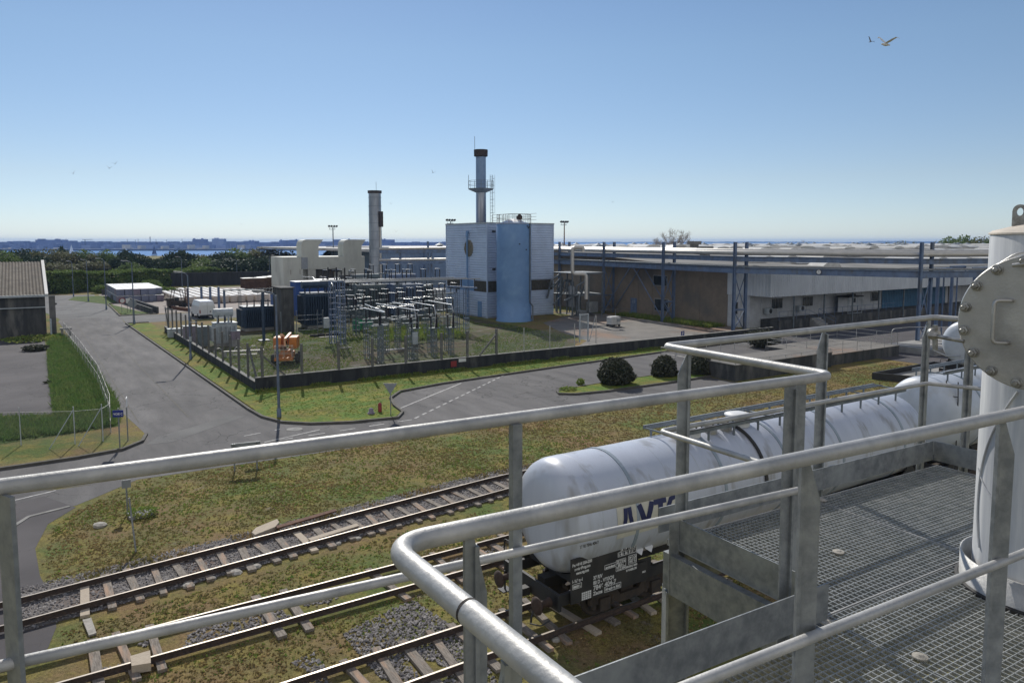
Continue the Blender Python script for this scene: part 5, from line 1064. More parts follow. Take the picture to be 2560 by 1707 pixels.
# three breaker poles in front
GRP = 'breaker poles standing in front of the switchyard'
for i, (x, y, n_) in enumerate(((1038, 897, 'left'), (1086, 892, 'middle'), (1128, 887, 'right'))):
    c_ = uv(x, y); u, v = c_[0], c_[1]; Y = S(u, v).y; zt_ = HT(Y, 822 - i); zi = HT(Y, 786 - i * 3)
    t = eqp('breaker_pole', ['breaker pole with a grey control box, leftmost of the three in front', 'breaker pole in the middle of the three in front', 'breaker pole rightmost of the three in front, nearest the blue building'][i], u, v, GRP)
    mb = MB(); lattice(mb, u, v, 0, zt_, .34, .42, .055); mb.box(u - .45, u + .45, v - .25, v + .25, zt_, zt_ + .08); mb.box(u - .3, u - .1, v - .18, v + .12, zt_ - .55, zt_ - .1); part('lattice_stand', mb, M_['green_grey'], t)
    mb = MB(); insulator(mb, u - .32, v, zt_ + .08, zi - zt_ - .3, .085); part('insulator', mb, M_['insul'], t); mb = MB(); insulator(mb, u + .22, v, zt_ + .08, zi - zt_ - .15, .17, r1=.08); part('insulator', mb, M_['insul'], t)
    mb = MB(); mb.cyl((u + .22, v, zi - .1), (u + .22, v, zi + .12), .05, n=8); mb.box(u - .42, u - .2, v - .08, v + .08, zi - .22, zi - .17); part('terminal', mb, M_['alu'], t)
    if i == 0: mb = MB(); mb.bb(u - .42, u + .02, v - .55, v - .25, 1.35, 2.35, .03); part('control_box', mb, M_['lightgrey'], t)
# gantry with long busbars in front of the blue building
c1, c2 = uv(1142, 830), uv(1166, 833); zg = 4.95
t = eqp('busbar_gantry', 'two-legged lattice gantry with three black insulators in front of the blue building', c2[0], c2[1])
mb = MB(); gm = ((c1[0] + c2[0]) / 2, (c1[1] + c2[1]) / 2); 
for c in (c1, c2): lattice(mb, c[0], c[1], 0, zg, .42, .5, .06)
gdir = Vector((c2[0] - c1[0], c2[1] - c1[1], 0)).normalized(); e0 = Vector((c1[0], c1[1], zg + .08)) - gdir * 1.6; e1 = Vector((c2[0], c2[1], zg + .08)) + gdir * 1.6; mb.bar(e0, e1, .3, .16); part('gantry_frame', mb, M_['bluepaint'], t)
gi = []
for k in range(3):
    p = e0 + (e1 - e0) * (.06 + .44 * k); mb = MB(); insulator(mb, p.x, p.y, zg + .16, .88, .09); part('insulator', mb, M_['insul'], t); gi.append(p)
for k in range(3):
    mb = MB(); mb.path([(gi[k].x + .7, gi[k].y - .05, zg + 1.07), (gi[k].x - 14.5, gi[k].y + .4, zg + 1.07)], .05, 8); part('busbar', mb, M_['alu'], t)
# generic bays: a low lattice support with a beam, insulators and tubes
rs = random.Random(17)
def bay(label, px, py, zb, n, du, dv, hi=1.1, tube=None, name='disconnector', lat=2):
    c_ = uv(px, py); u, v = c_[0], c_[1]; t = eqp(name, label, u, v, None)
    mb = MB(); L_ = (n - 1)
    for k in range(lat): f_ = k / max(1, lat - 1) if lat > 1 else .5; lattice(mb, u + du * L_ * (.15 + .7 * f_), v + dv * L_ * (.15 + .7 * f_), 0, zb, .34, .45, .05)
    ext = .35; nn = math.hypot(du, dv) * L_ or 1
    mb.bar((u - du * L_ * ext / nn, v - dv * L_ * ext / nn, zb + .06), (u + du * L_ * (1 + ext / nn), v + dv * L_ * (1 + ext / nn), zb + .06), .24, .14); part('support', mb, M_['green_grey'], t)
    for k in range(n):
        uu, vv = u + du * k, v + dv * k; dd = Vector((-dv, du)).normalized() * .55
        for s in (-1, 1): mb = MB(); insulator(mb, uu + dd.x * s, vv + dd.y * s, zb + .13, hi, .085); part('insulator', mb, M_['insul'], t)
        mb = MB(); mb.bar((uu - dd.x * 1.35, vv - dd.y * 1.35, zb + .1), (uu + dd.x * 1.35, vv + dd.y * 1.35, zb + .1), .14, .06); mb.cyl((uu - dd.x * 1.1, vv - dd.y * 1.1, zb + .13 + hi + .03), (uu + dd.x * 1.1, vv + dd.y * 1.1, zb + .13 + hi + .03), .035, n=8)
        mb.box(uu - dd.x * 1 - .09, uu - dd.x * 1 + .09, vv - dd.y - .09, vv - dd.y + .09, zb + .13 + hi, zb + .2 + hi); part('blade_arm', mb, M_['alu'], t)
    return (u, v, t)
bay('three-pole isolator on lattice legs, in the middle of the switchyard grass', 985, 868, 2.55, 3, 1.5, 1.3, 1.05)
bay('isolator bay behind the left breaker pole', 1022, 851, 2.9, 3, 1.55, .9, 1.15)
bay('isolator bay over tall weeds, left of the switchyard centre', 938, 862, 2.45, 2, 1.2, .9, 1.0)
bay('isolator bay nearest the concrete tank', 1075, 806, 3.4, 3, 1.9, .4, 1.2)
bay('isolator bay behind the green netting', 905, 820, 3.0, 3, 1.7, .6, 1.2)
bay('raised isolator bay in front of the cream building', 880, 812, 5.1, 4, 2.4, .15, 1.25)
bay('raised isolator bay in front of the grey chimney', 985, 800, 5.0, 4, 2.2, .2, 1.25)
bay('small isolator left of the tall lattice pair', 845, 833, 4.6, 2, 1.4, .2, 1.3)
for lab, x_, y_, zb_, n_, du_, dv_ in (('isolator bay beside the large grey transformer', 852, 842, 3.0, 3, 1.3, .5), ('isolator bay left of the sloping busbars', 880, 838, 2.6, 3, 1.2, .8), ('isolator bay under the long sloping busbars', 958, 828, 2.9, 3, 1.4, .6), ('isolator bay deep in the switchyard behind the centre bay', 1000, 815, 3.2, 3, 1.5, .4), ('isolator bay in front of the rightmost transformer', 1052, 820, 3.0, 3, 1.5, .5), ('high isolator bay behind the tall lattice pair', 815, 806, 5.2, 4, 1.9, .2), ('isolator bay at the foot of the cream building', 930, 790, 5.6, 4, 2.0, .2), ('isolator bay nearest the blue building, behind the breaker poles', 1100, 838, 2.6, 2, 1.4, .5)):
    bay(lab, x_, y_, zb_, n_, du_, dv_, 1.15)
# pair of tall lattice pillars with panel
t = eqp('lattice_pillars', 'pair of tall lattice pillars joined by rungs, left part of the switchyard', *uv(842, 856)[:2])
mb = MB(); ca, cb_ = uv(833, 858), uv(856, 861); 
for c in (ca, cb_): lattice(mb, c[0], c[1], 0, 6.2, .5, .55, .08)
for z in (1.2, 2.6, 4.0, 6.1): mb.bar((ca[0], ca[1], z), (cb_[0], cb_[1], z), .3 if z > 6 else .06, .1)
part('lattice', mb, M_['bluepaint'], t)
for k in range(3): mb = MB(); f_ = -.4 + .9 * k; insulator(mb, ca[0] + (cb_[0] - ca[0]) * f_, ca[1] + (cb_[1] - ca[1]) * f_, 6.25, 1.25, .09); part('insulator', mb, M_['insul'], t)
mb = MB(); mb.bb(ca[0] - .95, ca[0] - .45, ca[1] - .4, ca[1], 1.6, 2.6, .03); part('control_box', mb, M_['lightgrey'], t)
# sloping tubes with bent ends
for i, (p0, p1, bend_) in enumerate((((913, 761), (962, 780), 0), ((900, 769), (962, 781), 0), ((940, 759), (1048, 777), 0), ((982, 756), (1036, 767), 1), ((1026, 755), (1086, 765), 1), ((1070, 752), (1130, 762), 1))):
    a = uv(*p0, 4.3); b_ = uv(*p1, 4.3); ex = Vector(b_) - Vector(a); P = [Vector(a), Vector(b_)]
    if bend_: P += [Vector(b_) + ex.normalized() * .25 + Vector((0, 0, -.9))]
    mb = MB(); mb.path(P, .05, 8, .3); solo('busbar', mb, M_['alu'], ['short bright busbar, furthest left in the switchyard', 'lower bright busbar at the left of the switchyard', 'longest bright busbar across the switchyard', 'bright busbar with a bent end, left of three', 'bright busbar with a bent end, middle of three', 'bright busbar with a bent end, right of three near the blue building'][i], 'busbar', tuple(a))
    st = MB()
    ts = thing('busbar_support', f'lattice posts and black insulators under the {["far left", "lower left", "longest", "first bent", "second bent", "third bent"][i]} busbar', 'insulator', tuple(a))
    for f_ in (.25, .8):
        q = Vector(a) + ex * f_; st = MB(); insulator(st, q.x, q.y, 3.15, 1.08, .095); part('insulator', st, M_['insul'], ts); st = MB(); lattice(st, q.x, q.y, 0, 3.1, .34, .45, .05); st.bar((q.x - .7, q.y, 3.12), (q.x + .7, q.y, 3.12), .2, .08); part('lattice_stand', st, M_['green_grey'], ts)
# long upper busbars to the left
for i, (p0, p1) in enumerate((((838, 699), (1000, 697)), ((832, 703), (1002, 701)), ((822, 702), (960, 698)))):
    a, b_ = I(XW(*p0, 96)), I(XW(*p1, 98)); mb = MB(); mb.cyl(a, b_, .055, n=8); solo('busbar', mb, M_['alu'], ['upper long busbar in front of the cream building, highest', 'upper long busbar in front of the cream building, lowest', 'upper long busbar in front of the cream building, middle'][i], 'busbar', tuple(a))
    st = MB()
    ts = thing('busbar_support', f'four tall lattice posts with insulators under the {["highest", "lowest", "middle"][i]} upper busbar', 'insulator', tuple(a))
    for f_ in (.05, .35, .65, .95):
        q = Vector(a) + (Vector(b_) - Vector(a)) * f_; st = MB(); insulator(st, q.x, q.y, q.z - 1.35, 1.3, .1); part('insulator', st, M_['insul'], ts); st = MB(); lattice(st, q.x, q.y, 0, q.z - 1.4, .36, .5, .055); st.bar((q.x - .8, q.y, q.z - 1.4), (q.x + .8, q.y, q.z - 1.4), .2, .08); part('lattice_stand', st, M_['bluepaint'], ts)
mb = MB(); P = [I(XW(755, 692, 96)), I(XW(782, 693, 95)), I(XW(800, 720, 92))]; mb.path(P, .05, 8, .3); P = [I(XW(800, 692, 96)), I(XW(820, 693, 95)), I(XW(836, 720, 92))]; mb.path(P, .05, 8, .3); solo('busbar', mb, M_['alu'], 'two bent dropper tubes in front of the cream building', 'busbar', tuple(P[0]))
# transformers and cabinets
def transformer(label, px, py, w_, d, h, m, cons=True, nb=3, fins=10, name='transformer', body='box'):
    c_ = uv(px, py); u, v = c_[0], c_[1]; t = eqp(name, label, u, v, None, 'transformer')
    mb = MB(); mb.bb(u, u + w_, v, v + d, .35, h, .04); mb.box(u - .05, u + w_ + .05, v - .05, v + d + .05, h, h + .06); part('tank', mb, m, t)
    mb = MB(); mb.box(u + .1, u + w_ - .1, v + .1, v + d - .1, 0, .35); part('plinth', mb, M_['concrete'], t)
    mb = MB()
    for k in range(fins): x = u + w_ * (k + .5) / fins; mb.box(x - .03, x + .03, v - .32, v - .02, .55, h - .25)
    for k in range(max(2, int(fins * d / w_))): y = v + d * (k + .5) / max(2, int(fins * d / w_)); mb.box(u - .32, u - .02, y - .03, y + .03, .55, h - .25)
    part('radiator', mb, m, t)
    for k in range(nb): mb = MB(); insulator(mb, u + w_ * (k + .7) / (nb + .4), v + d * .35, h + .06, .7, .11, r1=.05); part('bushing', mb, M_['insul'], t)
    if cons: mb = MB(); mb.lathe((u + .1, v + d * .8, h + .95), (1, 0, 0), [(0, .05), (.02, .42), (w_ - .22, .42), (w_ - .2, .05)], n=22, smooth=False); mb.cyl((u + .5, v + d * .8, h), (u + .5, v + d * .8, h + .6), .1, n=8); mb.cyl((u + w_ - .5, v + d * .8, h), (u + w_ - .5, v + d * .8, h + .6), .1, n=8); part('conservator', mb, m, t)
    return t, u, v
transformer('pale transformer with a fat horizontal oil tank on top, near the road fence', 540, 868, 2.0, 1.6, 2.2, M_['lightgrey'], fins=5)
transformer('dark blue transformer with four black bushings, behind the pale one', 612, 829, 3.4, 2.4, 2.7, M_['darkblue'], cons=False, nb=4, fins=16)
transformer('large grey transformer beside the concrete fire wall', 768, 822, 3.4, 2.6, 4.0, M_['darkblue'], nb=3, fins=12)
transformer('tall grey-green transformer in the middle of the switchyard', 895, 800, 4.0, 3.0, 4.4, M_['green_grey'], nb=3, fins=12)
transformer('blue-grey transformer behind the sloping busbars', 985, 795, 4.4, 3.0, 4.3, M_['bluepaint'], nb=3, fins=10)
transformer('rightmost grey transformer near the concrete tank', 1042, 790, 2.4, 2.2, 4.0, M_['green_grey'], nb=3, fins=8, cons=False)
def cabinet(label, px, py, w_, d, h, m, name='cabinet', z0=0.0):
    c_ = uv(px, py); u, v = c_[0], c_[1]; t = thing(name, label, name.replace('_', ' '), (u, v, 0)); mb = MB(); mb.bb(u, u + w_, v, v + d, z0 + .08, h, .03); part('body', mb, m, t)
    mb = MB(); mb.box(u - .05, u + w_ + .05, v - .05, v + d + .05, h, h + .06); part('lid', mb, M_['lightgrey'], t); mb = MB(); mb.box(u + w_ * .5 - .01, u + w_ * .5 + .01, v - .015, v, z0 + .2, h - .1); mb.box(u + w_ * .55, u + w_ * .58, v - .03, v, h * .5, h * .5 + .15); part('door_seam', mb, M_['black'], t)
    mb = MB(); mb.box(u + .05, u + w_ - .05, v + .05, v + d - .05, 0, z0 + .08); part('plinth', mb, M_['concrete'], t); return t
cabinet('mauve-grey cabinet just behind the roadside fence', 462, 862, 1.3, .9, 1.75, M_['crate2'])
cabinet('low pale cabinet by the roadside fence, left of the mauve one', 422, 846, 1.5, 1.0, .9, M_['lightgrey'])
cabinet('narrow grey cabinet between mauve cabinet and pale transformer', 498, 868, .8, .7, 1.9, M_['green_grey'])
cabinet('bright blue steel box left of the concrete fire wall', 685, 800, 1.2, 1.5, 3.3, M_['bluebox'])
cabinet('small white-lidded meter box in front of the pale transformer', 580, 868, .8, .6, 1.5, M_['crate2'], z0=.6)
for i, (x, y, w_, d, h) in enumerate(((742, 792, 4.2, 2.6, 4.6), (800, 786, 7.5, 2.6, 4.7))):
    c_ = uv(x, y); u, v = c_[0], c_[1]; t = thing('container', ['blue container standing behind the concrete fire wall', 'long blue container with white roof in the middle of the substation'][i], 'container', (u, v, 0))
    mb = MB(); mb.corrug((u, v), (u + w_, v), .15, h, .3, .05, (0, -1)); mb.corrug((u, v + d), (u, v), .15, h, .3, .05, (-1, 0)); mb.box(u + .06, u + w_, v + .06, v + d, .1, h - .02); part('body', mb, M_['bluebox'], t); mb = MB(); mb.box(u - .05, u + w_ + .05, v - .05, v + d + .05, h, h + .08); part('roof', mb, M_['signwhite'], t); mb = MB(); mb.box(u + .1, u + w_ - .1, v + .1, v + d - .1, 0, .1); part('plinth', mb, M_['concrete'], t)
# fire wall
c_ = uv(706, 832); u, v = c_[0], c_[1]; mb = MB(); Yf = S(u, v).y; hz_ = HT(Yf, 722); mb.bb(u, u + 1.35, v, v + 3.4, 0, hz_, .05); mb.box(u - .12, u + 1.47, v - .12, v + 3.5, hz_, hz_ + .12)
solo('fire_wall', mb, M_['concdark'], 'tall stained concrete fire wall with a slab cap, beside the orange lift', 'wall', (u, v, 0))
c_ = uv(880, 792); u, v = c_[0], c_[1]; mb = MB(); mb.box(u - 1.5, u + 1.0, v, v + .5, 0, 5.6); solo('fire_wall', mb, M_['concdark'], 'dark concrete fire wall in the middle of the substation', 'wall', (u, v, 0))
# white cable beam on posts across the yard
a, b_ = I(XW(560, 726, 93)), I(XW(700, 721, 86)); t = thing('cable_bridge', 'white horizontal cable beam crossing from a dark post to the fire wall', 'cable bridge', (a[0], a[1], 0))
mb = MB(); mb.bar(a, b_, .25, .16); part('beam', mb, M_['lightgrey'], t); mb = MB(); mb.box(a[0] - .12, a[0] + .12, a[1] - .12, a[1] + .12, 0, a[2] + .1); part('post', mb, M_['bluepaint'], t); mb = MB()
for k in range(4): mb.box(a[0] + 1.6 + k * .12, a[0] + 1.65 + k * .12, a[1] - .3, a[1] - .25, 0, a[2] - .1)
for k in range(3): q = Vector(a) + (Vector(b_) - Vector(a)) * (.62 + k * .06); mb.path([q, q + Vector((0, 0, -1.4)), q + Vector((.3, 0, -1.9)), q + Vector((.8, 0, -1.2))], .02, 6, .4)
part('cables', mb, M_['galvd'], t)
for i, x in enumerate((504, 526, 547)):
    c_ = I(XW(x, 745, 104)); mb = MB(); mb.box(c_[0] - .14, c_[0] + .14, c_[1] - .14, c_[1] + .14, 0, HT(104, 717)); solo('steel_post', mb, M_['bluepaint'], ['steel post behind the white van, left of three', 'steel post behind the white van, middle of three', 'steel post behind the white van, right of three'][i], 'post', (c_[0], c_[1], 0))
c_ = uv(660, 852); t = eqp('cable_mast', 'slim dark mast with curly black cable ends beside the dark blue transformer', c_[0], c_[1]); mb = MB(); mb.cyl((c_[0], c_[1], 0), (c_[0], c_[1], 5.0), .15, n=10); mb.box(c_[0] - .9, c_[0] + .9, c_[1] - .06, c_[1] + .06, 4.9, 5.02); mb.box(c_[0] - .5, c_[0] + .5, c_[1] - .5, c_[1] + .5, 0, .12); part('mast', mb, M_['darkblue'], t); mb = MB()
for k in range(6): x = c_[0] - .85 + k * .34; mb.path([(x, c_[1], 5.0), (x + .1, c_[1] - .1, 5.35), (x + .3, c_[1] - .1, 5.2), (x + .2, c_[1] - .1, 4.9)], .035, 6, .12); insulator(mb, x, c_[1], 5.0, .3, .07)
part('cable_ends', mb, M_['insul'], t)
# steel ladder-like frame right of the wall, netting, ground clutter
c_ = uv(742, 838); t = eqp('access_frame', 'low tubular access frame with rungs between fire wall and transformer', c_[0], c_[1]); mb = MB()
for x in (0, 2.3, 2.9): mb.cyl((c_[0] + x, c_[1], 0), (c_[0] + x, c_[1], 2.6), .04, n=8)
for z in np.arange(.4, 2.5, .42): mb.cyl((c_[0] + 2.3, c_[1], z), (c_[0] + 2.9, c_[1], z), .025, n=6)
for z in (.5, 1.6, 2.1): mb.cyl((c_[0], c_[1], z), (c_[0] + 2.3, c_[1], z), .025, n=6)
mb.cyl((c_[0] - 2.2, c_[1] - 2, 0), (c_[0] - 2.2, c_[1] - 2, 2.8), .04, n=8); mb.cyl((c_[0] - 2.6, c_[1] - 2, 0), (c_[0] - 2.6, c_[1] - 2, 2.8), .04, n=8); part('frame', mb, M_['galvd'], t)
c_ = uv(882, 827); mb = MB(); 
for k in range(8): mb.box(c_[0] + k * .3, c_[0] + k * .3 + .3, c_[1] + .06 * (k % 2), c_[1] + .06 * (k % 2) + .02, 0, 1.35 + .15 * math.sin(k * 1.7))
solo('netting', mb, M_['green_net'], 'bright green plastic netting hung low under the switchgear', 'netting', (c_[0], c_[1], 0))
c_ = uv(622, 888); t = eqp('pipe_spool', 'silver pipe trestle lying on the ground inside the fence corner', c_[0], c_[1], None, 'pipe'); mb = MB(); mb.bar((c_[0] - 2.2, c_[1] - .1, .5), (c_[0] + 1.1, c_[1] - .9, .5), .2, .1); mb.bar((c_[0] - 1.5, c_[1] - .7, .25), (c_[0] + .4, c_[1] - 1.3, .25), .15, .08); mb.box(c_[0] - 2.1, c_[0] - 1.9, c_[1] - .3, c_[1] + .1, 0, .45); mb.box(c_[0] + .8, c_[0] + 1.0, c_[1] - 1, c_[1] - .6, 0, .45)
for x in (-2.6, -.9, .4): mb.path([(c_[0] + x - .4, c_[1] + .4, 0), (c_[0] + x - .1, c_[1] + .4, .75), (c_[0] + x + .35, c_[1] + .4, .75), (c_[0] + x + .5, c_[1] + .4, .2)], .04, 8, .2)
part('trestle', mb, M_['galv'], t)
for i, (x, y, w_, d, a_) in enumerate(((966, 878, 2.2, .9, .1), (800, 845, 1.8, .5, .3), (850, 872, 1.2, .3, .0))):
    c_ = uv(x, y); mb = MB(); mb.box(c_[0], c_[0] + w_, c_[1], c_[1] + d, 0, .08); solo('concrete_slab', mb, M_['concrete'], ['pale cable trench slab in the grass under the isolators', 'concrete slab beside the tyre pile', 'small slab in the brown grass right of the orange lift'][i], 'slab', (c_[0], c_[1], 0))
c_ = uv(785, 842); t = thing('tyre_pile', 'row of black tyres lying on the ground behind the orange lift', 'tyres', (c_[0], c_[1], 0))
for k in range(4): mb = MB(); mb.lathe((c_[0] + k * .85, c_[1] + .2 * (k % 2), 0), (0, 0, 1), [(0, .22), (0, .36), (.06, .42), (.2, .42), (.26, .36), (.26, .22), (0, .22)], n=18, caps=False); part('tyre', mb, M_['tyre'], t)

# ---------------------------------------------------------------- vehicles
c_ = uv(718, 905); t = thing('boom_lift', 'orange articulated boom lift parked on the grass in the substation', 'boom lift', (0, 0, 0)); K = MB
mb = K(); mb.bb(-.55, .55, -1.0, 1.0, .45, .85, .05); mb.bb(-.4, .4, -.9, .6, .85, 1.1, .05); part('chassis', mb, M_['orange'], t)
for x in (-.95, .95):
    for y in (-.85, .85):
        w_ = K(); s = 1 if x > 0 else -1; w_.lathe((x - s * .17, y, .42), (s, 0, 0), [(0, .2), (.0, .36), (.05, .42), (.3, .42), (.35, .36), (.35, .22), (.28, .2)], n=22); wh = part('wheel', w_, M_['tyre'], t); w_ = K(); w_.lathe((x + s * .12, y, .42), (s, 0, 0), [(0, .19), (.03, .08)], n=12); part('rim', w_, M_['orange'], wh)
ax = K(); ax.box(-.8, .8, -.92, -.78, .34, .5); ax.box(-.8, .8, .78, .92, .34, .5); part('axle', ax, M_['bogie'], t)
for s in (-1, 1):
    P = [(-.95, 1.25), (-.95, 2.0), (-.75, 2.15), (.75, 2.15), (.98, 1.95), (1.0, 1.55), (.8, 1.2), (-.8, 1.2)]
    mb = K(); mb.sweep(P, (s * .62 - .33, 0.05, 0), (0, 1, 0), (0, 0, 1), (1, 0, 0), .62); part('turret_cover', mb, M_['orange'], t)
mb = K(); mb.bar((.02, .9, 1.5), (-.28, -.9, 2.4), .2, .24); mb.bar((.22, .8, 2.3), (.05, -1.15, 2.05), .18, .2); mb.bar((.0, -1.15, 2.15), (.05, -1.25, 1.2), .14, .14); part('boom', mb, mat('pale_orange_boom', (.72, .42, .25), (.6, .32, .16), 2, .5), t)
mb = K(); mb.bar((-.02, .5, 1.3), (-.1, -.3, 2.2), .08); mb.path([(.1, -.9, 2.2), (.35, -1.1, 2.1), (.3, -1.3, 1.6), (.1, -1.2, 1.3)], .03, 6, .2); part('hydraulics', mb, M_['black'], t)
bk = K(); y0, y1, x0, x1, zb0 = -1.95, -1.25, -.7, .65, .5
for z in (zb0 + .5, zb0 + .8, zb0 + 1.1): bk.path([(x0, y0, z), (x1, y0, z), (x1, y1, z), (x0, y1, z), (x0, y0, z)], .02, 6)
for x in (x0, (x0 + x1) / 2, x1):
    for y in (y0, y1): bk.cyl((x, y, zb0), (x, y, zb0 + 1.1), .02, n=6)
b_ = part('basket', bk, M_['sand'], t); mb = K(); mb.bb(x0 - .05, x1 + .05, y0 - .05, y1 + .05, zb0 - .08, zb0 + .14, .03); part('basket_floor', mb, M_['orange'], b_); mb = K(); mb.bb(-.25, .2, y0 + .02, y0 + .2, zb0 + .75, zb0 + 1.05, .02); part('control_box', mb, M_['rust'], b_)
place(t, c_[0], c_[1], 0, R(-24))
# van
t = thing('van', 'white high-roofed panel van seen from behind, parked on the yard road', 'van', (0, 0, 0)); mb = K()
P = [(0, .35), (0, 1.75), (.12, 2.15), (.3, 2.28), (3.9, 2.3), (4.35, 2.1), (4.85, 1.35), (5.5, 1.15), (5.65, .85), (5.65, .35)]
mb.sweep(P[::-1], (-.82, 0, 0), (0, 1, 0), (0, 0, 1), (1, 0, 0), 1.64); mb.sweep([(.06, .4), (.06, 1.2), (.06, 1.6), (4.3, 1.6), (4.6, 1.2), (5.5, 1.0), (5.5, .4)][::-1], (-.98, 0, 0), (0, 1, 0), (0, 0, 1), (1, 0, 0), 1.96); mb.add([(-.98, .06, 1.6), (-.98, 4.3, 1.6), (-.82, 4.1, 2.2), (-.82, .25, 2.2)], [(0, 1, 2, 3)]); mb.add([(.98, .06, 1.6), (.98, 4.3, 1.6), (.82, 4.1, 2.2), (.82, .25, 2.2)], [(3, 2, 1, 0)]); mb.add([(-.98, .06, 1.6), (-.82, .25, 2.2), (-.82, .06, 1.6)], [(0, 1, 2)]); mb.add([(.98, .06, 1.6), (.82, .25, 2.2), (.82, .06, 1.6)], [(2, 1, 0)])
part('body', mb, M_['vanw'], t)
d = K(); d.box(-.008, .008, -.012, 0, .55, 2.1); d.box(-.8, .8, -.012, 0, .5, .515); d.box(.3, .45, -.02, 0, .85, 1.0); part('rear_door_gap', d, M_['black'], t)
for s in (-1, 1):
    d = K(); d.box(s * .9 - .05, s * .9 + .05, -.03, .06, .75, 1.15); part('tail_light', d, M_['redlens'], t)
    for y in (1.0, 4.4):
        w_ = K(); w_.lathe((s * .78, y, .34), (s, 0, 0), [(0, .15), (0, .32), (.04, .34), (.2, .34), (.22, .3), (.2, .2)], n=20); part('wheel', w_, M_['tyre'], t)
d = K(); d.bb(-.95, .95, -.12, .08, .32, .5, .03); part('bumper', d, M_['black'], t)
d = K(); d.add([(-.7, 4.42, 2.0), (.7, 4.42, 2.0), (.75, 4.84, 1.4), (-.75, 4.84, 1.4)], [(0, 1, 2, 3)]); part('windscreen', d, M_['glass'], t)
d = K()
for s in (-1, 1): d.box(s * 1.1 - .08, s * 1.1 + .08, 4.3, 4.38, 1.3, 1.6)
part('mirror', d, M_['black'], t)
c_ = uv(513, 797); place(t, c_[0] + .3, c_[1], 0, R(2))
# forklift
t = thing('forklift', 'dark forklift working among the sack pallets behind the van', 'forklift', (0, 0, 0)); mb = K(); mb.bb(-.7, .7, 0, 2.4, .35, 1.1, .06); mb.bb(-.65, .65, 1.7, 2.5, 1.1, 1.5, .06); part('body', mb, M_['bogie'], t)
mb = K()
for x in (-.62, .62): mb.bar((x, .2, 1.1), (x, .5, 2.6), .08); mb.bar((x, 1.9, 1.4), (x, 1.6, 2.6), .08)
mb.box(-.7, .7, .4, 1.7, 2.58, 2.66)
for k in range(5): mb.box(-.6 + k * .28, -.55 + k * .28, .45, 1.65, 2.66, 2.7)
part('cab_frame', mb, M_['black'], t); mb = K()
for x in (-.4, .4): mb.box(x - .06, x + .06, -.35, -.2, .1, 2.9); mb.box(x - .05, x + .05, -1.5, -.35, .1, .16)
for z in (.6, 1.6, 2.8): mb.box(-.4, .4, -.32, -.24, z, z + .1)
part('mast', mb, M_['rust'], t); mb = K(); mb.bb(-.3, .3, .9, 1.4, 1.1, 1.6, .06); part('seat', mb, M_['black'], t)
for s in (-1, 1):
    for y, r_ in ((.35, .4), (2.0, .32)): w_ = K(); w_.lathe((s * .55, y, r_), (s, 0, 0), [(0, .1), (0, r_), (.25, r_), (.25, .12)], n=18); part('wheel', w_, M_['tyre'], t)
c_ = uv(462, 768); place(t, c_[0], c_[1], 0, R(100))

# ---------------------------------------------------------------- storage yard
def low_wall(label, pts, h, w_=.25, m='concdark'):
    mb = K()
    for a, b_ in zip(pts[:-1], pts[1:]): mb.bar((a[0], a[1], h / 2), (b_[0], b_[1], h / 2), w_, h)
    solo('bay_wall', mb, M_[m], label, 'wall', (*pts[0], 0))
low_wall('low stained wall running back along the grass strip to the tub stack', [(14.2, 113), (12.6, 137), (12.0, 146)], .75)
low_wall('inner low wall of the storage bay beside the stacked tubs', [(15.0, 113.5), (13.6, 135)], .9)
low_wall('low wall behind the stacked blue-grey tubs', [(11.5, 158.8), (26, 156.5)], 1.0)
low_wall('low dark kerb wall in front of the sack pallets', [(19, 128), (17.8, 119.5), (19.6, 112.8)], .45, .4, 'rust')
tb = K(); tb.bb(-.55, .55, -.5, .5, .08, 1.04, .05); tb.box(-.5, -.3, -.45, .45, 0, .08); tb.box(.3, .5, -.45, .45, 0, .08)
lid = K(); lid.box(-.57, .57, -.52, .52, 1.045, 1.10)
def tub(m, label): t = thing('storage_tub', label, 'tub', (0, 0, 0), 'stacked blue-grey tubs in the storage yard'); part('tub', tb, M_[m], t); part('lid', lid, M_['signwhite' if m != 'x' else 'dome'], t); return t
P1, P2 = tub('crate', 'blue-grey plastic tub with a pale lid in the stacked block'), tub('crate2', 'mauve-grey plastic tub with a pale lid in the stacked block')
rs = random.Random(3); used = set()
for iu in range(6):
    for iv in range(15):
        for iz in (0, 1):
            if iz == 0 and not (iv == 0 or iu == 0): continue
            if iu == 5 and iz == 1 and iv < 1: continue
            src = P2 if rs.random() < .25 else P1; o = src if src not in used else copy_tree(src); used.add(src)
            o.location = S(12.6 + iu * 1.18 + rs.uniform(-.03, .03), 137.2 + iv * 1.25 - (.5 if iz == 0 and iv == 0 else 0), iz * 1.1); o.rotation_euler = (0, 0, A + rs.uniform(-.03, .03))
pk = K(); pk.bb(-.55, .55, -.55, .55, .12, 1.15, .1); pp_ = K(); pp_.box(-.6, .6, -.6, .6, 0, .11); ty = K(); ty.bb(-.42, .42, -.42, .42, 1.151, 1.22, .04)
t = thing('sack_pallet', 'pallet of pale sacks in the long field of pallets', 'pallet', (0, 0, 0), 'pallets of pale sacks in the storage yard'); part('sacks', pk, M_['palletw'], t); part('pallet', pp_, M_['rackbrown'], t); part('top_sheet', ty, M_['signwhite'], t)
first = True; cnt = 0
for iu in range(11):
    for iv in range(20):
        u, v = 20.3 + iu * 1.32, 127.2 + iv * 1.32
        if iu > 7 and iv > 13: continue
        o = t if first else copy_tree(t); first = False; cnt += 1; o.location = S(u + rs.uniform(-.04, .04), v); o.rotation_euler = (0, 0, A + rs.uniform(-.04, .04))
t = thing('wire_crate', 'white wire mesh cage pallet at the right end of the sack pallets', 'crate', (0, 0, 0)); mb = K()
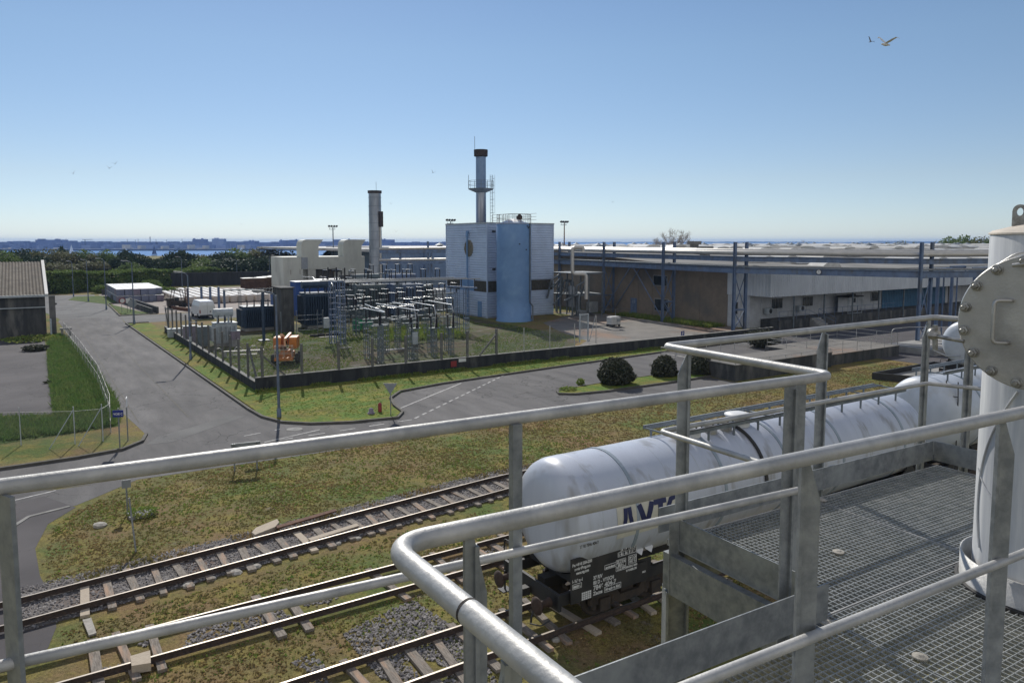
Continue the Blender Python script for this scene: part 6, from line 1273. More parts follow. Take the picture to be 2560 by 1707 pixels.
for k in range(7): mb.box(-.6 + k * .2 - .01, -.6 + k * .2 + .01, -.62, -.6, .1, 1.1); mb.box(-.62, -.6, -.6 + k * .2 - .01, -.6 + k * .2 + .01, .1, 1.1); mb.box(.6, .62, -.6 + k * .2 - .01, -.6 + k * .2 + .01, .1, 1.1)
for k in range(6): mb.box(-.6, .6, -.63, -.61, .1 + k * .2, .12 + k * .2); mb.box(-.63, -.61, -.6, .6, .1 + k * .2, .12 + k * .2)
part('cage', mb, M_['signwhite'], t); mb = K(); mb.box(-.6, .6, -.6, .6, 0, .1); part('pallet', mb, M_['rackbrown'], t); place(t, 35.6, 127.5)
rk = K(); rk.bb(-1.2, 1.2, -1.2, 1.2, .1, 2.9, .04)
for k in range(9): rk.box(-1.2 + k * .3 - .03, -1.2 + k * .3 + .03, -1.26, -1.2, .05, 2.9); rk.box(-1.26, -1.2, -1.2 + k * .3 - .03, -1.2 + k * .3 + .03, .05, 2.9)
for z in (.1, 1.0, 1.9, 2.8): rk.box(-1.27, 1.27, -1.29, -1.26, z, z + .1)
t = thing('slatted_stack', 'x', 'crate stack', (0, 0, 0), 'stacks of brown slatted crates by the dark wall'); part('slats', rk, M_['rackbrown'], t); mb = K(); mb.box(-1.28, 1.28, -1.28, 1.28, 2.92, 3.02); part('cover', mb, M_['dome'], t)
first = True
for i, (px, Y) in enumerate(((622, 143), (646, 144), (661, 147), (675, 149), (689, 152))):
    o = t if first else copy_tree(t); first = False; q = I(XW(px, 720, Y)); o.location = S(q[0], q[1]); o['label'] = ['brown slatted crate stack furthest left, nearest the sack pallets', 'brown slatted crate stack, second from the left', 'brown slatted crate stack, third from the left', 'brown slatted crate stack, fourth from the left', 'brown slatted crate stack beside the cream building'][i]
dw = K(); a, b_ = I(XW(429, 722, 166)), I(XW(700, 715, 176)); dw.bar((a[0], a[1], 1.5), (b_[0], b_[1], 1.5), .3, 3.0)
for k in range(22): f_ = k / 22; dw.box(a[0] + (b_[0] - a[0]) * f_ - .1, a[0] + (b_[0] - a[0]) * f_ + .1, a[1] + (b_[1] - a[1]) * f_ - .3, a[1] + (b_[1] - a[1]) * f_ - .16, 0, 3.0)
solo('yard_wall', dw, M_['wallblack'], 'long black wall closing the storage yard in front of the evergreens', 'wall', (a[0], a[1], 0))
# ---------------------------------------------------------------- left shed
c_ = uv(118, 841); su, sv = 1.35, 92.6
t = thing('shed', 'brown corrugated roofed concrete shed cut by the left edge of the photo', 'shed', (su, sv, 0))
mb = K(); mb.box(su - 40, su, sv, sv + 26, 0, 4.25)
for x in np.arange(su - 38, su, 2.45): mb.box(x, x + .12, sv - .06, sv, 0, 4.2)
part('wall', mb, M_['concdark'], t); mb = K(); mb.box(su - 40, su + .1, sv - .25, sv - .07, 3.05, 3.15); mb.box(su - 40, su + .3, sv - .45, sv - .07, 4.2, 4.42); part('gutter', mb, M_['lightgrey'], t)
RW, RR = 13.0, 7.55; rfm = K(); n = 170
vs = []; us2 = np.linspace(su - 40, su + .05, 260)
for i, x in enumerate(us2): z = .11 * (i % 2); vs += [(x, sv - .35, 4.32 + z), (x, sv + RW, RR + z)]
rfm.add(vs, [(2 * i, 2 * i + 2, 2 * i + 3, 2 * i + 1) for i in range(len(us2) - 1)]); rfm.add([(su - 40, sv + RW, RR), (su, sv + RW, RR), (su, sv + 26, 4.3), (su - 40, sv + 26, 4.3)], [(0, 1, 2, 3)]); part('roof', rfm, M_['fibro'], t)
mb = K(); mb.sweep([(-.38, 4.25), (RW, RR - .05), (26.3, 4.25), (26.3, 4.5), (RW, RR + .25), (-.38, 4.5)], (su + .06, sv, 0), (0, 1, 0), (0, 0, 1), (1, 0, 0), .3); part('verge_board', mb, M_['dome'], t); mb = K(); mb.sweep([(0, 0), (26, 0), (26, 4.2), (RW, RR - .1), (0, 4.2)], (su + .01, sv, 0), (0, 1, 0), (0, 0, 1), (1, 0, 0), .04); part('gable_wall', mb, M_['concdark'], t)
t = thing('gate_post', 'concrete buttress and pale panel at the corner of the shed', 'buttress', (su + .4, sv - .3, 0)); mb = K(); mb.box(su + .38, su + .95, sv - .4, sv + .2, 0, 4.3); mb.box(su + .38, su + 1.1, sv - .3, sv + .3, 3.3, 3.5); part('buttress', mb, M_['post'], t); mb = K(); mb.bb(su + .35, su + .5, sv - 2.2, sv - .5, 0, 1.9, .03); part('panel', mb, M_['lightgrey'], t)
mb = K(); mb.bb(su + 1.2, su + 2.3, sv - 1.6, sv - 1.0, .7, .9, .03); mb.box(su + 1.3, su + 1.5, sv - 1.5, sv - 1.1, 0, .7); mb.box(su + 2.0, su + 2.2, sv - 1.5, sv - 1.1, 0, .7); solo('bench', mb, M_['concrete'], 'small concrete bench at the corner of the shed by the road', 'bench', (su + 1.2, sv - 1.5, 0))
# wire fence along the left side of the road, turning along the main road
t = thing('roadside_fence', 'pale chain link fence along the left side of the road to the street sign', 'fence', (3.2, 90, 0))
FP = [(2.9, 91.0), (3.45, 74), (3.75, 58), (3.5, 46.5), (3.2, 42.8)]
def fpt(s):
    for a, b_ in zip(FP[:-1], FP[1:]):
        Lg = math.hypot(b_[0] - a[0], b_[1] - a[1])
        if s <= Lg: return (a[0] + (b_[0] - a[0]) * s / Lg, a[1] + (b_[1] - a[1]) * s / Lg)
        s -= Lg
    return FP[-1]
for s in np.arange(0, 49, 2.5): p = fpt(s); mb = K(); mb.box(p[0] - .02, p[0] + .02, p[1] - .02, p[1] + .02, 0, 1.55); part('post', mb, M_['galv'], t)
for a, b_ in zip(FP[:-1], FP[1:]):
    net('mesh', LINK, t, a, b_, .05, 1.5, (3.2, 90, 0))
    for z in (.8, 1.5): mb = K(); mb.bar((*a, z), (*b_, z), .012); part('rail', mb, M_['galv'], t)
t = thing('field_fence', 'sagging chain link fence on white posts in front of the tall grass', 'fence', (0, 40.6, 0))
FQ = [(3.2, 42.8), tuple(uv(258, 1103)[:2]), tuple(uv(188, 1110)[:2]), tuple(uv(53, 1113)[:2]), tuple(uv(-120, 1118)[:2])]
for i, p in enumerate(FQ[1:]):
    mb = K(); mb.bar((*p, 0), (p[0], p[1], 1.9), .045); part('post', mb, M_['lightgrey'], t)
    if i < 2: mb = K(); mb.bar((p[0], p[1], 1.75), (p[0] - 1.1, p[1] - .35, .0), .03); part('brace', mb, M_['lightgrey'], t)
for a, b_ in zip(FQ[:-1], FQ[1:]): net('mesh', LINKD, t, a, b_, .02, 1.65, (0, 40.6, 0)); mb = K(); mb.bar((*a, 1.66), (*b_, 1.66), .015); part('top_wire', mb, M_['galv'], t)

# ---------------------------------------------------------------- street lamps
LG = 'street lamps along the road and yard'
def lamp(label, px, py, h, arm, two=False, sp=1.0, Y=None, ypx=None):
    c_ = uv(px, py) if Y is None else I(XW(px, 700, Y)); u, v = c_[0], c_[1]
    if ypx is not None: h = HT(S(u, v).y, ypx)
    t = thing('street_lamp', label, 'street lamp', (u, v, 0), LG); mb = K(); mb.cyl((u, v, 0), (u, v, h - .25), .085, .05, n=10); mb.lathe((u, v, 0), (0, 0, 1), [(0, .13), (.5, .12), (.55, .09)], n=10)
    dirs = [arm] + ([(-arm[0], -arm[1])] if two else [])
    for d in dirs: mb.path([(u, v, h - .6), (u + d[0] * .12, v + d[1] * .12, h - .15), (u + d[0], v + d[1], h)], .035, 8, .3)
    part('pole', mb, M_['lamp_metal'], t)
    for d in dirs:
        L_ = math.hypot(*d); q = Vector((u + d[0], v + d[1], h)); dd = Vector((d[0] / L_, d[1] / L_, .1)); mb = K(); mb.bar(q - dd * .1, q + dd * .55, .24, .1); hd = part('lamp_head', mb, M_['lamp_head'], t)
        mb = K(); mb.bar(q + dd * .05 - Vector((0, 0, .06)), q + dd * .48 - Vector((0, 0, .06)), .18, .03); part('lens', mb, M_['signwhite'], hd)
    return t, u, v, h
lamp('tall street lamp standing alone on the grass corner by the junction', 698, 1044, 7.4, (-.7, .1), ypx=727)
t, u, v, h = lamp('street lamp on the verge beside the substation fence', 477, 900, 7.45, (-.5, .1))
mb = K(); mb.box(u - .06, u + .55, v - .2, v - .16, 3.2, 3.25); mb.bb(u - .1, u + .1, v - .2, v - .09, 1.6, 2.0, .02); part('bracket', mb, M_['lightgrey'], t)
lamp('street lamp at the yard entrance beside the round sign', 336, 811, 7.5, (-.6, 0), ypx=652)
lamp('street lamp beside the low wall of the storage yard', 266, 774, 7.5, (-.6, 0), ypx=646)
lamp('street lamp at the far corner of the storage yard wall', 221, 754, 7.5, (-.3, 0), ypx=649)
lamp('street lamp on the small green mound by the hedge', 184, 742, 7.5, (-.3, 0), ypx=653)
lamp('street lamp behind the sack pallets, against the black wall', 455, 725, 7.5, (-.6, 0), Y=150, ypx=642); lamp('thin street lamp in front of the evergreens behind the black wall', 593, 700, 7.5, (-.6, 0), Y=180, ypx=650); lamp('thin street lamp in front of the evergreens left of the cream building', 675, 700, 7.5, (.6, 0), Y=175, ypx=638)
def mast(label, px, Y, ytop):
    c_ = I(XW(px, 700, Y)); h = HT(Y, ytop); u, v = c_[0], c_[1]; t = thing('floodlight_mast', label, 'floodlight mast', (u, v, 0), 'floodlight masts around the works'); mb = K(); mb.cyl((u, v, 0), (u, v, h), .22, .12, n=10); part('mast', mb, M_['rust'] if px > 1300 else M_['lamp_metal'], t)
    mb = K(); mb.box(u - .9, u + .5, v - .4, v + .4, h - .6, h - .5); 
    for x in (-.9, .5): mb.cyl((u + x, v, h - .5), (u + x, v, h + .3), .03, n=6)
    mb.bar((u - 1, v, h), (u + 1, v, h), .08); part('platform', mb, M_['galvd'], t)
    for k in (-1, -.35, .35, 1): mb = K(); mb.bar((u + k, v - .25, h + .35), (u + k, v + .2, h + .15), .4, .3); part('floodlight', mb, M_['black'], t)
mast('floodlight mast rising between the two roof ducts of the cream building', 835, 190, 568); mast('floodlight mast seen just above the left edge of the blue building roof', 1128, 170, 553); mast('floodlight mast on the right of the blue building', 1410, 185, 557)

# ---------------------------------------------------------------- road signs
def signpost(name, label, px, py, h, cat='sign'):
    c_ = uv(px, py); t = thing(name, label, cat, (c_[0], c_[1], 0)); mb = K(); mb.cyl((c_[0], c_[1], 0), (c_[0], c_[1], h), .03, n=8); part('post', mb, M_['galvp'], t); return t, c_[0], c_[1]
# face toward the camera: directions in site axes
ex = (CA, -SA); 
def W2(dx, dy): return (dx * CA + dy * SA, -dx * SA + dy * CA)
rx = W2(1, 0); fwd = W2(0, 1)
t, u, v = signpost('street_sign', 'blue street sign reading VOIE C at the road corner', 300, 1122, 2.0)
r3 = Vector((*W2(.985, .17), 0)); f3 = Vector((*W2(-.17, .985), 0)); z3_ = Vector((0, 0, 1)); q = Vector((u, v, 1.58)) - f3 * .05
mb = K(); mb.sweep([(-.24, 0), (.24, 0), (.24, .34), (-.24, .34)], q, r3, z3_, f3, .02); pl = part('sign_face', mb, M_['signblue'], t)
mb = K(); text_into(mb, 'VOIE C', q + r3 * -.205 + z3_ * .10 - f3 * .004, r3, z3_, .155, .41, .003); part('lettering', mb, M_['signwhite'], pl)
t, u, v = signpost('road_sign', 'narrow sign seen edge-on, on a post behind the blue street sign', 320, 1101, 2.1); mb = K(); e3 = Vector((*W2(-.40, .92), 0)); mb.sweep([(-.3, 0), (.3, 0), (.3, .45), (-.3, .45)], (u, v, 1.75), e3, z3_, e3.cross(z3_), .03); part('sign_face', mb, M_['signwhite'], t)
t, u, v = signpost('give_way_sign', 'triangular give way sign seen from behind, beside the bollard', 977, 1040, 1.85); mb = K(); q = Vector((u, v, 1.9)) - Vector((*W2(0, .05), 0)); mb.sweep([(0, -.62), (.4, 0.02), (-.4, .02)], q, Vector((*rx, 0)), z3_, Vector((*fwd, 0)), .02); part('sign_face', mb, M_['signback'], t)
t, u, v = signpost('round_sign', 'round sign seen from behind at the yard entrance', 333, 810, 2.7); mb = K(); mb.lathe((u, v - .06, 2.5), (0, -1, 0), [(0, .5), (.02, .5), (.021, .01)], n=24, smooth=False); part('sign_face', mb, M_['signback'], t)
t, u, v = signpost('restriction_sign', 'red and white restriction sign at the end of the low wall', 305, 782, 1.6); mb = K(); mb.cyl((u + .7, v, 0), (u + .7, v, 1.6), .03, n=8); mb.cyl((u + 1.1, v + .3, 0), (u + 1.1, v + .3, 2.6), .04, n=8); part('post', mb, M_['galvp'], t)
mb = K(); mb.lathe((u + .1, v - .05, 1.7), (0, -1, 0), [(0, .42), (.02, .42), (.021, .3)], n=24, smooth=False, caps=False); part('red_ring', mb, M_['red'], t); mb = K(); mb.lathe((u + .1, v - .05, 1.7), (0, -1, 0), [(0, .3), (.02, .3), (.022, .01)], n=24, smooth=False); mb.box(u + .55, u + 1.05, v - .06, v - .03, 1.35, 2.0); part('sign_face', mb, M_['signwhite'], t)
t, u, v = signpost('warning_sign', 'small triangular warning sign by the kerb wall of the pallet yard', 416, 763, 1.2); mb = K(); mb.sweep([(-.4, 0), (.4, 0), (0, .75)], (u, v - .05, 1.0), (1, 0, 0), (0, 0, 1), (0, 1, 0), .02); part('sign_face', mb, M_['sand'], t)
# board behind the rail
t, u, v = signpost('road_board', 'long low board seen from behind just above the handrail', 600, 1200, 2.5)
# place the board on two posts near the main road edge
Yb = 31.5; l0, l1 = XW(577, 1112, Yb), XW(651, 1104, Yb + .4); a, b_ = Vector(I(l0)), Vector(I(l1)); t.location = S(a[0], a[1], 0)
for ch in list(t.children): bpy.data.objects.remove(ch)
ORG[t] = (a[0], a[1], 0); mb = K(); mb.bar(a - z3_ * .12, b_ - z3_ * .12, .03, .32); part('board', mb, M_['signback'], t); mb = K()
for f_ in (.06, .12, .82, .9): q = a + (b_ - a) * f_; mb.bar((q.x, q.y - .04, a.z - .3), (q.x, q.y - .04, a.z + .04), .04)
for f_ in (.1, .86): q = a + (b_ - a) * f_; mb.cyl((q.x, q.y, 0), (q.x, q.y, a.z), .035, n=8)
part('bracket', mb, M_['galvp'], t)
t, u, v = signpost('track_sign', 'thin post with a small board standing in the grass below the handrail', 319, 1285, 1.25); mb = K(); mb.box(u - .15, u + .15, v - .03, v - .01, 1.0, 1.3); part('sign_face', mb, M_['signback'], t)
c_ = uv(340, 1380); mb = K(); mb.bar((c_[0], c_[1], 0), (c_[0] - .1, c_[1] + .25, 1.75), .05); solo('marker_stake', mb, M_['galvp'], 'thin leaning stake in the grass beside the far track', 'stake', (c_[0], c_[1], 0))
c_ = uv(345, 1292); t = thing('manhole', 'square concrete manhole edge with dark weeds in the grass near the stake', 'manhole', (c_[0], c_[1], 0)); mb = K(); mb.box(c_[0] - .3, c_[0] + .5, c_[1] - .25, c_[1] + .35, 0, .12); part('slab', mb, M_['concrete'], t)
c_ = uv(950, 1031); mb = K(); mb.lathe((c_[0], c_[1], 0), (0, 0, 1), [(0, .11), (.5, .11), (.56, .08), (.6, .01)], n=14); solo('bollard', mb, M_['red'], 'short faded red bollard on the grass corner', 'bollard', (c_[0], c_[1], 0))
c_ = uv(928, 1036); mb = K(); mb.lathe((c_[0], c_[1], 0), (0, 0, 1), [(0, .22), (.12, .21), (.14, .15), (.32, .13), (.38, .07), (.4, .01)], n=12); solo('hydrant', mb, M_['crate2'], 'stubby dark hydrant left of the red bollard', 'hydrant', (c_[0], c_[1], 0))

# ---------------------------------------------------------------- foliage
def leaves(n, shape, s, sd, flat_=0.5, noise=.28, shell=.55, clump=0):
    rs = np.random.RandomState(sd); d = rs.randn(n, 3); d /= np.linalg.norm(d, axis=1)[:, None]; d[:, 2] = np.abs(d[:, 2]) if flat_ < 1 else d[:, 2]
    rr = shell + (1 - shell) * rs.rand(n) ** .6; ph = rs.rand(8, 3) * 6
    bump = sum(np.sin((d * (2.5 + k * 1.3) + ph[k]).sum(1) * 1.5) * np.cos((d[:, [1, 2, 0]] * (2 + k) + ph[k]).sum(1)) for k in range(5)) / 5
    P = d * (rr * (1 + noise * bump * 2))[:, None] * np.array(shape)[None]
    a = rs.randn(n, 3); a /= np.linalg.norm(a, axis=1)[:, None]; b = np.cross(a, rs.randn(n, 3)); b /= np.linalg.norm(b, axis=1)[:, None]
    sz = s * (.6 + .8 * rs.rand(n, 1)); v = np.stack([P - a * sz, P + b * sz * .55, P + a * sz, P - b * sz * .55], 1).reshape(-1, 3); return v, np.arange(n * 4).reshape(-1, 4)
def crown(sd, blobs, n, s, **k):
    V, F, o = [], [], 0
    for i, (cx, cy, cz, a, b_, c_) in enumerate(blobs):
        v, f = leaves(int(n * (a * b_) / sum(q[3] * q[4] for q in blobs)), (a, b_, c_), s, sd * 31 + i, **k); v = v + np.array((cx, cy, cz)); V.append(v); F.append(f + o); o += len(v)
    return np_mesh('crown', np.concatenate(V), np.concatenate(F))
def trunk_mb(h, r, sd, br=5):
    mb = K(); rs = random.Random(sd); mb.cyl((0, 0, 0), (.1 * h * rs.uniform(-.5, .5), 0, h * .62), r, r * .6, n=8)
    for k in range(br): a = rs.random() * 6.28; z = h * rs.uniform(.3, .6); L_ = h * .3; mb.cyl((0, 0, z), (math.cos(a) * L_, math.sin(a) * L_, z + L_ * .8), r * .4, r * .15, n=6, caps=False)
    return mb
def make_tree(name, label, leaf, sd, blobs, n, s, h, **k):
    t = thing(name, label, 'tree', (0, 0, 0), 'trees between the works and the bay'); part('crown', crown(sd, blobs, n, s, **k), leaf, t); part('trunk', trunk_mb(h, .28, sd), M_['bark'], t); return t
rs = random.Random(5); kinds = []
def rb(sd, R_, Hh, n=6):
    r_ = random.Random(sd); out = [(0, 0, Hh * .52, R_ * .8, R_ * .8, Hh * .46)]
    for i in range(n): a = i * 6.283 / n + r_.random(); out.append((math.cos(a) * R_ * .5, math.sin(a) * R_ * .5, Hh * r_.uniform(.3, .6), R_ * r_.uniform(.38, .55), R_ * r_.uniform(.38, .55), Hh * r_.uniform(.25, .36)))
    return out
T1 = make_tree('evergreen_tree', 'dark rounded evergreen tree beyond the hedge', L_PINE, 1, rb(1, 5.2, 8.2), 5200, .34, 8); T1b = make_tree('evergreen_tree', 'dark rounded evergreen tree beyond the hedge', L_PINE, 2, rb(2, 6.0, 7.4, 8), 5200, .34, 7.4)
T2 = make_tree('spring_tree', 'olive-brown tree coming into leaf beyond the hedge', L_OLIVE, 3, rb(3, 4.6, 8.0), 3600, .27, 8, shell=.3); T3 = make_tree('green_tree', 'fresh green tree among the evergreens', L_GREEN, 4, rb(4, 4.2, 7.2), 3800, .30, 7, shell=.35)
KL_ = {'e': T1, 'f': T1b, 'o': T2, 'g': T3}; usedk = set()
def plant(kd, px, Y, ytop, wpx=None, label=None):
    src = KL_[kd]; o = src if kd not in usedk else copy_tree(src); usedk.add(kd); q = XW(px, 700, Y); h = HT(Y, ytop) ; base = {'e': 8.0, 'f': 7.2, 'o': 7.9, 'g': 7.0}[kd]; s = h / base
    w_ = s * rs.uniform(.9, 1.15) if wpx is None else (wpx / 2 * Y / FPX) / {'e': 5.2, 'f': 6, 'o': 4.6, 'g': 4.2}[kd]
    o.location = (q.x, Y, 0); o.rotation_euler = (0, 0, rs.random() * 6.28); o.scale = (w_, w_, s)
    if label: o['label'] = label
for a in (('g', 20, 168, 634, 100, 'pale fresh green tree just above the shed roof'), ('e', -30, 200, 622, 130), ('f', 60, 215, 626, 120), ('e', 100, 210, 630, 90), ('o', 130, 195, 622, 110), ('f', 75, 185, 640, 120), ('o', 165, 200, 626, 90), ('o', 190, 205, 628, 110), ('e', 160, 215, 618, 40), ('g', 215, 205, 629, 80), ('o', 245, 205, 631, 90), ('g', 268, 205, 629, 70), ('e', 280, 195, 652, 50),
          ('f', 316, 215, 627, 60), ('e', 340, 200, 637, 110), ('e', 312, 195, 640, 70), ('f', 378, 200, 648, 90), ('e', 400, 205, 650, 90), ('f', 438, 205, 632, 80), ('e', 462, 205, 628, 90), ('f', 440, 190, 648, 110), ('g', 510, 190, 648, 110), ('o', 500, 215, 636, 90), ('f', 552, 210, 634, 110), ('g', 592, 215, 626, 110), ('e', 575, 188, 648, 130), ('f', 640, 188, 645, 120),
          ('o', 650, 220, 620, 110), ('o', 690, 225, 622, 110), ('e', 668, 205, 640, 80), ('o', 225, 190, 650, 110), ('o', 140, 180, 655, 120), ('g', 330, 190, 658, 70), ('o', 740, 210, 632, 70, 'half-bare olive tree between the two roof ducts'), ('f', 836, 205, 624, 62, 'dark dome-shaped evergreen between the roof ducts'), ('o', 872, 205, 632, 50), ('o', 812, 210, 636, 50)): plant(*a)
for a in (('g', 2365, 300, 597, 70, 'broad green tree beyond the roofs, left part of the right clump'), ('g', 2405, 310, 593, 80, 'tall green tree beyond the roofs, centre of the right clump'), ('o', 2445, 300, 591, 80, 'olive green tree beyond the roofs nearest the white vessel'), ('e', 2385, 320, 600, 60, 'dark tree tucked in the right clump beyond the roofs'), ('o', 2342, 330, 602, 46), ('o', 2250, 330, 601, 44), ('o', 2215, 335, 605, 30), ('o', 2282, 330, 604, 30), ('g', 2480, 290, 596, 60), ('o', 2520, 290, 594, 70)): plant(*a)
# bare tree
def bare(t, h, rx_, rz__, r, sd, n=70):
    rs_ = random.Random(sd); mb = K(); mb.cyl((0, 0, 0), (0, 0, h), r, r * .7, n=7, caps=False); cz = h + rz__ * .15
    for k in range(n):
        a = rs_.random() * 6.283; e = math.asin(rs_.random() ** .8); q = Vector((math.cos(a) * math.cos(e) * rx_, math.sin(a) * math.cos(e) * rx_, cz + math.sin(e) * rz__)) * rs_.uniform(.86, 1.0)
        p = Vector((0, 0, h * rs_.uniform(.55, 1))); m = p.lerp(q, .45) + Vector((rs_.gauss(0, .5), rs_.gauss(0, .5), rs_.uniform(0, .9))); mb.cyl(p, m, r * .26, r * .14, n=4, caps=False); mb.cyl(m, q, r * .14, .03, n=3, caps=False)
        for j in range(9):
            s0 = m.lerp(q, rs_.uniform(0, .95)); d = Vector((rs_.gauss(0, 1), rs_.gauss(0, 1), rs_.gauss(.5, .8))).normalized(); s1 = s0 + d * rs_.uniform(.8, 2.0); mb.cyl(s0, s1, .05, .022, n=3, caps=False)
            for i in range(2): mb.cyl(s0.lerp(s1, .5), s0.lerp(s1, .5) + Vector((rs_.gauss(0, .6), rs_.gauss(0, .6), rs_.gauss(.4, .4))), .03, .02, n=3, caps=False)
    return part('branches', mb, M_['twig'], t)
t = thing('bare_tree', 'large pale leafless tree standing above the factory roofs', 'tree', (0, 0, 0)); bare(t, 3.5, 9.2, 10.0, .45, 3, 84); q = XW(1682, 700, 245); place(t, q.x, q.y, 0, site=False); t.scale = (1, 1, 1)
t2 = thing('bare_tree', 'small bare tree far right above the pale roofs', 'tree', (0, 0, 0)); bare(t2, 3, 4.5, 6.6, .25, 5, 26); q = XW(2005, 700, 300); place(t2, q.x, q.y, 0, site=False)
# hedge (leaves through its volume), one object
rs_ = np.random.RandomState(8)
def hedge(name, label, p, q, w_, hfun, n, s, m, cat='hedge'):
    p, q = np.array(p, float), np.array(q, float); d = q - p; Lg = np.linalg.norm(d); d /= Lg; nn = np.array((-d[1], d[0])); f_ = rs_.rand(n); side = rs_.rand(n); 
    h = hfun(f_ * Lg); face = rs_.rand(n); z = np.where(face < .45, h * (1 - .12 * rs_.rand(n)), h * rs_.rand(n)); y = np.where(face < .45, (rs_.rand(n) - .5) * w_, -w_ / 2 + .5 * rs_.rand(n) ** 2 + .35 * np.sin(f_ * Lg * 1.1) + .25 * np.sin(f_ * Lg * 2.7 + z) - .5 * np.sin(z * 1.3))
    P = np.concatenate([p[None] + d[None] * (f_ * Lg)[:, None] + nn[None] * y[:, None], z[:, None]], 1)
    a = rs_.randn(n, 3); a /= np.linalg.norm(a, axis=1)[:, None]; b = np.cross(a, rs_.randn(n, 3)); b /= np.linalg.norm(b, axis=1)[:, None]; sz = s * (.6 + .8 * rs_.rand(n, 1))
    v = np.stack([P - a * sz, P + b * sz * .6, P + a * sz, P - b * sz * .6], 1).reshape(-1, 3); t = thing(name, label, cat, (0, 0, 0), site=False)
    part('foliage', np_mesh('foliage', v, np.arange(n * 4).reshape(-1, 4)), m, t); mb = K(); mb.bar((*p, 1.2), (*q, 1.2), w_ * .5, 2.2); part('dark_core', mb, mat('hedge_inside', (.02, .03, .012), (.012, .018, .008), 2, .95), t); return t  # solid near-black core: shade inside the hedge put into its colour
a, b_ = XW(100, 735, 142), XW(600, 722, 190)
hedge('hedge', 'tall dense green hedge running behind the storage yard', (a.x, a.y), (b_.x, b_.y), 6, lambda s: 4.0 - .014 * s + .22 * np.sin(s * .35) + .18 * np.sin(s * 1.1 + 1) + .12 * np.sin(s * 2.9), 26000, .26, L_HEDGE)
a, b_ = XW(-60, 735, 150), XW(128, 735, 141); hedge('hedge', 'lower shaded hedge end behind the shed', (a.x, a.y), (b_.x, b_.y), 5, lambda s: 4.1 + .3 * np.sin(s * .5), 4000, .26, L_HEDGE)
# round bushes on the island
def bush(label, px, py, wpx, ytop, sd, n=7000):
    p = G(px, py); Y = p.y + .9; q = XW(px, 900, Y); r_ = wpx / 2 * Y / FPX; h = HT(Y, ytop); t = thing('round_bush', label, 'bush', (0, 0, 0), 'clipped round bushes on the traffic island', site=False); t.location = (q.x, Y, 0)
    blobs = [(0, 0, h * .48, r_ * .95, r_ * .95, h * .5), (r_ * .2, 0, h * .3, r_ * .85, r_ * .85, h * .32), (-r_ * .2, -.1, h * .34, r_ * .8, r_ * .8, h * .36), (0, 0, h * .2, r_ * .8, r_ * .8, h * .2)]
    part('foliage', crown(sd, blobs, n, .10, shell=.68, noise=.17, flat_=2), L_BUSH, t); mb = K(); mb.lathe((0, 0, .08), (0, 0, 1), [(0, r_ * .5), (h * .25, r_ * .76), (h * .5, r_ * .78), (h * .75, r_ * .55), (h * .86, r_ * .1)], n=14); part('dark_core', mb, MATS['hedge_inside'], t)  # dark solid core stands in for the shade behind the leaves
bush('round dark clipped bush, leftmost and largest on the traffic island', 1540, 968, 90, 892, 51, 9000); bush('round dark clipped bush, second on the island behind the rail post', 1661, 948, 64, 888, 52); bush('round dark clipped bush, third on the island, right of the rail post', 1748, 942, 72, 886, 53); bush('round dark clipped bush, furthest right on the island', 1801, 928, 46, 893, 54); 
def sbush(label, px, py, r_, h, sd, m=None, n=900, s=.09):
    p = G(px, py); t = thing('shrub', label, 'shrub', (0, 0, 0), site=False); t.location = (p.x, p.y, 0); part('foliage', crown(sd, [(0, 0, h * .5, r_, r_, h * .5)], n, s, shell=.5, noise=.2, flat_=2), m or L_BUSH, t); mb = K(); mb.cyl((0, 0, 0), (0, 0, h * .5), .04, n=6); part('stem', mb, M_['bark'], t)
sbush('speckled dark shrub beside the yard ramp, above the handrail', 1905, 868, 1.55, 1.7, 61, n=3500, s=.10); sbush('tiny leafy shrub at the left end of the traffic island', 1451, 965, .3, .55, 62, B_GR, 260, .07); sbush('low dark plant at the tip of the traffic island', 1420, 978, .6, .3, 63, B_GR, 500, .06)
sbush('dark weedy clump on the grey lot near the shed', 90, 876, 1.1, .5, 64, L_BUSH, 900, .12); sbush('low weeds growing at the foot of the shed', 80, 852, 2.6, .5, 65, B_GR, 900, .12); sbush('tiny dark weed at the edge of the grey lot', 119, 958, .25, .2, 66, L_BUSH, 120, .06)
sbush('dark weeds around the concrete manhole', 360, 1288, .55, .3, 67, B_GR, 500, .05)
for i, (px, py, r_, h) in enumerate(((400, 742, 1.6, 2.0), (345, 738, 2.0, 1.8), (430, 741, 1.4, 1.6), (250, 733, 1.5, 1.5), (375, 732, 2.2, 2.6))): sbush(['wild shrub in front of the hedge behind the pallets, nearest', 'wild shrub behind the stacked tubs', 'wild shrub against the end of the black wall', 'wild shrub at the corner of the tub stack', 'tall wild shrub against the middle of the hedge'][i], px, py, r_, h, 70 + i, L_HEDGE, 900, .2)

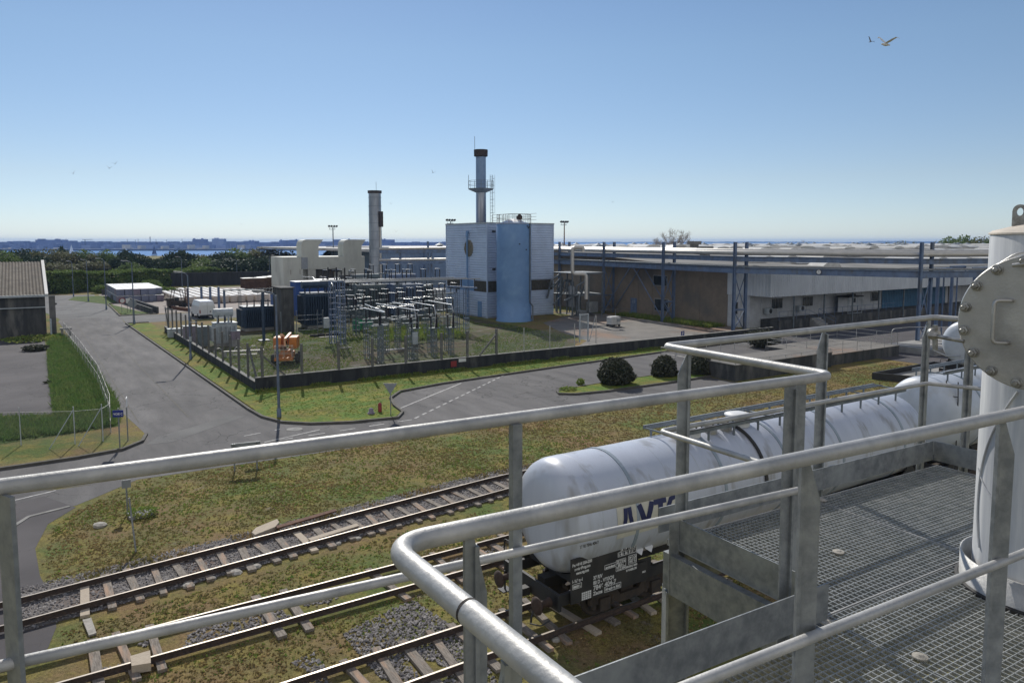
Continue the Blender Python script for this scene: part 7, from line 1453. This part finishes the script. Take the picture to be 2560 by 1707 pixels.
# ---------------------------------------------------------------- bay: far shore, city, boats
sh = K(); sh.prism([(-1500, 1520), (-1500, 1460), (-700, 1440), (60, 1480), (60, 2600), (-1500, 2600)][::-1], -8.5, -5.2); sh.prism([(-1000, 1432), (60, 1470), (60, 1479), (-1000, 1441)], -8.5, -4.4)
o = solo('far_shore', sh, M_['quay'], None, None, site=False); o['kind'] = 'structure'
isl = K()
def ridge(x0, x1, Y, y0_, n, sd, hh):
    hh *= .62
    r_ = random.Random(sd); top = []
    for i in range(n + 1): f_ = i / n; top.append((x0 + (x1 - x0) * f_, hh * math.sin(math.pi * f_) ** .5 * (.7 + .6 * r_.random())))
    isl.sweep([(x, -8) for x, _ in (top[0], top[-1])] + [(x, -8 + h) for x, h in top[::-1]], (0, Y, 0), (1, 0, 0), (0, 0, 1), (0, 1, 0), 400)
ridge((2110 - 1280) / FPX * 7000, (2420 - 1280) / FPX * 7000, 7000, 0, 24, 3, 30); ridge((1380 - 1280) / FPX * 9000, (2200 - 1280) / FPX * 9000, 9000, 0, 50, 5, 26)
o = solo('islands', isl, M_['quay'], None, None, site=False); o['kind'] = 'structure'
rs = random.Random(12); NG = 'buildings of the far city across the bay'
def cb(label, px0, px1, ytop, Y, m='city', grp=NG, steps=0):
    x0, x1 = (px0 - 1280) / FPX * Y, (px1 - 1280) / FPX * Y; z1 = HT(Y, ytop); mb = K(); d_ = rs.uniform(14, 30); mb.box(x0, x1, Y, Y + d_, -5.2, z1)
    for k in range(steps): xx = x0 + (x1 - x0) * rs.random() * .85; mb.box(xx, xx + (x1 - x0) * .1, Y + 2, Y + 8, z1, z1 + 2)
    nwin = int((x1 - x0) / 5)
    solo('city_building', mb, M_[m], label, 'building', (0, 0, 0), grp, site=False)
x = -40.0
while x < 1120:
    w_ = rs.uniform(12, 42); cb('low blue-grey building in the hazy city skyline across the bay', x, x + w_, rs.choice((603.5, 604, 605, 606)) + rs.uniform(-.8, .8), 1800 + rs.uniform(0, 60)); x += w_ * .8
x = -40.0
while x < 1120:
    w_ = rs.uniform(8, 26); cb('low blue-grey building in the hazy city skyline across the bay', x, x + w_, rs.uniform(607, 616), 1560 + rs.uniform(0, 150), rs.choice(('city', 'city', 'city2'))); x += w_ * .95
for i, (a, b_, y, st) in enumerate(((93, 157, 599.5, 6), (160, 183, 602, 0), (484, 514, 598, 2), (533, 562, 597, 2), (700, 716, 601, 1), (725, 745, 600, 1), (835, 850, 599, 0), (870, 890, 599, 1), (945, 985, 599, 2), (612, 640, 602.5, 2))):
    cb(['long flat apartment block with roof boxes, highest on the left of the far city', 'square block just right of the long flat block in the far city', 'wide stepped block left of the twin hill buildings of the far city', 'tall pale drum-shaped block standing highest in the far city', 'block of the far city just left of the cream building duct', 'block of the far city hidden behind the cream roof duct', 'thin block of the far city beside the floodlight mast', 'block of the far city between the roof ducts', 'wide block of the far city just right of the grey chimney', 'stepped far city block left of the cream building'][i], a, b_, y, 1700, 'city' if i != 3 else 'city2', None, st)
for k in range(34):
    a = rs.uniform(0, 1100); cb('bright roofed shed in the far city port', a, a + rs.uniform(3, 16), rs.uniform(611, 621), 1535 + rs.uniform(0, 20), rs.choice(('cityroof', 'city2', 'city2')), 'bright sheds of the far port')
ms = K()
for k in range(90):
    x = rs.uniform(60, 1100); Y = 1490 + rs.uniform(0, 40); q = XW(x, 620, Y); h = rs.uniform(10, 17); ms.box(q.x - .12, q.x + .12, Y, Y + .2, -6, -6 + h); ms.box(q.x - 3, q.x + 3, Y, Y + 2, -7.5, -6)
solo('moored_boats', ms, M_['city2'], 'forest of moored yacht masts along the far quay', 'boats', kind='stuff', site=False)
def crane(label, px, ytop, jib):
    Y = 1750; q = XW(px, 600, Y); h = HT(Y, ytop); mb = K(); mb.box(q.x - .6, q.x + .6, Y, Y + 1, -5, h); mb.box(q.x - jib * .35, q.x + jib, Y, Y + 1, h - 1, h); solo('tower_crane', mb, M_['quay'], label, 'crane', (0, 0, 0), site=False)
crane('tower crane with a long jib over the far city, left part', 212, 598.5, 18); crane('crane standing highest over the masts of the far port', 375, 592, 1.5)
for i, px in enumerate((165, 318, 338, 345, 390, 416, 455)):
    Y = 1700; q = XW(px, 600, Y); mb = K(); mb.box(q.x - .3, q.x + .3, Y, Y + .6, -5, HT(Y, 597 + (i % 3))); solo('mast', mb, M_['quay'], ['thin mast beside the square block of the far city', 'thin mast, first of the port group', 'thin mast, second of the port group', 'thin mast, third of the port group', 'thin mast right of the highest crane', 'thin mast at the middle of the far port', 'thin mast left of the wide stepped block'][i], 'mast', site=False)
for i, (px, Y, s_, yb) in enumerate(((178, 1150, 14, 0), (603, 1050, 12, 0), (385, 950, 13, 0), (1572, 1500, 11, 0), (314, 1300, 7, 0))):
    q = XW(px, 620, Y); t = thing('sailing_boat', ['white-sailed boat on the water left of centre', 'white-sailed boat on the water above the evergreens', 'dark-sailed boat near the middle of the bay', 'distant boat on the open sea right of the blue building', 'small pale boat near the far quay'][i], 'boat', (q.x, Y, -8), site=False)
    mb = K(); mb.sweep([(-3.5, 1.0), (-3, 0), (3, 0), (4, 1.1)], (q.x, Y - .9, -8), (1, 0, 0), (0, 0, 1), (0, 1, 0), 1.8); part('hull', mb, M_['gullg'] if i == 2 else M_['sail'], t); mb = K(); mb.sweep([(-3.2, 1.8), (.4, 1.8), (.5, s_)], (q.x, Y - .05, -8), (1, 0, 0), (0, 0, 1), (0, 1, 0), .1); mb.sweep([(.8, 2), (3.4, 1.6), (.7, s_ * .85)], (q.x, Y - .05, -8), (1, 0, 0), (0, 0, 1), (0, 1, 0), .1); part('sail', mb, M_['quay'] if i in (2, 3) else M_['sail'], t); mb = K(); mb.cyl((q.x + .6, Y, -7), (q.x + .6, Y, s_ - 7.5), .12, n=6); part('mast', mb, M_['gullg'], t)

# ---------------------------------------------------------------- gulls
def gull(label, px, py, Y, yaw, roll, flap, s=1.0):
    bm = bpy.data.meshes.new('body'); V = []; E = []; 
    def chain(pts, prev=None):
        for p in pts: V.append(p); i = len(V) - 1; (E.append((prev, i)) if prev is not None else None); prev = i
        return prev
    body = [((.26, 0, .02), .028), ((.20, 0, .03), .045), ((.10, 0, .01), .075), ((0, 0, 0), .085), ((-.12, 0, 0), .06), ((-.22, 0, .0), .03), ((-.32, 0, .01), .022)]
    mb = K(); prof = [(-.34, .004), (-.30, .03), (-.22, .035), (-.12, .065), (0, .085), (.10, .075), (.18, .045), (.22, .05), (.27, .04), (.29, .015), (.33, .004)]
    mb.lathe((0, 0, 0), (1, 0, 0), prof, n=12)
    for sg in (-1, 1):
        w_ = [(0.0, .05), (.18, .12), (.36, .10 + flap * .1), (.56, .02 + flap * .25), (.70, -.08 + flap * .3)]; ch = [(.09, -.10), (.10, -.11), (.08, -.10), (.02, -.09), (-.08, -.11)]; vs = []
        for (y, z), (f0, f1) in zip(w_, ch): z = z * flap; vs += [(f0, sg * y, z + .03), (f1, sg * y, z + .02), (f1, sg * y, z + .008), (f0, sg * y, z + .012)]
        fs = []
        for i in range(4):
            for j in range(4): a, b_ = i * 4 + j, i * 4 + (j + 1) % 4; fs.append((a, b_, b_ + 4, a + 4) if sg > 0 else (b_, a, a + 4, b_ + 4))
        fs.append((16, 17, 18, 19)); mb.add(vs, fs)
    q = XW(px, py, Y); o = solo('gull', mb, M_['gullw'] if s > .85 and Y < 60 else M_['gullg'], label, 'gull', (0, 0, 0), 'gulls flying over the works', site=False); o.location = q; o.rotation_euler = (roll, 0, yaw); o.scale = (s, s, s); return o
gull('large white gull gliding high in the right of the sky', 2214, 112, 36, R(203), R(-14), 1.15, .9)
for i, (px, py, Y, yw, rl_) in enumerate(((183, 434, 170, 20, -20), (273, 421, 180, 10, 10), (288, 410, 180, 200, 15), (1082, 432, 190, 160, -30), (990, 579, 200, 10, 5), (2176, 105, 110, 200, -30), (603, 561, 260, 20, 5), (1532, 506, 320, 20, 5), (978, 510, 280, 20, 5))):
    gull(['small gull furthest left in the sky', 'small gull, lower one of the pair at left', 'small gull, upper one of the pair at left', 'small gull left of the tall chimney', 'small gull right of the grey chimney top', 'tiny dark bird beside the large gull', 'tiny gull low over the far city', 'tiny speck of a gull right of the silo', 'tiny gull above the grey chimney'][i], px, py, Y, R(yw + 90), R(rl_), 1.3, 1.0)
# ---------------------------------------------------------------- concrete ramp, pits and kerbs right of the road
def p2(x, y, z=0): return tuple(uv(x, y, z)[:2])
ra = [p2(1836, 956), p2(2063, 920), p2(2225, 890)]
t = thing('raised_slab', 'raised concrete slab with a dark retaining wall and steel railings, beside the traffic island', 'slab', (42, 35, 0))
SU0, SV0 = 42.1, 35.1
mb = K(); mb.box(42.1, 53.6, 35.1, 38.2, 0, 1.15); mb.box(53.6, 64, 35.45, 41.5, 0, .85); part('retaining_wall', mb, M_['concdark'], t); mb = K(); mb.box(42.05, 53.65, 35.05, 38.25, 1.151, 1.2); mb.box(53.65, 64.05, 35.4, 41.55, .851, .9); part('slab', mb, M_['yard2'], t)
t = thing('slab_railing', 'thin galvanised railing around the raised concrete slab', 'railing', (42.2, 35.2, 1.1)); mb = K()
def fence_rail(mb, pts, z0, h, step=1.9, nr=3, r_=.022):
    for k in range(1, nr + 1): mb.path([(p[0], p[1], z0 + h * k / nr) for p in pts], r_, 6)
    for a, b_ in zip(pts[:-1], pts[1:]):
        L_ = math.hypot(b_[0] - a[0], b_[1] - a[1]); n = max(1, int(round(L_ / step)))
        for i in range(n + 1): f_ = i / n; x, y = a[0] + (b_[0] - a[0]) * f_, a[1] + (b_[1] - a[1]) * f_; mb.cyl((x, y, z0), (x, y, z0 + h), r_ * 1.15, n=6)
fence_rail(mb, [(42.2, 38.1), (42.2, 35.2), (53.6, 35.2)], .9, .55, nr=1); fence_rail(mb, [(53.7, 41.4), (53.7, 35.55), (63.9, 35.55), (63.9, 41.4), (53.7, 41.4)], .9, 1.1); fence_rail(mb, [(45, 40.5), (45, 45.5), (60, 45.5)], .02, 1.0, nr=2); part('rail', mb, M_['galv'], t)
t = thing('side_slab', 'second concrete pad with a looped handrail, right of the railed slab', 'slab', (66, 33, 0)); mb = K(); mb.box(66, 76, 33.4, 38, 0, .55); part('slab', mb, M_['concrete'], t); mb = K(); fence_rail(mb, [(66.2, 33.5), (76, 33.5)], .55, 1.0, nr=2); mb.path([(64.6, 36.5, 0), (64.6, 36.5, 2.2), (66.5, 36, 2.3), (72, 34.6, 2.1)], .04, 8, .4); part('rail', mb, M_['galv'], t)
# low basin by the far track
a, b_, c_, d_ = p2(2190, 948), p2(2284, 960), (60.5, 27.7), (60.0, 30.4)
t = thing('basin', 'low dark-walled concrete basin on the grass in front of the far tank wagon', 'basin', (a[0], a[1], 0)); mb = K()
A_, B_ = (51.2, 30.2), (52.3, 27.7)
for p, q in ((A_, B_), (B_, c_), (c_, d_), (d_, A_)): mb.bar((*p, .25), (*q, .25), .12, .5)
part('wall', mb, M_['black'], t); mb = K(); mb.prism([A_, B_, c_, d_], .0, .12); part('floor', mb, M_['concrete'], t)
mb = K(); mb.lathe((56.2, 28.9, .12), (0, 0, 1), [(0, .28), (.05, .28), (.06, .03), (1.0, .03)], n=14); solo('jack_stand', mb, M_['black'], 'dark round-footed stand in the basin', 'stand', (56.2, 28.9, 0))
t = thing('yard_stop', 'small railed platform with white panel beyond the pipe rack', 'platform', (92, 38, 0)); mb = K(); mb.box(92, 98, 40, 44, 0, 1.2); part('base', mb, M_['concrete'], t); mb = K(); fence_rail(mb, [(92, 44), (92, 40), (98, 40), (98, 44)], 1.2, 1.1, nr=2); part('rail', mb, M_['galv'], t); mb = K(); mb.box(92.2, 93.8, 39.9, 39.96, 1.3, 2.3); part('panel', mb, M_['signwhite'], t)
for i, (u, v) in enumerate(((79, 40), (84.5, 39), (88, 43))):
    t = thing('pipe_support', ['blue steel pipe support right of the tall rack legs', 'blue steel pipe support, middle of the three right of the rack', 'blue steel pipe support furthest back behind the vessel'][i], 'support', (u, v, 0)); mb = K(); mb.box(u - .13, u + .13, v - .13, v + .13, 0, 7.0); mb.box(u + 1.1, u + 1.22, v - .06, v + .06, 0, 6.6); part('column', mb, M_['bluepaint'], t); mb = K(); mb.box(u - 1.2, u + 2.8, v - .1, v + .1, 6.8, 7.1); mb.path([(u - 1, v - .2, 7.2), (u + 2.5, v - .2, 7.2), (u + 2.5, v - .2, 6.2)], .08, 8, .2); part('beam', mb, M_['bluepaint'], t)

# ---------------------------------------------------------------- steel platform where the camera stands
ZR, ZD = 9.4, 8.23; D = R(31.0); cD, sD = math.cos(D), math.sin(D)
def DW(a, b_, z=0): return Vector((a * cD - b_ * sD, a * sD + b_ * cD, z))
def DI(p): return (p[0] * cD + p[1] * sD, -p[0] * sD + p[1] * cD)
def zoff(p, z): q = Vector(p); q.z = z; return q
zc_ = ZR - .022
B0 = G(-260, 1264, zc_); B0 = G(0, 1219, zc_) + (G(0, 1219, zc_) - G(1290, 1049, zc_)) * .35; B1 = G(2080, 939, zc_); B2 = G(1660, 866, zc_); B3 = G(2335, 793, zc_); B4 = G(2470, 803, zc_)
RG = 'railings around the steel platform'
t = thing('handrail', 'long galvanised railing at the outer edge of the steel platform, crossing the whole photo', 'railing', (1.2, 3.1, ZD), RG, site=False)
RO = {}
mb = K(); mb.path([B0, B1, B2, B3, B4 + (B4 - B3) * 2], .0225, 20, .07); part('top_rail', mb, M_['galv'], t)
mz = lambda z: z - .49
BM0 = zoff(B0, 8.915); BM1 = G(1996, 1225, 8.915); mb = K(); mb.path([BM0, BM1], .0155, 16); part('mid_rail', mb, M_['galv'], t)
C2 = G(1650, 1078, 8.90); C3 = G(2318, 958, 8.885); C4 = G(2455, 972, 8.885); C1 = G(1905, 1158, 8.90)
mb = K(); mb.path([C1, C2, C3, C4 + (C4 - C3) * 2], .0155, 16, .05); part('mid_rail', mb, M_['galv'], t)
def post(px, ypx, z0, z1=None, w_=.055, th_=.012, rib=None, gus=False, at=None, ang=0.0, par=None, flip=1):
    q = zoff(at if at is not None else G(px, ypx, zc_), 0); z1 = z1 or zc_ - .015; a = Vector((math.cos(D + ang), math.sin(D + ang), 0)); n = Vector((-a.y, a.x, 0)); mb = K()
    if gus: P = [(-w_ / 2, z0), (w_ / 2, z0), (w_ / 2, z1 - .13), (-w_ / 2 + .022, z1), (-w_ / 2, z1)]
    else: P = [(-w_ / 2, z0), (w_ / 2, z0), (w_ / 2, z1), (-w_ / 2, z1)]
    if flip < 0: P = [(-x, y) for x, y in P][::-1]
    mb.sweep(P, q - n * th_ / 2, a, (0, 0, 1), n, th_)
    if rib: mb.sweep([(-.005, z0), (.005, z0), (.005, z1 - .02), (-.005, z1 - .02)], q + a * rib[0] + n * th_ / 2, a, (0, 0, 1), n, rib[1])
    return part('post', mb, M_['galvp'], par or t)
post(12, 1222, 7.5, w_=.07, ang=-R(62)); post(1289, 1049, 7.9, w_=.038, th_=.03, ang=R(0))
post(1712, 874, 7.86, w_=.075, gus=True, flip=-1, rib=(.02, -.035), ang=-R(28)); post(2000, 920, 8.15, w_=.07, gus=True, rib=(-.03, -.04), flip=-1, ang=-R(20)); post(1976, 953, 8.05, w_=.05, rib=(.02, -.03), ang=-R(20))
post(2055, 822, 8.1, w_=.055, rib=(.03, -.04), flip=-1, gus=True, ang=-R(28)); post(2318, 797, 8.1, w_=.06, rib=(.0, -.03), ang=-R(28), flip=-1, gus=True); post(2428, 806, 8.1, w_=.07, rib=(.0, -.03), ang=-R(28))
# near railing with the big curved corner
A1 = G(1290, 1297, zc_); A2 = G(2560, 1030, zc_); dA = (A2 - A1).normalized(); L0, L1 = G(1042, 1422, zc_), G(1351, 1676, zc_); dL = (L1 - L0).normalized()
den = dA.x * dL.y - dA.y * dL.x; s_ = ((L0.x - A1.x) * dL.y - (L0.y - A1.y) * dL.x) / den; CR = A1 + dA * s_
t = thing('handrail', 'near galvanised railing with a rounded corner, closest to the camera at the bottom right', 'railing', (1.0, 2.0, ZD), RG, site=False)
mb = K(); j0 = G(1168, 1530, zc_); kk = (j0 - CR).length; mb.path([A2 + dA * .8, CR, CR + dL * kk], .0225, 28, .085, k=12); part('top_rail', mb, M_['galv'], t)
mb = K(); mb.path([CR + dL * (kk + .003), CR + dL * 1.15], .0228, 28); part('top_rail', mb, M_['galv'], t)
mb = K(); mb.cyl(CR + dL * (kk - .003), CR + dL * (kk + .003), .0234, n=28); part('weld_ring', mb, M_['bogie'], t)
AM1, AM2 = G(2029, 1592, 8.83), G(2510, 1402, 8.83); dm = (AM2 - AM1); mb = K(); mb.path([AM1 - dm * .9, AM2 + dm * .6], .0165, 18); part('mid_rail', mb, M_['galv'], t)
post(0, 0, 8.2, at=G(2028, 1130, zc_), w_=.062, gus=True, rib=(-.028, -.02), ang=-R(28), par=t); post(0, 0, 8.2, at=G(2518, 1036, zc_), w_=.066, gus=True, rib=(-.03, -.02), ang=-R(28), par=t)
post(0, 0, 8.2, at=G(1187, 1322, zc_), w_=.052, gus=True, flip=1, rib=(-.0, -.02), ang=-R(5), par=t); post(0, 0, 8.2, at=G(1262, 1598, zc_), w_=.052, ang=-R(10), gus=True, flip=-1, rib=(0, -.02), par=t)
# deck: grating, toe boards, beams
t = thing('platform', 'galvanised grating platform with toe boards on steel legs, bottom right', 'platform', (1.5, 3.0, ZD), None, site=False)
FV, BV, NU, EU = 2.03, 3.19, 2.995, 5.86
gr = K()
def bars(u0_, u1_, v0_, v1_, sp=.0345):
    n = int((v1_ - v0_) / sp)
    for i in range(n + 1): v = v0_ + i * sp; gr.bar(DW(u0_, v, ZD - .016), DW(u1_, v, ZD - .016), .003, .03)
    n = int((u1_ - u0_) / sp)
    for i in range(n + 1): u = u0_ + i * sp; gr.bar(DW(u, v0_, ZD - .008), DW(u, v1_, ZD - .008), .004, .012)
bars(-1.5, NU, -.3, FV - .015); bars(NU + .006, 4.32, -.3, 2.12); bars(NU + .006, 4.32, 2.13, BV - .01); bars(4.335, EU - .01, -.3, 2.12); bars(4.335, EU - .01, 2.13, BV - .01)
part('grating', gr, M_['grate'], t)
fm = K()
for a, b_ in (((-1.5, FV - .012), (NU, FV - .012)), ((NU + .003, FV), (NU + .003, BV)), ((4.327, -.3), (4.327, BV)), ((NU, 2.125), (EU, 2.125)), ((NU, BV - .005), (EU, BV - .005)), ((EU - .005, -.3), (EU - .005, BV))): fm.bar(DW(*a, ZD - .014), DW(*b_, ZD - .014), .006, .034)
part('grating_frame', fm, M_['galv'], t)
tb_ = K()
def toe(a, b_, z0=8.265, z1=8.42, th_=.006): tb_.bar(DW(*a, (z0 + z1) / 2), DW(*b_, (z0 + z1) / 2), th_, z1 - z0)
toe((-1.5, FV + .03), (NU - .06, FV + .03), 8.265, 8.44); toe((NU - .012, FV + .16), (NU - .012, BV - .12), 8.215, 8.395); toe((NU - .035, BV + .036), (EU, BV + .036)); toe((EU + .003, BV + .03), (EU + .003, .2))
part('toe_board', tb_, M_['galvp'], t)
bm_ = K()
bm_.bar(DW(NU - .045, FV + .06, 8.07), DW(NU - .045, BV - .1, 8.07), .05, .235); bm_.bar(DW(NU - .05, BV - .05, 8.07), DW(EU, BV - .05, 8.07), .05, .22); bm_.bar(DW(NU - .075, BV - .1, 8.19), DW(NU - .02, BV - .12, 8.19), .006, .47); bm_.bar(DW(-1.5, FV + .03, 8.14), DW(NU, FV + .03, 8.14), .04, .12)
for u in (4.32, 5.5): bm_.bar(DW(u, 0, 8.1), DW(u, BV, 8.1), .08, .16)
for v in (.9, 2.12): bm_.bar(DW(NU, v, 8.1), DW(EU, v, 8.1), .08, .16)
part('beam', bm_, M_['galvp'], t)
for a, b_ in ((NU + .02, BV - .06),):
    mb = K(); c_ = DW(a, b_, 0)
    for o_ in (-.06, .06): mb.bar(c_ + Vector((o_, 0, 0)), c_ + Vector((o_, 0, 7.95)), .014, .12, up=(0, 1, 0))
    mb.bar(c_, c_ + Vector((0, 0, 7.95)), .11, .01, up=(0, 1, 0)); part('leg', mb, M_['galvp'], t)
for a, b_ in ((5.7, BV + .13), (5.7, .2)):
    mb = K(); c_ = DW(a, b_, 0); mb.bar(c_, c_ + Vector((0, 0, 8.0)), .16, .16, up=(0, 1, 0)); part('leg', mb, M_['galvp'], t)
fx = K()
for x, y in ((2096, 1380), (2300, 1642), (2068, 1556), (2055, 1250)): q = G(x, y, ZD + .004); fx.lathe(q, (0, 0, 1), [(0, .032), (.006, .032), (.009, .02), (.014, .01)], n=16, smooth=False)
part('grating_clip', fx, M_['stone'], t)
tg = K(); q = G(1876, 1612, ZD + .03); tg.bar(q, q + Vector((.06, .035, 0)), .004, .02); part('tag', tg, M_['signwhite'], t)

# ---------------------------------------------------------------- white vessel with bolted flange cover
FC = XW(2588, 808, 3.2); away = Vector((.72, .694, 0)); VC = FC + away * .65; VC.z = 0; vr = .335
t = thing('process_vessel', 'white vertical vessel with a bolted round steel cover, at the right edge of the platform', 'vessel', (VC.x, VC.y, ZD), None, site=False)
ztp = HT(VC.y - .15, 579)
mb = K(); mb.lathe((VC.x, VC.y, 0), (0, 0, 1), [(7.3, vr), (ztp - .02, vr), (ztp, vr - .008)], n=64, caps=False); part('shell', mb, M_['vessel'], t)
mb = K(); mb.lathe((VC.x, VC.y, ztp - .012), (0, 0, 1), [(0, vr + .006), (.008, vr + .006), (.02, vr - .01), (.095, .05), (.10, .001)], n=64, smooth=False); part('cone_top', mb, M_['sand'], t)
side_ = Vector((away.y, -away.x, 0))
for k, (dx, sz) in enumerate(((-.13, 1), (.06, 1))):
    c_ = VC + side_ * (dx - .06) + away * -.12; c_.z = ztp + .03; P = [(-.032, 0), (.032, 0), (.032, .075)] + [(.032 * math.cos(a), .075 + .032 * math.sin(a)) for a in [i * math.pi / 8 for i in range(1, 8)]] + [(-.032, .075)]
    n_ = len(P); hole = [(.015 * math.cos(2 * math.pi * i / n_ - math.pi * .75), .07 + .020 * math.sin(2 * math.pi * i / n_ - math.pi * .75)) for i in range(n_)]
    vs = []; az_ = Vector((0, 0, 1))
    for off in (0, .014):
        for Q in (P, hole): vs += [c_ + side_ * x + az_ * y - away * (off - .007) for x, y in Q]
    fs = []
    for i in range(n_):
        j = (i + 1) % n_; fs += [(i, j, n_ + j, n_ + i), (2 * n_ + j, 2 * n_ + i, 3 * n_ + i, 3 * n_ + j), (j, i, 2 * n_ + i, 2 * n_ + j), (n_ + i, n_ + j, 3 * n_ + j, 3 * n_ + i)]
    mb = K(); mb.add(vs, fs); part('lifting_lug', mb, M_['bolt'], t)
mb = K(); mb.lathe((VC.x, VC.y, ZD + .0), (0, 0, 1), [(-.25, vr + .055), (.14, vr + .055), (.14, vr + .047), (-.25, vr + .047)], n=64, caps=False); part('collar', mb, M_['galv'], t)
mb = K(); mb.lathe((VC.x, VC.y, ZD - .02), (0, 0, 1), [(0, vr + .075), (.026, vr + .075), (.03, vr + .06)], n=48, smooth=False, caps=False); part('deck_ring', mb, M_['black'], t)
# nozzle and cover
mb = K(); mb.lathe(FC + away * .03, away, [(0, .265), (.03, .265), (.03, .21), (.3, .21)], n=64, caps=False, smooth=False); part('nozzle', mb, M_['vessel'], t)
mb = K(); mb.lathe(FC, away, [(.0, .001), (.0, .266), (.004, .27), (.026, .27), (.028, .26)], n=96, smooth=False); cv = part('cover_plate', mb, M_['steel'], t)
up_ = Vector((0, 0, 1))
for k in range(16):
    a = R(11.25 + 22.5 * k); c_ = FC + side_ * math.cos(a) * .247 + up_ * math.sin(a) * .247; mb = K()
    mb.lathe(c_ + away * .03, -away, [(0, .022), (.034, .022), (.036, .001)], n=22, smooth=False); mb.lathe(c_ - away * .005, -away, [(0, .0175), (.018, .0175), (.019, .012)], n=6, smooth=False); mb.lathe(c_ - away * .02, -away, [(0, .0105), (.02, .0105), (.022, .008)], n=12); part('bolt', mb, M_['bolt'], cv)
h0 = FC - side_ * .13; mb = K(); mb.path([h0 + up_ * .085 + side_ * .05, h0 + up_ * .085 + side_ * .05 - away * .02, h0 + up_ * .085 - away * .05, h0 - up_ * .085 - away * .05, h0 - up_ * .085 + side_ * .045 - away * .02, h0 - up_ * .085 + side_ * .045], .0075, 12, .02); part('handle', mb, M_['steel'], cv)
mb = K(); mb.path([FC - side_ * .24 + up_ * -.095 - away * .0, FC - side_ * .36 + up_ * -.085 + away * .02], .0085, 10); mb.lathe(FC - side_ * .36 + up_ * -.085 + away * .02, -side_, [(-.012, .016), (.02, .016), (.024, .008)], n=6, smooth=False)
mb.lathe(FC - side_ * .375 + up_ * -.075 + away * .04, (-.6, -.2, .3), [(-.02, .026), (0, .025), (.012, .018), (.018, .003)], n=18); mb.bar(FC - side_ * .365 + up_ * -.04 + away * .04, FC - side_ * .36 - up_ * .15 + away * .04, .022, .012); part('hinge_arm', mb, M_['bolt'], cv)
mb = K(); mb.path([FC - side_ * .25 - up_ * .158, FC - side_ * .30 - up_ * .165, FC - side_ * .355 - up_ * .145], .003, 6, .03); part('earth_wire', mb, M_['alu'], cv)
mb = K(); mb.path([FC - side_ * .20 + up_ * .19 + away * .1, FC - side_ * .1 + up_ * .27 + away * .12, FC + side_ * .02 + up_ * .285 + away * .12], .006, 10, .08); mb.path([FC - side_ * .08 + up_ * .225 - away * .03, FC + side_ * .0 + up_ * .24 - away * .04, FC + side_ * .02 + up_ * .32 - away * .04], .008, 10, .03); part('bracket', mb, M_['steel'], cv)
def onv(ang, z, k=.004): return Vector((VC.x, VC.y, z)) + (-away * math.cos(ang) - side_ * math.sin(ang)) * (vr + k)
cb_ = K(); cb_.path([onv(R(48 - 46 * math.sin(f_ * 3.1416)) if False else R(20 + 38 * math.sin(f_ * 2.2)), 9.28 - f_ * .85) for f_ in [i / 16 for i in range(17)]], .0045, 8); cb_.path([onv(R(62), 8.83), onv(R(52), 8.78), onv(R(40), 8.73), onv(R(26), 8.7)], .0035, 6); part('cable', cb_, M_['vessel'], t)
VSC = 1.11; Fl = Vector((FC.x - VC.x, FC.y - VC.y, FC.z - ZD))
for ob in list(cv.children) + [cv] + [c for c in t.children if c.name.startswith('nozzle')]:
    for vv in ob.data.vertices: vv.co = Fl + (vv.co - Fl) * VSC
# haze over the bay
hz = K(); hz.box(-5200, 5200, -400, 9600, -10.5, 34); hm_ = bpy.data.materials.new('haze'); hm_.use_nodes = True; N = hm_.node_tree.nodes; N.remove(N['Principled BSDF']); pv = N.new('ShaderNodeVolumePrincipled'); pv.inputs['Color'].default_value = (.40, .62, 1, 1); pv.inputs['Density'].default_value = .00012; pv.inputs['Anisotropy'].default_value = .2; hm_.node_tree.links.new(pv.outputs[0], N['Material Output'].inputs['Volume'])
HZ = solo('haze', hz, hm_, None, None, kind='stuff', site=False)
bpy.context.view_layer.update()
